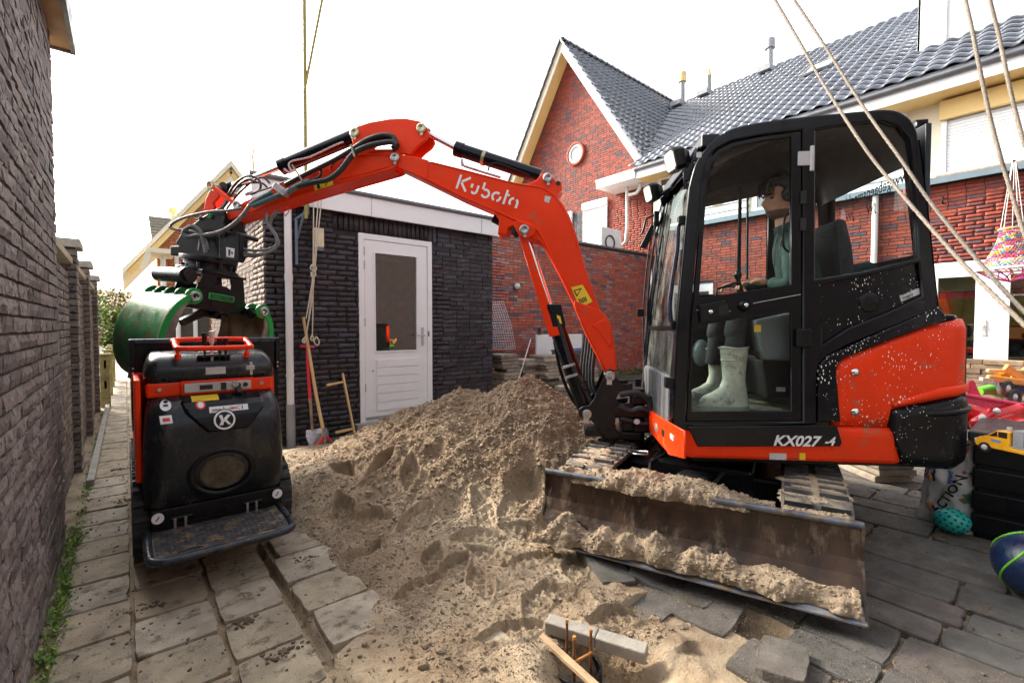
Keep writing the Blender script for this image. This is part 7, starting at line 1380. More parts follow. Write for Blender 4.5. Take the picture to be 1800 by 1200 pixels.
# lower cowl: lofted from a rear profile, corners rounded in plan
def cowl(name, prof, x0, x1, m, rc=.10, depth=.35, taper=None):
    rings = []
    for i, (y, z) in enumerate(prof):
        a0, a1 = (x0, x1) if taper is None else (x0 + taper[i], x1 - taper[i]); rg = [(a0, y + depth, z)]
        for k in range(7): a = math.radians(180 + 90 * k / 6); rg.append((a0 + rc + rc * math.cos(a), y + rc + rc * math.sin(a), z))
        for k in range(1, 6): rg.append((a0 + rc + (a1 - a0 - 2 * rc) * k / 6, y, z))
        for k in range(7): a = math.radians(270 + 90 * k / 6); rg.append((a1 - rc + rc * math.cos(a), y + rc + rc * math.sin(a), z))
        rg.append((a1, y + depth, z)); rings.append(rg)
    b = D_(); b.loft(rings, smooth=True, caps=True, closed_ring=True); return b.build(name, m, du)
lc = cowl('lower_cowl', [(3.02, .305), (2.94, .315), (2.915, .34), (2.90, .40), (2.885, .52), (2.883, .62), (2.888, .70), (2.905, .77), (2.94, .825), (2.99, .862), (3.05, .882), (3.12, .886)], .052, .70, blk2, rc=.09, taper=[.0, .0, 0, 0, .0, .003, .006, .010, .016, .024, .036, .06])
b = D_(); b.box(.075, .67, 3.05, 3.42, .875, .955); b.build('control_band', red, du, bevel=.012)
cp_ = plate('control_panel', grey_l, du, rrect(.235, .555, .892, .942, .008), t=.02, bev=.003, fn=lambda p, q, h: (p, 3.035 + h, q)); rm = plate('panel_rim', red, du, rrect(.218, .572, .878, .956, .012), t=.03, bev=.006, fn=lambda p, q, h: (p, 3.042 + h, q))
b = D_(); b.box(.305, .365, 3.030, 3.036, .905, .930).box(.405, .43, 3.028, 3.036, .897, .937).cyl((.525, 3.026, .918), (.525, 3.036, .918), .012).cyl((.345 + .14, 3.02, .918), (.345 + .14, 3.036, .918), .016); b.build('switches', ink, cp_, bevel=.001, kind='stuff')
b = D_(); b.cyl((.475, 3.018, .925), (.475, 3.036, .925), .016); b.build('key_switch', steel, cp_); b = D_(); b.bar((.485, 3.01, .905), (.49, 3.0, .88), .03, .012); b.build('key_cover', ink, cp_)
for x in (.13, .61): b = D_(); b.cyl((x, 3.04, .918), (x, 3.052, .918), .010, n=10); b.build('band_bolt', steel, du)
uc = cowl('upper_cowl', [(3.065, .948), (3.050, .955), (3.050, 1.01), (3.064, 1.05), (3.10, 1.082), (3.16, 1.100), (3.30, 1.108), (3.36, 1.109)], .066, .685, blk2, rc=.05, depth=.40, taper=[0, 0, .003, .010, .022, .034, .045, .06])
# raised centre field of the lower cowl
b = D_()
for k in range(1):
    pl = [(.24, .875), (.245, .80), (.33, .71), (.50, .70), (.585, .785), (.58, .87)]
def cyz(z): 
    prof = [(.305, 3.02), (.34, 2.915), (.40, 2.90), (.52, 2.885), (.62, 2.883), (.70, 2.888), (.77, 2.905), (.825, 2.94), (.862, 2.99), (.886, 3.07)]
    return float(np.interp(z, [p[0] for p in prof], [p[1] for p in prof]))
rings = []
for z in np.linspace(.70, .872, 8):
    xl = float(np.interp(z, [.70, .80, .875], [.315, .228, .205])); xr_ = float(np.interp(z, [.70, .80, .875], [.515, .595, .60])); y = cyz(z); rings.append([(xl - .006, y + .004, z), (xl + .012, y - .013, z), (xr_ - .012, y - .013, z), (xr_ + .006, y + .004, z)])
b.loft([[(p[0], p[1] + .02, p[2] - .012) for p in rings[0]]] + rings, smooth=False, caps=True); cf = b.build('raised_field', blk, lc, bevel=.006)
def onc(x, z, o=.0145): return (x, cyz(z) - o, z)
def patch(name, m, x0, x1, z0, z1, par, o=.0145, skew=0):
    b = D_(); b.loft([[onc(x0 + skew * (z - z0), z, o), onc(x1 + skew * (z - z0), z, o)] for z in np.linspace(z0, z1, 4)], caps=False, closed_ring=False, smooth=False); return b.build(name, m, par)
# badge
def disc(cx, cz, r, m, o, nm, par, r0=0):
    b = D_(); n = 28; b.add([onc(cx + rr_ * math.cos(2 * math.pi * k / n), cz + rr_ * math.sin(2 * math.pi * k / n), o) for rr_ in (r, max(r0, .0005)) for k in range(n)], [(k, (k + 1) % n, n + (k + 1) % n, n + k) for k in range(n)]); return b.build(nm, m, par)
bx, bz = .398, .752
disc(bx, bz, .055, blkm, .018, 'badge_ground', cf); disc(bx, bz, .050, wht, .0195, 'badge_ring', cf, .041)
b = D_(); gl_ = lambda x, z: onc(bx + x, bz + z, .0195)
b.add([gl_(-.030, -.026), gl_(-.012, -.026), gl_(-.010, .026), gl_(-.030, .026)][::1] if False else [gl_(-.026, .026), gl_(-.016, -.004), gl_(-.026, -.026), gl_(-.008, -.026), gl_(-.004, -.012), gl_(-.000, -.006), gl_(.016, -.026), gl_(.030, -.026), gl_(.010, .000), gl_(.030, .024), gl_(.014, .026), gl_(-.006, .006), gl_(-.010, .026)], [tuple(range(13))]); b.build('badge_letter', wht, cf)
patch('yellow_label', yel, .262, .385, .852, .876, cf, .015); b = D_(); b.add([onc(.275, .856, .016), onc(.305, .856, .016), onc(.29, .873, .016)], [(0, 1, 2)]); b.build('warning_triangle', ink, cf); b = D_(); b.add([onc(.281, .8575, .0168), onc(.299, .8575, .0168), onc(.29, .869, .0168)], [(0, 1, 2)]); b.build('triangle_centre', yel, cf)
lb_ = patch('white_label', wht, .333, .515, .792, .822, cf, .015)
for (x0_, x1_, z0_, z1_) in ((.345, .385, .804, .808), (.398, .401, .796, .818), (.42, .46, .804, .808), (.485, .489, .796, .818)): patch('label_mark', ink, x0_, x1_, z0_, z1_, lb_, .0158)
b = D_(); b.tube([onc(.43, .798, .0162), onc(.475, .817, .0162)], .0015, 4).tube([onc(.43, .817, .0162), onc(.475, .798, .0162)], .0015, 4).tube([onc(.34, .798, .0162), onc(.37, .803, .0162)], .0015, 4); b.build('red_cross', redpr, lb_)
disc(.298, .836, .022, redpr, .015, 'red_ring_sticker', cf, .014); disc(.298, .836, .014, wht, .0152, 'ring_field', cf)
disc(.150, .845, .024, wht, .002, 'round_sticker', lc); patch('sticker_mark', ink, .140, .160, .840, .850, lc, .003); patch('square_sticker', wht, .125, .175, .760, .800, lc, .0015, -.1); patch('sticker_mark', redpr, .135, .165, .772, .788, lc, .0025, -.1)
text('14', 'side_lettering', wht, lc, .05, (.0505, 2.99, .60), (0, -1, 0), (0, 0, 1), shear=.25, bold=.02)
# grille
b = D_(); R0 = []
for (r, o) in ((1.25, .0), (1.12, .010), (1.0, .006), (.92, -.018), (.80, -.035)): R0.append([(.385 + .128 * r * math.cos(2 * math.pi * k / 36), cyz(.475) - o - .004, .475 + .104 * r * math.sin(2 * math.pi * k / 36)) for k in range(36)])
b.loft(R0, caps=False); gr_ = b.build('grille_surround', blkm, lc)
gm = mat('grille_mesh', (.24, .20, .13), .6, metal=.4, var=.4, vs=30, bump=0)
b = D_(); yg = cyz(.475) + .004
n = 36; b.add([(.385 + .105 * math.cos(2 * math.pi * k / n), yg - .012, .475 + .088 * math.sin(2 * math.pi * k / n)) for k in range(n)], [tuple(range(n))]); b.build('grille_back', dark_in, gr_)
b = D_()
for k in range(-22, 23):
    for sg in (1, -1):
        t0 = None; pts = []
        for s_ in np.linspace(-.15, .15, 31):
            x = s_; z = sg * s_ * .8 + k * .009
            if (x / .103) ** 2 + (z / .086) ** 2 < 1: pts.append((x, z))
        if len(pts) > 1: b.bar((.385 + pts[0][0], yg - .015, .475 + pts[0][1]), (.385 + pts[-1][0], yg - .015, .475 + pts[-1][1]), .0014, .0014)
b.build('grille_wires', gm, gr_, kind='stuff')
# levers, loop handle, labels on top
b = D_(); lp2 = [(.205, 3.10, 1.162), (.205, 3.02, 1.142), (.235, 2.975, 1.134), (.52, 2.975, 1.134), (.55, 3.02, 1.142), (.55, 3.14, 1.166), (.525, 3.19, 1.176), (.23, 3.19, 1.176)]
b.tube(smoothc(lp2, 5, closed=True), .0135, 10, closed=True); lh = b.build('loop_handle', red, du)
for x in (.215, .545): b = D_(); b.cyl((x, 3.10, 1.165), (x, 3.10, 1.075), .009).cyl((x, 3.10, 1.10), (x, 3.10, 1.07), .016); b.build('handle_post', red, lh)
for i, x in enumerate((.335, .370, .405, .435)):
    h = (1.215, 1.225, 1.185, 1.185)[i]; b = D_(); b.cyl((x, 3.08, 1.05), (x, 3.07, h), .007).cyl((x, 3.072, h - .07), (x, 3.065, h), .011, .014); b.build('lever', grey_l if i == 1 else blkm, du)
b = D_(); b.box(.30, .46, 3.06, 3.13, 1.082, 1.094); b.build('lever_slot', ink, du)
b = D_(); b.box(.335, .43, 3.045, 3.0475, .985, 1.025); b.build('grey_label', silv, uc); b = D_(); b.box(.32, .42, 3.18, 3.22, 1.104, 1.106); b.build('top_label', silv, uc)
b = D_(); b.box(.53, .575, 3.038, 3.055, 1.0, 1.025).box(.55, .565, 3.042, 3.055, .97, 1.045); b.build('bonnet_latch', steel, uc, bevel=.002)
for x in (.15, .62): b = D_(); b.cyl((x, 3.05, .968), (x, 3.062, .968), .007, n=10); b.build('cowl_bolt', steel, uc)
# footplate
fpz = .195
fx0, fx1, fy0, fy1 = .062, .668, 2.60, 2.93
b = D_(); b.tube(smoothc([(fx0, 2.95, .205), (fx0, 2.68, .19), (fx0 + .02, 2.61, .187), (fx0 + .09, 2.59, .185), (.365, 2.588, .185), (fx1 - .09, 2.59, .185), (fx1 - .02, 2.61, .187), (fx1, 2.68, .19), (fx1, 2.95, .205)], 6), .019, 12); ft = b.build('footplate_tube', mat('blue_black_steel', (.05, .06, .075), .35, metal=.6, var=.4, vs=12, bump=.1, dirt=(.20, .09, .04), dirt_lo=.56, ds=18), du)
fpp = plate('footplate', mat('muddy_footplate', (.085, .088, .095), .55, metal=.3, var=.5, vs=18, bump=.8, bs=90, dirt=(.32, .225, .14), dirt_lo=.50, ds=22), du, rect(fx0 + .01, fx1 - .01, 2.605, 2.95), [rrect(.15, .27, 2.635, 2.650, .006), rrect(.47, .59, 2.635, 2.650, .006)], t=.006, bev=.001, fn=lambda p, q, h: (p, q, .188 + (q - 2.6) * .045 + h))
b = D_()
for i in range(24):
    for j in range(12): x = .09 + i * .0233; y = 2.665 + j * .022; z = .195 + (y - 2.6) * .045; b.bar((x - .005, y - .004 * (1 if (i + j) % 2 else -1), z), (x + .005, y + .004 * (1 if (i + j) % 2 else -1), z), .003, .003)
b.build('tread_pattern', fpp.data.materials[0], fpp, kind='stuff')
b = D_(); b.box(.10, .64, 2.93, 2.96, .215, .235); b.cyl((.09, 2.95, .245), (.64, 2.95, .245), .010); b.build('hinge_bar', blkm, du)
for x in (.17, .215, .50, .545): b = D_(); b.box(x, x + .012, 2.925, 2.95, .205, .262); b.build('hinge_tab', steel, du, bevel=.002)
b = D_(); b.cyl((.16, 2.94, .258), (.25, 2.94, .258), .013).cyl((.49, 2.94, .258), (.58, 2.94, .258), .013); b.build('hinge_pin', blkm, du)
for x in (.105, .655): 
    b = D_(); b.cyl((x, 2.905, .285), (x, 2.915, .285), .026, n=20); rd = b.build('round_sticker', wht, du); b = D_(); b.tube([(x - .008, 2.9045, .275), (x, 2.9035, .286), (x + .006, 2.9045, .296)], .0028, 5); b.build('sticker_mark', ink, rd)
b = D_(); b.box(.075, .69, 2.94, 3.0, .215, .315); b.build('rear_valance', blkm, du, bevel=.008)
# skip
sk_o = [(3.44, 1.165), (3.46, .72), (3.60, .62), (4.25, .62), (4.65, .95), (4.63, .97), (4.24, .645), (3.61, .645), (3.485, .735), (3.465, 1.165)]
b = D_(); b.prism(sk_o, lambda p, d: (d, p[0], p[1]), .02, .79); b.build('skip_floor', blk, du)
for x0 in (.018, .775): b = D_(); b.prism([(3.44, 1.165), (3.46, .72), (3.60, .62), (4.25, .62), (4.66, .96), (4.4, 1.05)], lambda p, d: (d, p[0], p[1]), x0, x0 + .018); b.build('skip_side', blk, du, bevel=.002)
b = D_(); b.box(.012, .80, 3.425, 3.465, 1.150, 1.178); b.build('skip_rim', mat('worn_blue_black_rim', (.05, .065, .09), .35, metal=.4, var=.3, vs=10), du, bevel=.005)
b = D_(); b.box(.015, .04, 3.42, 3.44, .96, 1.17).box(.775, .80, 3.42, 3.44, .96, 1.17); b.build('skip_stiffener', blk, du, bevel=.003)
for z in (.985, 1.01): b = D_(); b.cyl((.028, 3.415, z), (.028, 3.42, z), .006).cyl((.785, 3.415, z), (.785, 3.42, z), .006); b.build('skip_bolt', steel, du)
b = D_(); rings = []
for i in range(20):
    y = 3.5 + i * .045; rg = []
    for j in range(20): x = .045 + j * .0385; rg.append((x, y, .70 + .18 * math.sin(math.pi * j / 19) * math.sin(math.pi * i / 19) + .03 * mnoise.noise(Vector((x * 14, y * 14, 0)))))
    rings.append(rg)
b.loft(rings, caps=False, closed_ring=False); tag(b.build('sand_load', sandl), 'sand lying in the skip of the tracked dumper', 'sand', kind='stuff')

# ================================================================ tools against the shed
sh = thing('spade', 'spade with pink red handle and grey steel blade leaning on the dark shed wall', 'spade', (1.55, 5.2, -.05))
P = [(1.561,5.46,1.046),(1.552,5.42,0.832),(1.554,5.36,0.456),(1.556,5.3,0.105)]
b = MB(); b.tube([P[0], P[1], P[2]], [.017, .017, .019], 10).tube([(1.488,5.46,1.035),(1.634,5.46,1.018)], .015, 8); b.build('handle', mat('pink_red_handle', (.75, .03, .07), .4, var=.1, vs=10), sh)
b = MB(); b.tube([P[2], P[3]], [.018, .012], 10); b.build('socket', woodd, sh)
q = [(1.491,5.3,0.121),(1.659,5.3,0.122),(1.664,5.26,0.026),(1.62,5.22,-0.073),(1.565,5.2,-0.097),(1.507,5.22,-0.047),(1.478,5.26,0.055)]; b = MB(); b.add(q, [tuple(range(7))]).add([(p[0], p[1] + .006, p[2]) for p in q], [tuple(reversed(range(7)))]); b.build('blade', steel, sh)
hk = thing('long_handled_rake', 'long pale wooden pole with a red forked head resting on the sand by the shed', 'rake', (1.6, 5.2, 0))
P = [(1.525,5.47,1.358),(1.556,5.44,1.085),(1.603,5.32,0.52),(1.644,5.16,0.035)]; b = MB(); b.tube(P, [.016, .017, .018, .018], 10); b.build('pole', wood, hk)
b = MB(); q = [(1.645,5.16,0.067),(1.491,5.05,-0.053),(1.727,5.1,-0.041),(1.614,5.16,0.065)]; b.bar(q[0], q[1], .02, .03).bar(q[0], q[2], .02, .03).bar((q[1][0] - .01, q[1][1], q[1][2] - .02), (q[2][0] + .01, q[2][1], q[2][2] - .02), .012, .02); b.build('fork', redpr, hk, bevel=.002)
b = MB(); q = [(1.646,5.16,0.148),(1.637,5.14,-0.01)]; b.cyl(q[0], q[1], .02); b.build('ferrule', steel, hk)
b = MB(); q = [(1.67,5.2,0.118),(1.669,5.18,0.04)]; b.bar(q[0], q[1], .04, .03); tag(b.build('teal_cap', bluem), 'small teal plastic cap behind the foot of the rake pole', 'cap')
tt = thing('batten', 'thin wooden batten frame with two short arms leaning against the shed', 'batten', (1.95, 5.2, 0))
P = [(1.962,5.49,0.698),(1.993,5.2,-0.013)]; b = MB(); b.bar(P[0], P[1], .022, .03); b.build('batten', wood, tt, bevel=.002)
b = MB(); q = [(1.963,5.46,0.599),(1.747,5.4,0.582)]; b.cyl(q[0], q[1], .013, .016); b.build('arm', wood, tt); b = MB(); q = [(1.985,5.23,0.081),(1.758,5.15,0.083)]; b.bar(q[0], q[1], .02, .026); b.build('arm', wood, tt, bevel=.002)
b = MB(); q = (1.874,5.091); 
loose('mossy grey tile lying at the foot of the shed wall under the wooden frame', q[0], q[1], .01, .42, .30, .05, .1, .03, -.03, seed=9)
# ---- pipes with starter bars
def starter(name, label, cx, cy, z0, r, hbar, seed, hs_=(0, 0, 0)):
    t = thing(name, label, 'foundation pipe', (cx, cy, z0 - .2)); b = MB()
    b.lathe([(r, -.30), (r, 0), (r + .006, .004), (r + .012, 0), (r + .012, -.30)], (cx, cy, z0), (0, 0, 1), 32); b.build('pipe', mat('black_duct', (.012, .014, .018), .3, var=.3, vs=12, dirt=(.12, .09, .06), dirt_lo=.6) if 'black_duct' not in bpy.data.materials else bpy.data.materials['black_duct'], t)
    b = MB(); b.lathe([(r, -.14), (0, -.15)], (cx, cy, z0), (0, 0, 1), 24); b.build('concrete_fill', mud, t)
    k = r * .52; pos = [(-k, -k * .6), (k * .9, -k * .8), (-.2 * k, k), (k * .9, k * .9)]
    for i, (dx, dy) in enumerate(pos[:3]):
        h = hbar * (1, .97, 1.1)[i]; b = MB(); P = [(cx + dx, cy + dy, z0 - .2 + j * .006) for j in range(int((h + .2) / .006))]; b.tube(P, [.0062 if j % 2 else .0050 for j in range(len(P))], 7); b.build('starter_bar', rustm, t)
        b = MB(); b.cyl((cx + dx, cy + dy, z0 + h - .012), (cx + dx, cy + dy, z0 + h), .0066, n=8); b.build('bar_tip', mat('orange_rust', (.55, .22, .05), .8) if 'orange_rust' not in bpy.data.materials else bpy.data.materials['orange_rust'], t)
    zz = z0 + hbar * .38; b = MB(); b.tube([(cx - k * 1.15, cy + k, zz), (cx - k * 1.15, cy - k * .75, zz), (cx + k * 1.05, cy - k * .95, zz), (cx + k * 1.05, cy + k * .2, zz + .004)], .0052, 7); b.build('link_bar', bpy.data.materials['orange_rust'], t); return t
pc = (1.33,1.182)
starter('starter_bar_pipe', 'black foundation pipe with three rusty bars at the bottom edge of the sand', pc[0] - .02, pc[1] - .0, -.055, .085, .15, 1)
starter('starter_bar_pipe', 'black foundation pipe with rusty bars set in the sand in front of the shed', 1.262, 4.17, -.03, .075, .17, 2)
b = MB(); q = [(1.202,4.172,0.03),(1.282,3.905,0.02)]; b.bar((q[0][0], q[0][1], .03), (q[1][0], q[1][1], .02), .05, .07); tag(b.build('timber_offcut', wood, bevel=.003), 'pale timber offcut lying across the pipe in front of the shed', 'timber')
b = MB(); q = [(1.268,1.359,0),(1.206,0.935,0.02)]; b.bar(q[0], q[1], .028, .016); tag(b.build('wooden_lath', woodd, bevel=.002), 'weathered wooden lath lying across the pipe at the bottom edge', 'lath')
# concrete kerb block lying on the sand
kq = [(1.306,1.341,0.05),(1.469,0.978,0.05)]; b = MB(); p0_, p1_ = np.array(kq[0]), np.array(kq[1]); p0_[2] = .035; p1_[2] = .03; b.bar(p0_, p0_ + (p1_ - p0_) * .52, .065, .05).bar(p0_ + (p1_ - p0_) * .525, p1_, .065, .047); tag(b.build('concrete_kerb', mat('pale_kerb_concrete', (.30, .28, .25), .85, var=.2, vs=14, bump=.6, bs=110), bevel=.005), 'pale concrete kerb stone lying on the sand behind the foreground pipe', 'kerb')
# ---- stacks of lifted tiles
R = random.Random(31)
def stack(label, cx, cy, n, lx, ly, th, rz, jit, m, z0=-.02, h=.05):
    t = thing('tile_stack', label, 'tile stack', (cx, cy, z0), group='stacks of lifted tiles beyond the sand heap')
    for k in range(n):
        b = MB(T4((cx + R.gauss(0, jit), cy + R.gauss(0, jit), z0 + k * (h + .006) + R.uniform(0, .003)), rz + R.gauss(0, .02 + jit))); b.box(-lx / 2, lx / 2, -ly / 2, ly / 2, 0, h, rnd=R.random()); b.build('tile', m, t, bevel=.006)
stack('uneven stack of grey tiles right beside the shed corner', 4.62, 5.72, 15, .34, .32, .05, .05, .022, tile_s); stack('lower leaning stack of grey tiles second from the shed corner', 5.18, 5.9, 13, .34, .32, .05, .2, .03, tile_s)
stack('tall dark stack of tiles third from the shed corner behind a thin white stick', 5.62, 5.75, 14, .42, .38, .05, -.1, .028, tile_s); stack('stack of thin dark plates behind the boom cylinder', 6.35, 6.0, 20, .45, .42, .03, -.15, .008, mat('dark_plate', (.1, .1, .1), .7, var=.3, vs=8, ramp=[(0, (.06, .05, .045)), (1, (.13, .11, .09))]), h=.036)
stack('neat front stack of pale brown tiles behind the boom cylinder', 5.55, 5.0, 9, .46, .44, .05, -.15, .010, tile_s, h=.062); stack('low stack of pale tiles behind the crest of the sand heap', 5.1, 4.75, 6, .40, .34, .05, .15, .012, tile_s, h=.06)
stack('low stack of loose tiles behind the excavator counterweight', 4.85, 1.02, 4, .45, .30, .05, .9, .02, tile_s, z0=0)
b = MB(); b.box(4.95, 5.2, 5.55, 5.75, .55, .75); 
P = [(4.442,5.2,0.425),(4.702,5.2,1.061)]; b = MB(); b.cyl(P[0], P[1], .008, n=8); tag(b.build('white_stick', whitep), 'thin white stick leaning on the stacked tiles', 'stick')
P = [(5.349,7.1,1.674),(5.698,7.1,1.74),(5.842,7.1,0.821),(5.43,7.1,0.833)]; ms = thing('wire_mesh', 'bent galvanised wire mesh leaning on the red wall beside the shed', 'wire mesh', (5.9, 7.1, .9))
b = MB(); p0_, p1_, p2_, p3_ = [np.array(p) for p in P]; p0_ = p0_ + (-.5, 0, 0); p3_ = p3_ + (-.5, -.2, 0); p2_ = p2_ + (0, -.2, 0)
ws = []
for k in range(17): t = k / 16; b.tube([p0_ + (p1_ - p0_) * t, (p0_ + (p1_ - p0_) * t) * .5 + (p3_ + (p2_ - p3_) * t) * .5 + (0, -.05, 0), p3_ + (p2_ - p3_) * t], .0055, 4)
for k in range(19): t = k / 18; b.tube([p0_ + (p3_ - p0_) * t + (0, -.05 * math.sin(math.pi * t), 0), p1_ + (p2_ - p1_) * t + (0, -.05 * math.sin(math.pi * t), 0)], .0055, 4)
b.build('wires', mat('galvanised_wire', (.62, .62, .66), .35, metal=.5, var=.1), ms, kind='stuff')
P = [(6.116,1.096),(7.429,1.093),(7.439,-0.276),(6.119,-0.145)]; b = MB(); b.box(P[0][0], P[1][0], 6.6, 6.63, 0, P[0][1]); wb = thing('advert_board', 'white and blue printed board standing behind the tile stacks', 'board', ((P[0][0] + P[1][0]) / 2, 6.6, 0)); b.build('panel', wht, wb)
bm_ = mat('blue_print', (.03, .14, .6), .45, bump=0)
for q in ([(7.144,0.8),(7.41,0.454)], [(7.269,0.366),(7.43,0.15)], [(7.112,0.292),(7.236,-0.015)]): b = MB(); b.box(q[0][0], q[1][0], 6.594, 6.598, q[1][1], q[0][1]); b.build('blue_print_field', bm_, wb)
q = (6.098,6.5,1.152); b = MB(); b.cyl((q[0], q[1], q[2] - .06), (q[0], q[1], q[2] + .06), .035).cyl((q[0], q[1], q[2] + .06), (q[0], q[1], q[2] + .09), .015); tag(b.build('plastic_bottle', glassmat('bottle_blue', (.5, .65, .8), .1)), 'pale bottle standing on top of the white board', 'bottle')
b = MB(); q = (6.766,6.2,0.624); b.tube([(q[0] + .09 * math.cos(a), q[1] + .02 * math.sin(3 * a), q[2] + .09 * math.sin(a)) for a in np.linspace(0, 6.1, 20)], .012, 6); b.tube([(q[0] + .06 * math.cos(a), q[1] - .03, q[2] - .06 + .05 * math.sin(a)) for a in np.linspace(0, 6.1, 16)], .010, 6); tag(b.build('coiled_hose', bm_), 'coil of blue and white hose beside the boom cylinder', 'hose')
q = (9.014,6.558,0); b = MB(); b.ball((q[0], q[1], .02), .5, .25, .025, nz=.3); tag(b.build('dark_mat', asph), 'flat dark object lying on the paving by the red wall', 'mat')
# ================================================================ storage box, toys, bag, balls
DX = 2.05
bxp = thing('storage_box', 'black ribbed plastic storage box loaded with toys at the right edge', 'box', (4.10, .0, 0))
# front lower corner near (3.82,.34); the box lines up with the walls
bx0, bx1, by0, by1, bh_ = 3.86, 4.45, -.90, .335, .60
b = MB(); b.box(bx0, bx1, by0, by1, 0, bh_); b.build('body', blkm, bxp, bevel=.012)
for k in range(4): b = MB(); b.box(bx0 - .012, bx1, by0 - .01, by1 + .012, .03 + k * .135, .145 + k * .135); b.build('rib_panel', blkm, bxp, bevel=.01)
b = MB(); b.box(bx0 - .035, bx1 + .03, by0 - .03, by1 + .035, .575, .635); b.build('lid', mat('grey_black_lid', (.035, .036, .04), .4, var=.3, dirt=(.14, .13, .12), dirt_lo=.6), bxp, bevel=.012)
TZ = .636
# yellow toy truck on the near corner: faces the alley side, seen from its flank
def P3(u): return u
tyA = [(3.271,0.291,0.66),(3.157,0.117,0.66)]
org = np.array((3.521,0.324,0.7)); org[2] = TZ
tang = math.atan2(tyA[1][1] - tyA[0][1], tyA[1][0] - tyA[0][0])
XT = T4((tyA[0][0], tyA[0][1], TZ), tang)
L_ = 1.0
tk = thing('toy_van', 'yellow toy breakdown truck at the near corner of the storage box lid', 'toy', (tyA[0][0], tyA[0][1], TZ))
toyy = mat('toy_yellow', (.80, .40, .02), .3, var=.05, bump=0, coat=.3)
def TB(): return MB(XT)
b = TB(); b.prism([(0, .03), (.0, .055), (.02, .068), (.055, .082), (.095, .115), (.15, .118), (.152, .045), (.30, .045), (.30, .025), (.01, .022)], lambda p, d: (p[0], d, p[1]), 0, .085); b.build('body', toyy, tk, bevel=.005)
b = TB(); b.prism([(.062, .082), (.098, .110), (.10, .085)], lambda p, d: (p[0], d, p[1]), -.001, .0).prism([(.105, .084), (.105, .110), (.140, .112), (.140, .084)], lambda p, d: (p[0], d, p[1]), -.0015, .0); b.build('window', ink, tk)
b = TB(); b.add([(.050, .01, .0815), (.092, .01, .1145), (.092, .075, .1145), (.050, .075, .0815)], [(0, 3, 2, 1)]); b.build('windscreen', silv, tk)
for x in (.05, .25):
    for y in (-.006, .075): b = TB(); b.cyl((x, y, .022), (x, y + .018, .022), .024, n=18); w_ = b.build('wheel', ink, tk); b = TB(); b.lathe([(0, .004), (.012, .003), (.014, 0)], (x, y, .022), (0, -1, 0), 10); b.build('rim', silv, w_)
b = TB(); b.box(-.008, .01, 0, .085, .024, .040); b.build('bumper', ink, tk, bevel=.003); b = TB(); b.ball((.008, .005, .052), .010, .006, .007); b.build('headlight', silv, tk)
b = TB(); b.box(.155, .30, 0, .085, .045, .052).box(.158, .20, .005, .08, .052, .13); b.build('loading_bed', greyp, tk, bevel=.003); b = TB(); b.cyl((.12, .04, .118), (.12, .04, .134), .010); b.build('beacon', silv, tk)
b = TB(); b.box(.075, .115, -.0015, 0, .058, .068).box(.22, .27, -.0015, 0, .056, .066); b.build('blue_marking', mat('toy_blue', (.1, .3, .7), .4), tk)
# red aeroplane, upside heap: fuselage, tail fin, wing
ra = thing('toy_aeroplane', 'large red toy aeroplane with upright tail fin lying behind the yellow truck', 'toy', (3.9, .3, TZ))
toyr = mat('toy_red', (.62, .015, .02), .25, var=.1, vs=10, bump=0, coat=.5); toyp = mat('toy_pink_red', (.72, .04, .12), .3, var=.1, bump=0, coat=.3)
f = [(4.645,0.49,0.668),(4.701,0.444,0.597),(4.781,0.377,0.564),(4.908,0.271,0.585),(5.066,0.14,0.614)]
b = MB(); b.tube([f[0], f[1], f[2], f[3], f[4]], [.045, .095, .105, .10, .08], 18); b.build('fuselage', toyr, ra)
f = [(4.537,0.385,0.575),(4.612,0.322,0.614),(4.747,0.21,0.666)]; b = MB(); b.tube(f, [.05, .07, .06], 16); b.ball(f[0], .05); b.build('nose', toyr, ra); b = MB(); f = [(4.458,0.36,0.628),(4.52,0.308,0.648),(4.531,0.299,0.679)]; b.ball(f[0], .035, .02, .03).ball(f[2], .025, .02, .02); b.build('white_marking', wht, ra)
f = [(4.621,0.445,0.754),(4.628,0.439,0.86),(4.646,0.424,0.868),(4.68,0.396,0.779),(4.7,0.38,0.738)]; b = MB(); b.add(f, [tuple(range(5))]).add([(p[0] + .014, p[1] + .01, p[2]) for p in f], [tuple(reversed(range(5)))]); b.build('tail_fin', toyp, ra)
f = [(4.441,0.465,0.781),(4.594,0.338,0.745),(4.777,0.185,0.706),(4.778,0.185,0.666),(4.625,0.311,0.69),(4.473,0.439,0.737)]; b = MB(); b.add([f[0], f[1], f[2], f[3], f[4], f[5]], [tuple(range(6))]).add([(p[0], p[1], p[2] - .018) for p in f], [tuple(reversed(range(6)))]).tube([f[0], f[1], f[2]], .014, 8); b.build('wing', toyp, ra)
gt = thing('toy_tractor', 'green and blue toy tractor with grey tyres lying on the toy heap', 'toy', (4.1, .2, .8))
f = [(4.963,0.42,0.763),(5.022,0.371,0.776),(5.106,0.302,0.75),(5.14,0.273,0.707)]; b = MB(); b.tube(f, [.03, .04, .045, .03], 10); b.build('body', mat('toy_green', (.12, .42, .04), .35, bump=0), gt)
for q in [(4.896,0.281,0.805),(4.935,0.248,0.742)]:
    q = np.array(q); dv = unit(-CAMF * 1 + CAMR * .2); b = MB(); b.lathe([(.030, -.02), (.058, -.02), (.062, 0), (.058, .02), (.030, .02)], q, dv, 22); w_ = b.build('tyre', rubber, gt); b = MB(); b.lathe([(0, .022), (.012, .024), (.014, .016), (.034, .014), (.036, .0)], q, dv, 16); b.build('rim', wht, w_)
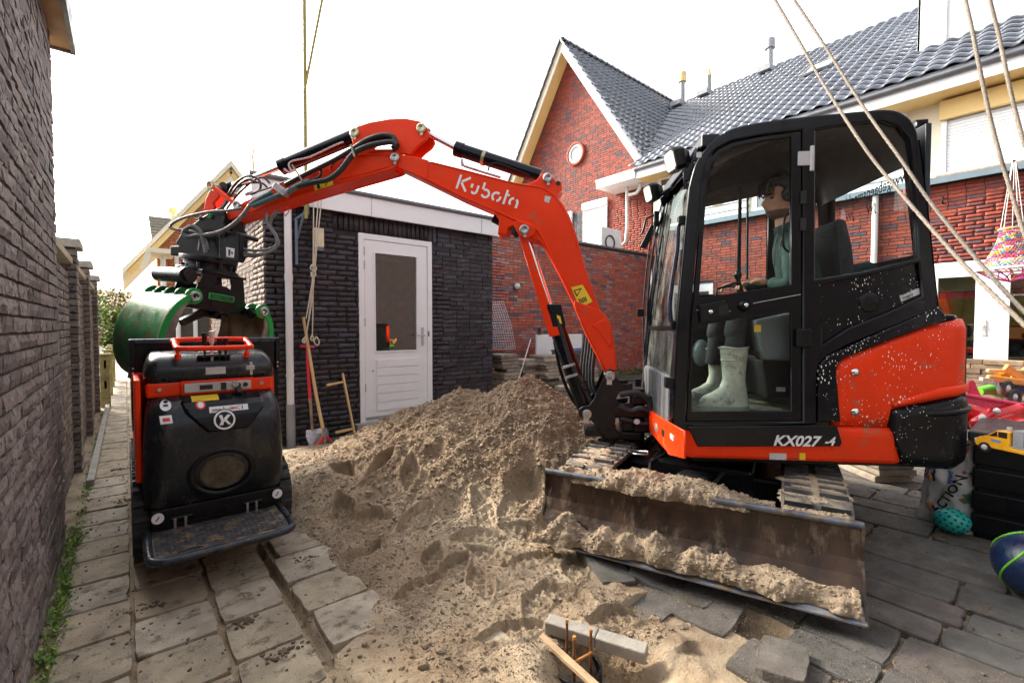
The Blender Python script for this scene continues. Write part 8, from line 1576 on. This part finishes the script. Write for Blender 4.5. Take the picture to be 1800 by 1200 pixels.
b = MB(); f = [(4.926,0.321,0.827),(5.038,0.228,0.84),(5.073,0.199,0.764)]; b.bar(f[0], f[1], .06, .05).bar(f[1], f[2], .05, .05); b.build('chassis', mat('toy_navy', (.02, .05, .14), .4, bump=0), gt, bevel=.01)
orng = mat('toy_orange', (.85, .34, .08), .5, var=.08, bump=0)
wt = thing('wooden_toys', 'crossed orange wooden toy slats on top of the toy heap', 'toy', (4.2, .2, .85))
for (a, c, w, m_) in (((1735, 650), (1800, 655), .03, wood), ((1765, 643), (1805, 672), .045, orng), ((1735, 664), (1812, 674), .045, orng), ((1780, 672), (1812, 650), .05, orng)):
    pass
for (p_, w, m_) in (([(4.931,0.382,0.923),(5.163,0.189,0.915)], .028, wood), ([(4.961,0.292,0.957),(5.11,0.168,0.823)], .05, orng), ([(4.789,0.37,0.879),(5.044,0.158,0.838)], .045, orng), ([(5.127,0.284,0.819),(5.256,0.176,0.94)], .055, orng)): b = MB(); b.bar(p_[0], p_[1], .03, w); b.build('slat', m_, wt, bevel=.01)
f = [(5.085,0.319,0.901),(5.145,0.269,0.914),(5.137,0.276,0.845),(5.08,0.323,0.845)]; b = MB(); b.add(f, [(0, 1, 2, 3)]).add([(p[0] + .04, p[1] + .04, p[2]) for p in f], [(3, 2, 1, 0)]).bar(f[0], f[1], .04, .01); b.build('yellow_cup', toyy, wt)
f = [(4.755,0.399,0.871),(4.821,0.343,0.863)]; b = MB(); b.bar(f[0], f[1], .03, .025); b.build('white_tip', silv, wt, bevel=.005)
rc_ = thing('toy_car', 'small red and grey toy car between the aeroplane and the truck', 'toy', (3.9, .1, TZ)); f = [(4.528,0.263,0.596),(4.63,0.177,0.615),(4.633,0.175,0.53),(4.545,0.249,0.519)]; b = MB(); b.bar(f[0], f[1], .10, .05); b.build('body', toyr, rc_, bevel=.015); f = [(4.456,0.257,0.55),(4.558,0.172,0.531)]; b = MB(); b.bar(f[0], f[1], .08, .05); b.build('chassis', ink, rc_, bevel=.01)
# carrier bag
bgm = mat('printed_bag_plastic', (.62, .60, .58), .35, var=.1, vs=8, bump=.15, bs=14, rvar=.1)
bagt = thing('carrier_bag', 'crumpled white carrier bag printed with leaves and lettering beside the black box', 'bag', (3.85, .6, 0))
cs_ = [(3.973,0.648,0),(3.806,0.326,0),(3.832,0.382,0)]
c0_ = np.array(cs_[0]); c1_ = np.array(cs_[1]); ax = unit(c1_ - c0_); wd_ = float(np.linalg.norm(c1_ - c0_)) * .86; nx_ = np.array([-ax[1], ax[0], 0]); nx_ = nx_ if nx_ @ CAMF < 0 else -nx_
H_ = .54
def bagp(u, v, side_):
    w = wd_ * (1.0 + .06 * math.sin(v * 5)) ; th_ = .10 * (1 - v * .45) * math.sin(math.pi * min(1, max(0, u))) ** .35
    n_ = .030 * mnoise.noise(Vector((u * 4, v * 5, side_ * 3))) + .014 * mnoise.noise(Vector((u * 11, v * 10, side_ * 5)))
    p = c0_ + ax * (u * w + .03 * v + .05 * (v < .1) * (u - .5)) + nx_ * (side_ * th_ + n_) - nx_ * .12 + np.array([0, 0, v * H_ * (1 + .05 * math.sin(u * 9))]); return p
b = MB(); n = 26
for sd3 in (1, -1): b.loft([[bagp(u, v, sd3) for u in np.linspace(0, 1, n)] for v in np.linspace(0, 1, n)], caps=False, closed_ring=False)
bag = b.build('bag_film', bgm, bagt)
R = random.Random(77)
for i in range(46):
    u = R.uniform(.04, .96); v = R.uniform(.05, .97)
    if .35 < u < .75 and v < .75: continue
    r = R.uniform(.012, .026); a = R.uniform(0, 6.28); cN = nx_ * .004; b = MB(); vs = [bagp(u + r * math.cos(a + t) * (1 if k % 2 else .55) / wd_, v + r * math.sin(a + t) * (1 if k % 2 else .55) / H_, 1) + cN for k, t in enumerate(np.linspace(0, 5.5, 8))]
    b.add(vs, [tuple(range(8))]); b.build('leaf_print', R.choice([mat('print_rust', (.45, .13, .05), .5, bump=0) if 'print_rust' not in bpy.data.materials else bpy.data.materials['print_rust'], mat('print_dark', (.10, .04, .03), .5, bump=0) if 'print_dark' not in bpy.data.materials else bpy.data.materials['print_dark'], mat('print_green', (.08, .20, .13), .5, bump=0) if 'print_green' not in bpy.data.materials else bpy.data.materials['print_green'], orng]), bag)
def bagtext(s, u, v, sz, ang, m_):
    cu = bpy.data.curves.new('t', 'FONT'); cu.body = s; cu.offset = .02; cu.resolution_u = 2; me = curve_mesh(cu); c, s_ = math.cos(ang), math.sin(ang); V = []
    for vv in me.vertices: x, y = vv.co[0] * sz, vv.co[1] * sz; V.append(bagp(u + (x * c - y * s_) / wd_, v + (x * s_ + y * c) / H_, 1) + nx_ * .006 - np.array(bagt.location))
    me.vertices.foreach_set('co', np.array(V, dtype=np.float32).ravel()); me.materials.clear(); me.materials.append(m_); me.name = 'lettering'; return link('lettering', me, bag)
bagtext('ACTION', .46, .12, .075, 1.15, ink); bagtext('IN', .03, .50, .10, -.05, mat('navy_print', (.01, .03, .14), .5, bump=0)); bagtext('wwf', .60, .52, .05, 1.4, bm_)
# turquoise ball with dark studs
bc = np.array((3.831,0.426,0.062)); bc[2] = .074; bl2 = thing('studded_ball', 'turquoise play ball with dark round studs on the patio by the bag', 'ball', (bc[0], bc[1], 0))
b = MB(); b.ball(bc, .088, .088, .072, 28, 18); b.build('ball', mat('turquoise_rubber', (.02, .42, .36), .4, var=.1, bump=.05), bl2)
b = MB(); ga = math.pi * (3 - math.sqrt(5))
for k in range(90):
    z = 1 - 2 * (k + .5) / 90; r = math.sqrt(1 - z * z); a = k * ga; nv_ = np.array([r * math.cos(a), r * math.sin(a), z]); p = bc + nv_ * (.0875, .0875, .0715); b.lathe([(.0085, 0), (.007, .0022), (0, .003)], p, nv_, 8)
b.build('studs', mat('dark_teal_stud', (.01, .10, .11), .5), bl2)
# big patterned ball at the right edge
bc = np.array((3.202,0.069,0.2)); bc = np.array([bc[0] - .0, bc[1], .15]); bb_ = thing('patterned_ball', 'large navy and green patterned play ball cut off by the right edge', 'ball', (bc[0], bc[1], 0)); b = MB(); b.ball(bc, .150, .150, .150, 36, 24); b.build('ball', mat('navy_ball', (.008, .02, .06), .35, bump=.1, var=.5, vs=14, dirt=(.10, .20, .22), dirt_lo=.58, ds=8), bb_)
for k in range(5): b = MB(); a0 = k * 1.25; b.tube([bc + .151 * np.array([math.cos(t) * math.cos(a0) * .9 - .3 * math.sin(a0) * math.sin(2 * t), math.cos(t) * math.sin(a0) * .9 + .3 * math.cos(a0) * math.sin(2 * t), math.sin(t)]) / np.linalg.norm([math.cos(t) * .9, .3 * math.sin(2 * t), math.sin(t)]) for t in np.linspace(-1.4, 1.4, 20)], .005, 6); b.build('green_swirl', mat('lime_print', (.15, .5, .03), .4, bump=0) if 'lime_print' not in bpy.data.materials else bpy.data.materials['lime_print'], bb_)
# ================================================================ crocheted hanging lamp on the facade
lc_ = np.array((10.235,0.583,2.122)); hl = thing('crochet_lampshade', 'multicoloured crocheted hanging lampshade on cords in front of the house', 'lampshade', tuple(lc_))
cols = [mat('yarn_%s' % n_, c_, .9, var=.2, vs=60, bump=.3) for n_, c_ in (('pink', (.65, .06, .25)), ('white', (.75, .72, .68)), ('yellow', (.75, .45, .05)), ('teal', (.04, .35, .38)), ('purple', (.25, .06, .35)), ('orange', (.7, .18, .05)))]
def shp(t): return .12 + .23 * t ** 1.6
R = random.Random(5); top_ = lc_[2] + .58
b_by = {k: MB() for k in range(6)}
for j in range(19):
    t = j / 18; r = shp(t); z = top_ - .58 * t
    n = 34
    for i in range(n):
        a0 = 2 * math.pi * (i + .5 * (j % 2)) / n; a1 = a0 + 2 * math.pi / n * .5; a2 = a0 + 2 * math.pi / n; k = (j // 1 + (i // 3)) % 6 if R.random() > .25 else R.randrange(6)
        b_by[k].tube([(lc_[0] + r * math.cos(a0), lc_[1] + r * math.sin(a0), z), (lc_[0] + (r + .01) * math.cos(a1), lc_[1] + (r + .01) * math.sin(a1), z - .026), (lc_[0] + r * math.cos(a2), lc_[1] + r * math.sin(a2), z)], .0075, 4)
for k in range(6): b_by[k].build('yarn_mesh', cols[k], hl, kind='stuff')
b = MB(); b.tube([(lc_[0] + .37 * math.cos(a), lc_[1] + .37 * math.sin(a), lc_[2] - .01) for a in np.linspace(0, 6.28, 30)], .022, 6); b.build('lower_ring', cols[1], hl); b = MB(); b.tube([(lc_[0] + .14 * math.cos(a), lc_[1] + .14 * math.sin(a), top_ + .01) for a in np.linspace(0, 6.28, 20)], .014, 6); b.build('upper_ring', wood, hl)
for k in range(16): a = k * math.pi / 8; b = MB(); b.tube([(lc_[0] + .36 * math.cos(a), lc_[1] + .36 * math.sin(a), lc_[2] - .02), (lc_[0] + .22 * math.cos(a + .3), lc_[1] + .22 * math.sin(a + .3), lc_[2] - .13), (lc_[0], lc_[1], lc_[2] - .20)], .010, 5); b.build('lower_strand', cols[(0, 4, 5)[k % 3]], hl)
for k in range(5): a = k * 1.256; b = MB(); b.tube([(lc_[0] + .13 * math.cos(a), lc_[1] + .13 * math.sin(a), top_), (lc_[0] + .02 * math.cos(a), lc_[1] + .02 * math.sin(a), 3.70)], .005, 5); b.build('cord', cols[1], hl)
b = MB(); b.bar((lc_[0], lc_[1], 3.72), (XF, lc_[1], 3.72), .03, .03); b.build('hanger_bracket', dkst, hl)
for (uu, vv) in ((0, 0),):
    q = (1.456,3.443); b = MB(); b.tube([(XF, q[0], q[1] - .05), (XF - .06, q[0], q[1] - .05), (XF - .08, q[0], q[1]), (XF - .06, q[0], q[1] + .05), (XF, q[0], q[1] + .05)], .012, 6); tag(b.build('wall_hook', dkst), 'black iron hook on the brick facade below the ledge', 'hook')
# ================================================================ ropes hanging in front
for pts, lab in (([(2.878,1.117,3.108),(2.81,0.978,2.81),(2.696,0.813,2.46),(2.536,0.621,2.086),(2.449,0.498,1.87),(2.199,0.25,1.486),(2.009,0.084,1.257),(1.933,0.016,1.172)], 'left of the two slack grey ropes crossing the cab from top to lower right'),
                 ([(3.017,1.066,3.142),(2.961,0.917,2.837),(2.789,0.67,2.325),(2.616,0.488,1.98),(2.463,0.355,1.727),(2.266,0.195,1.459),(2.082,0.088,1.296),(2.009,0.018,1.201)], 'right of the two slack grey ropes crossing the cab from top to lower right'),
                 ([(2.612,0.297,2.557),(2.564,0.271,2.414),(2.518,0.245,2.255),(2.486,0.207,2.03),(2.445,0.176,1.876),(2.439,0.155,1.782),(2.372,0.106,1.573),(2.345,0.063,1.428)], 'third grey rope from the left hanging before the crocheted lampshade'),
                 ([(2.687,0.234,2.557),(2.674,0.206,2.405),(2.603,0.174,2.207),(2.575,0.146,2.045),(2.514,0.118,1.907),(2.489,0.074,1.719)], 'rightmost grey rope hanging close to the right edge')):
    P = smoothc(pts, 40); n = 10; b = MB(); vs = []; P = [np.array(p) for p in P]; a = None; rings = []
    for i, p in enumerate(P):
        d = unit(P[min(i + 1, len(P) - 1)] - P[max(i - 1, 0)])
        if a is None: a, bb2, _ = frame(d)
        else: a = unit(a - d * (a @ d)); bb2 = np.cross(d, a)
        rings.append([p + (a * math.cos(t) + bb2 * math.sin(t)) * (.0062 + .0013 * math.cos(4 * (t + i * .42))) for t in [2 * math.pi * k / n for k in range(n)]])
    b.loft(rings); tag(b.build('rope', ropem), lab, 'rope', 'slack braided ropes in front of the cab')
bm2 = thing('swing_beam', 'timber beam above the picture that carries the ropes', 'beam', (2.0, 1.0, 2.9)) if False else None
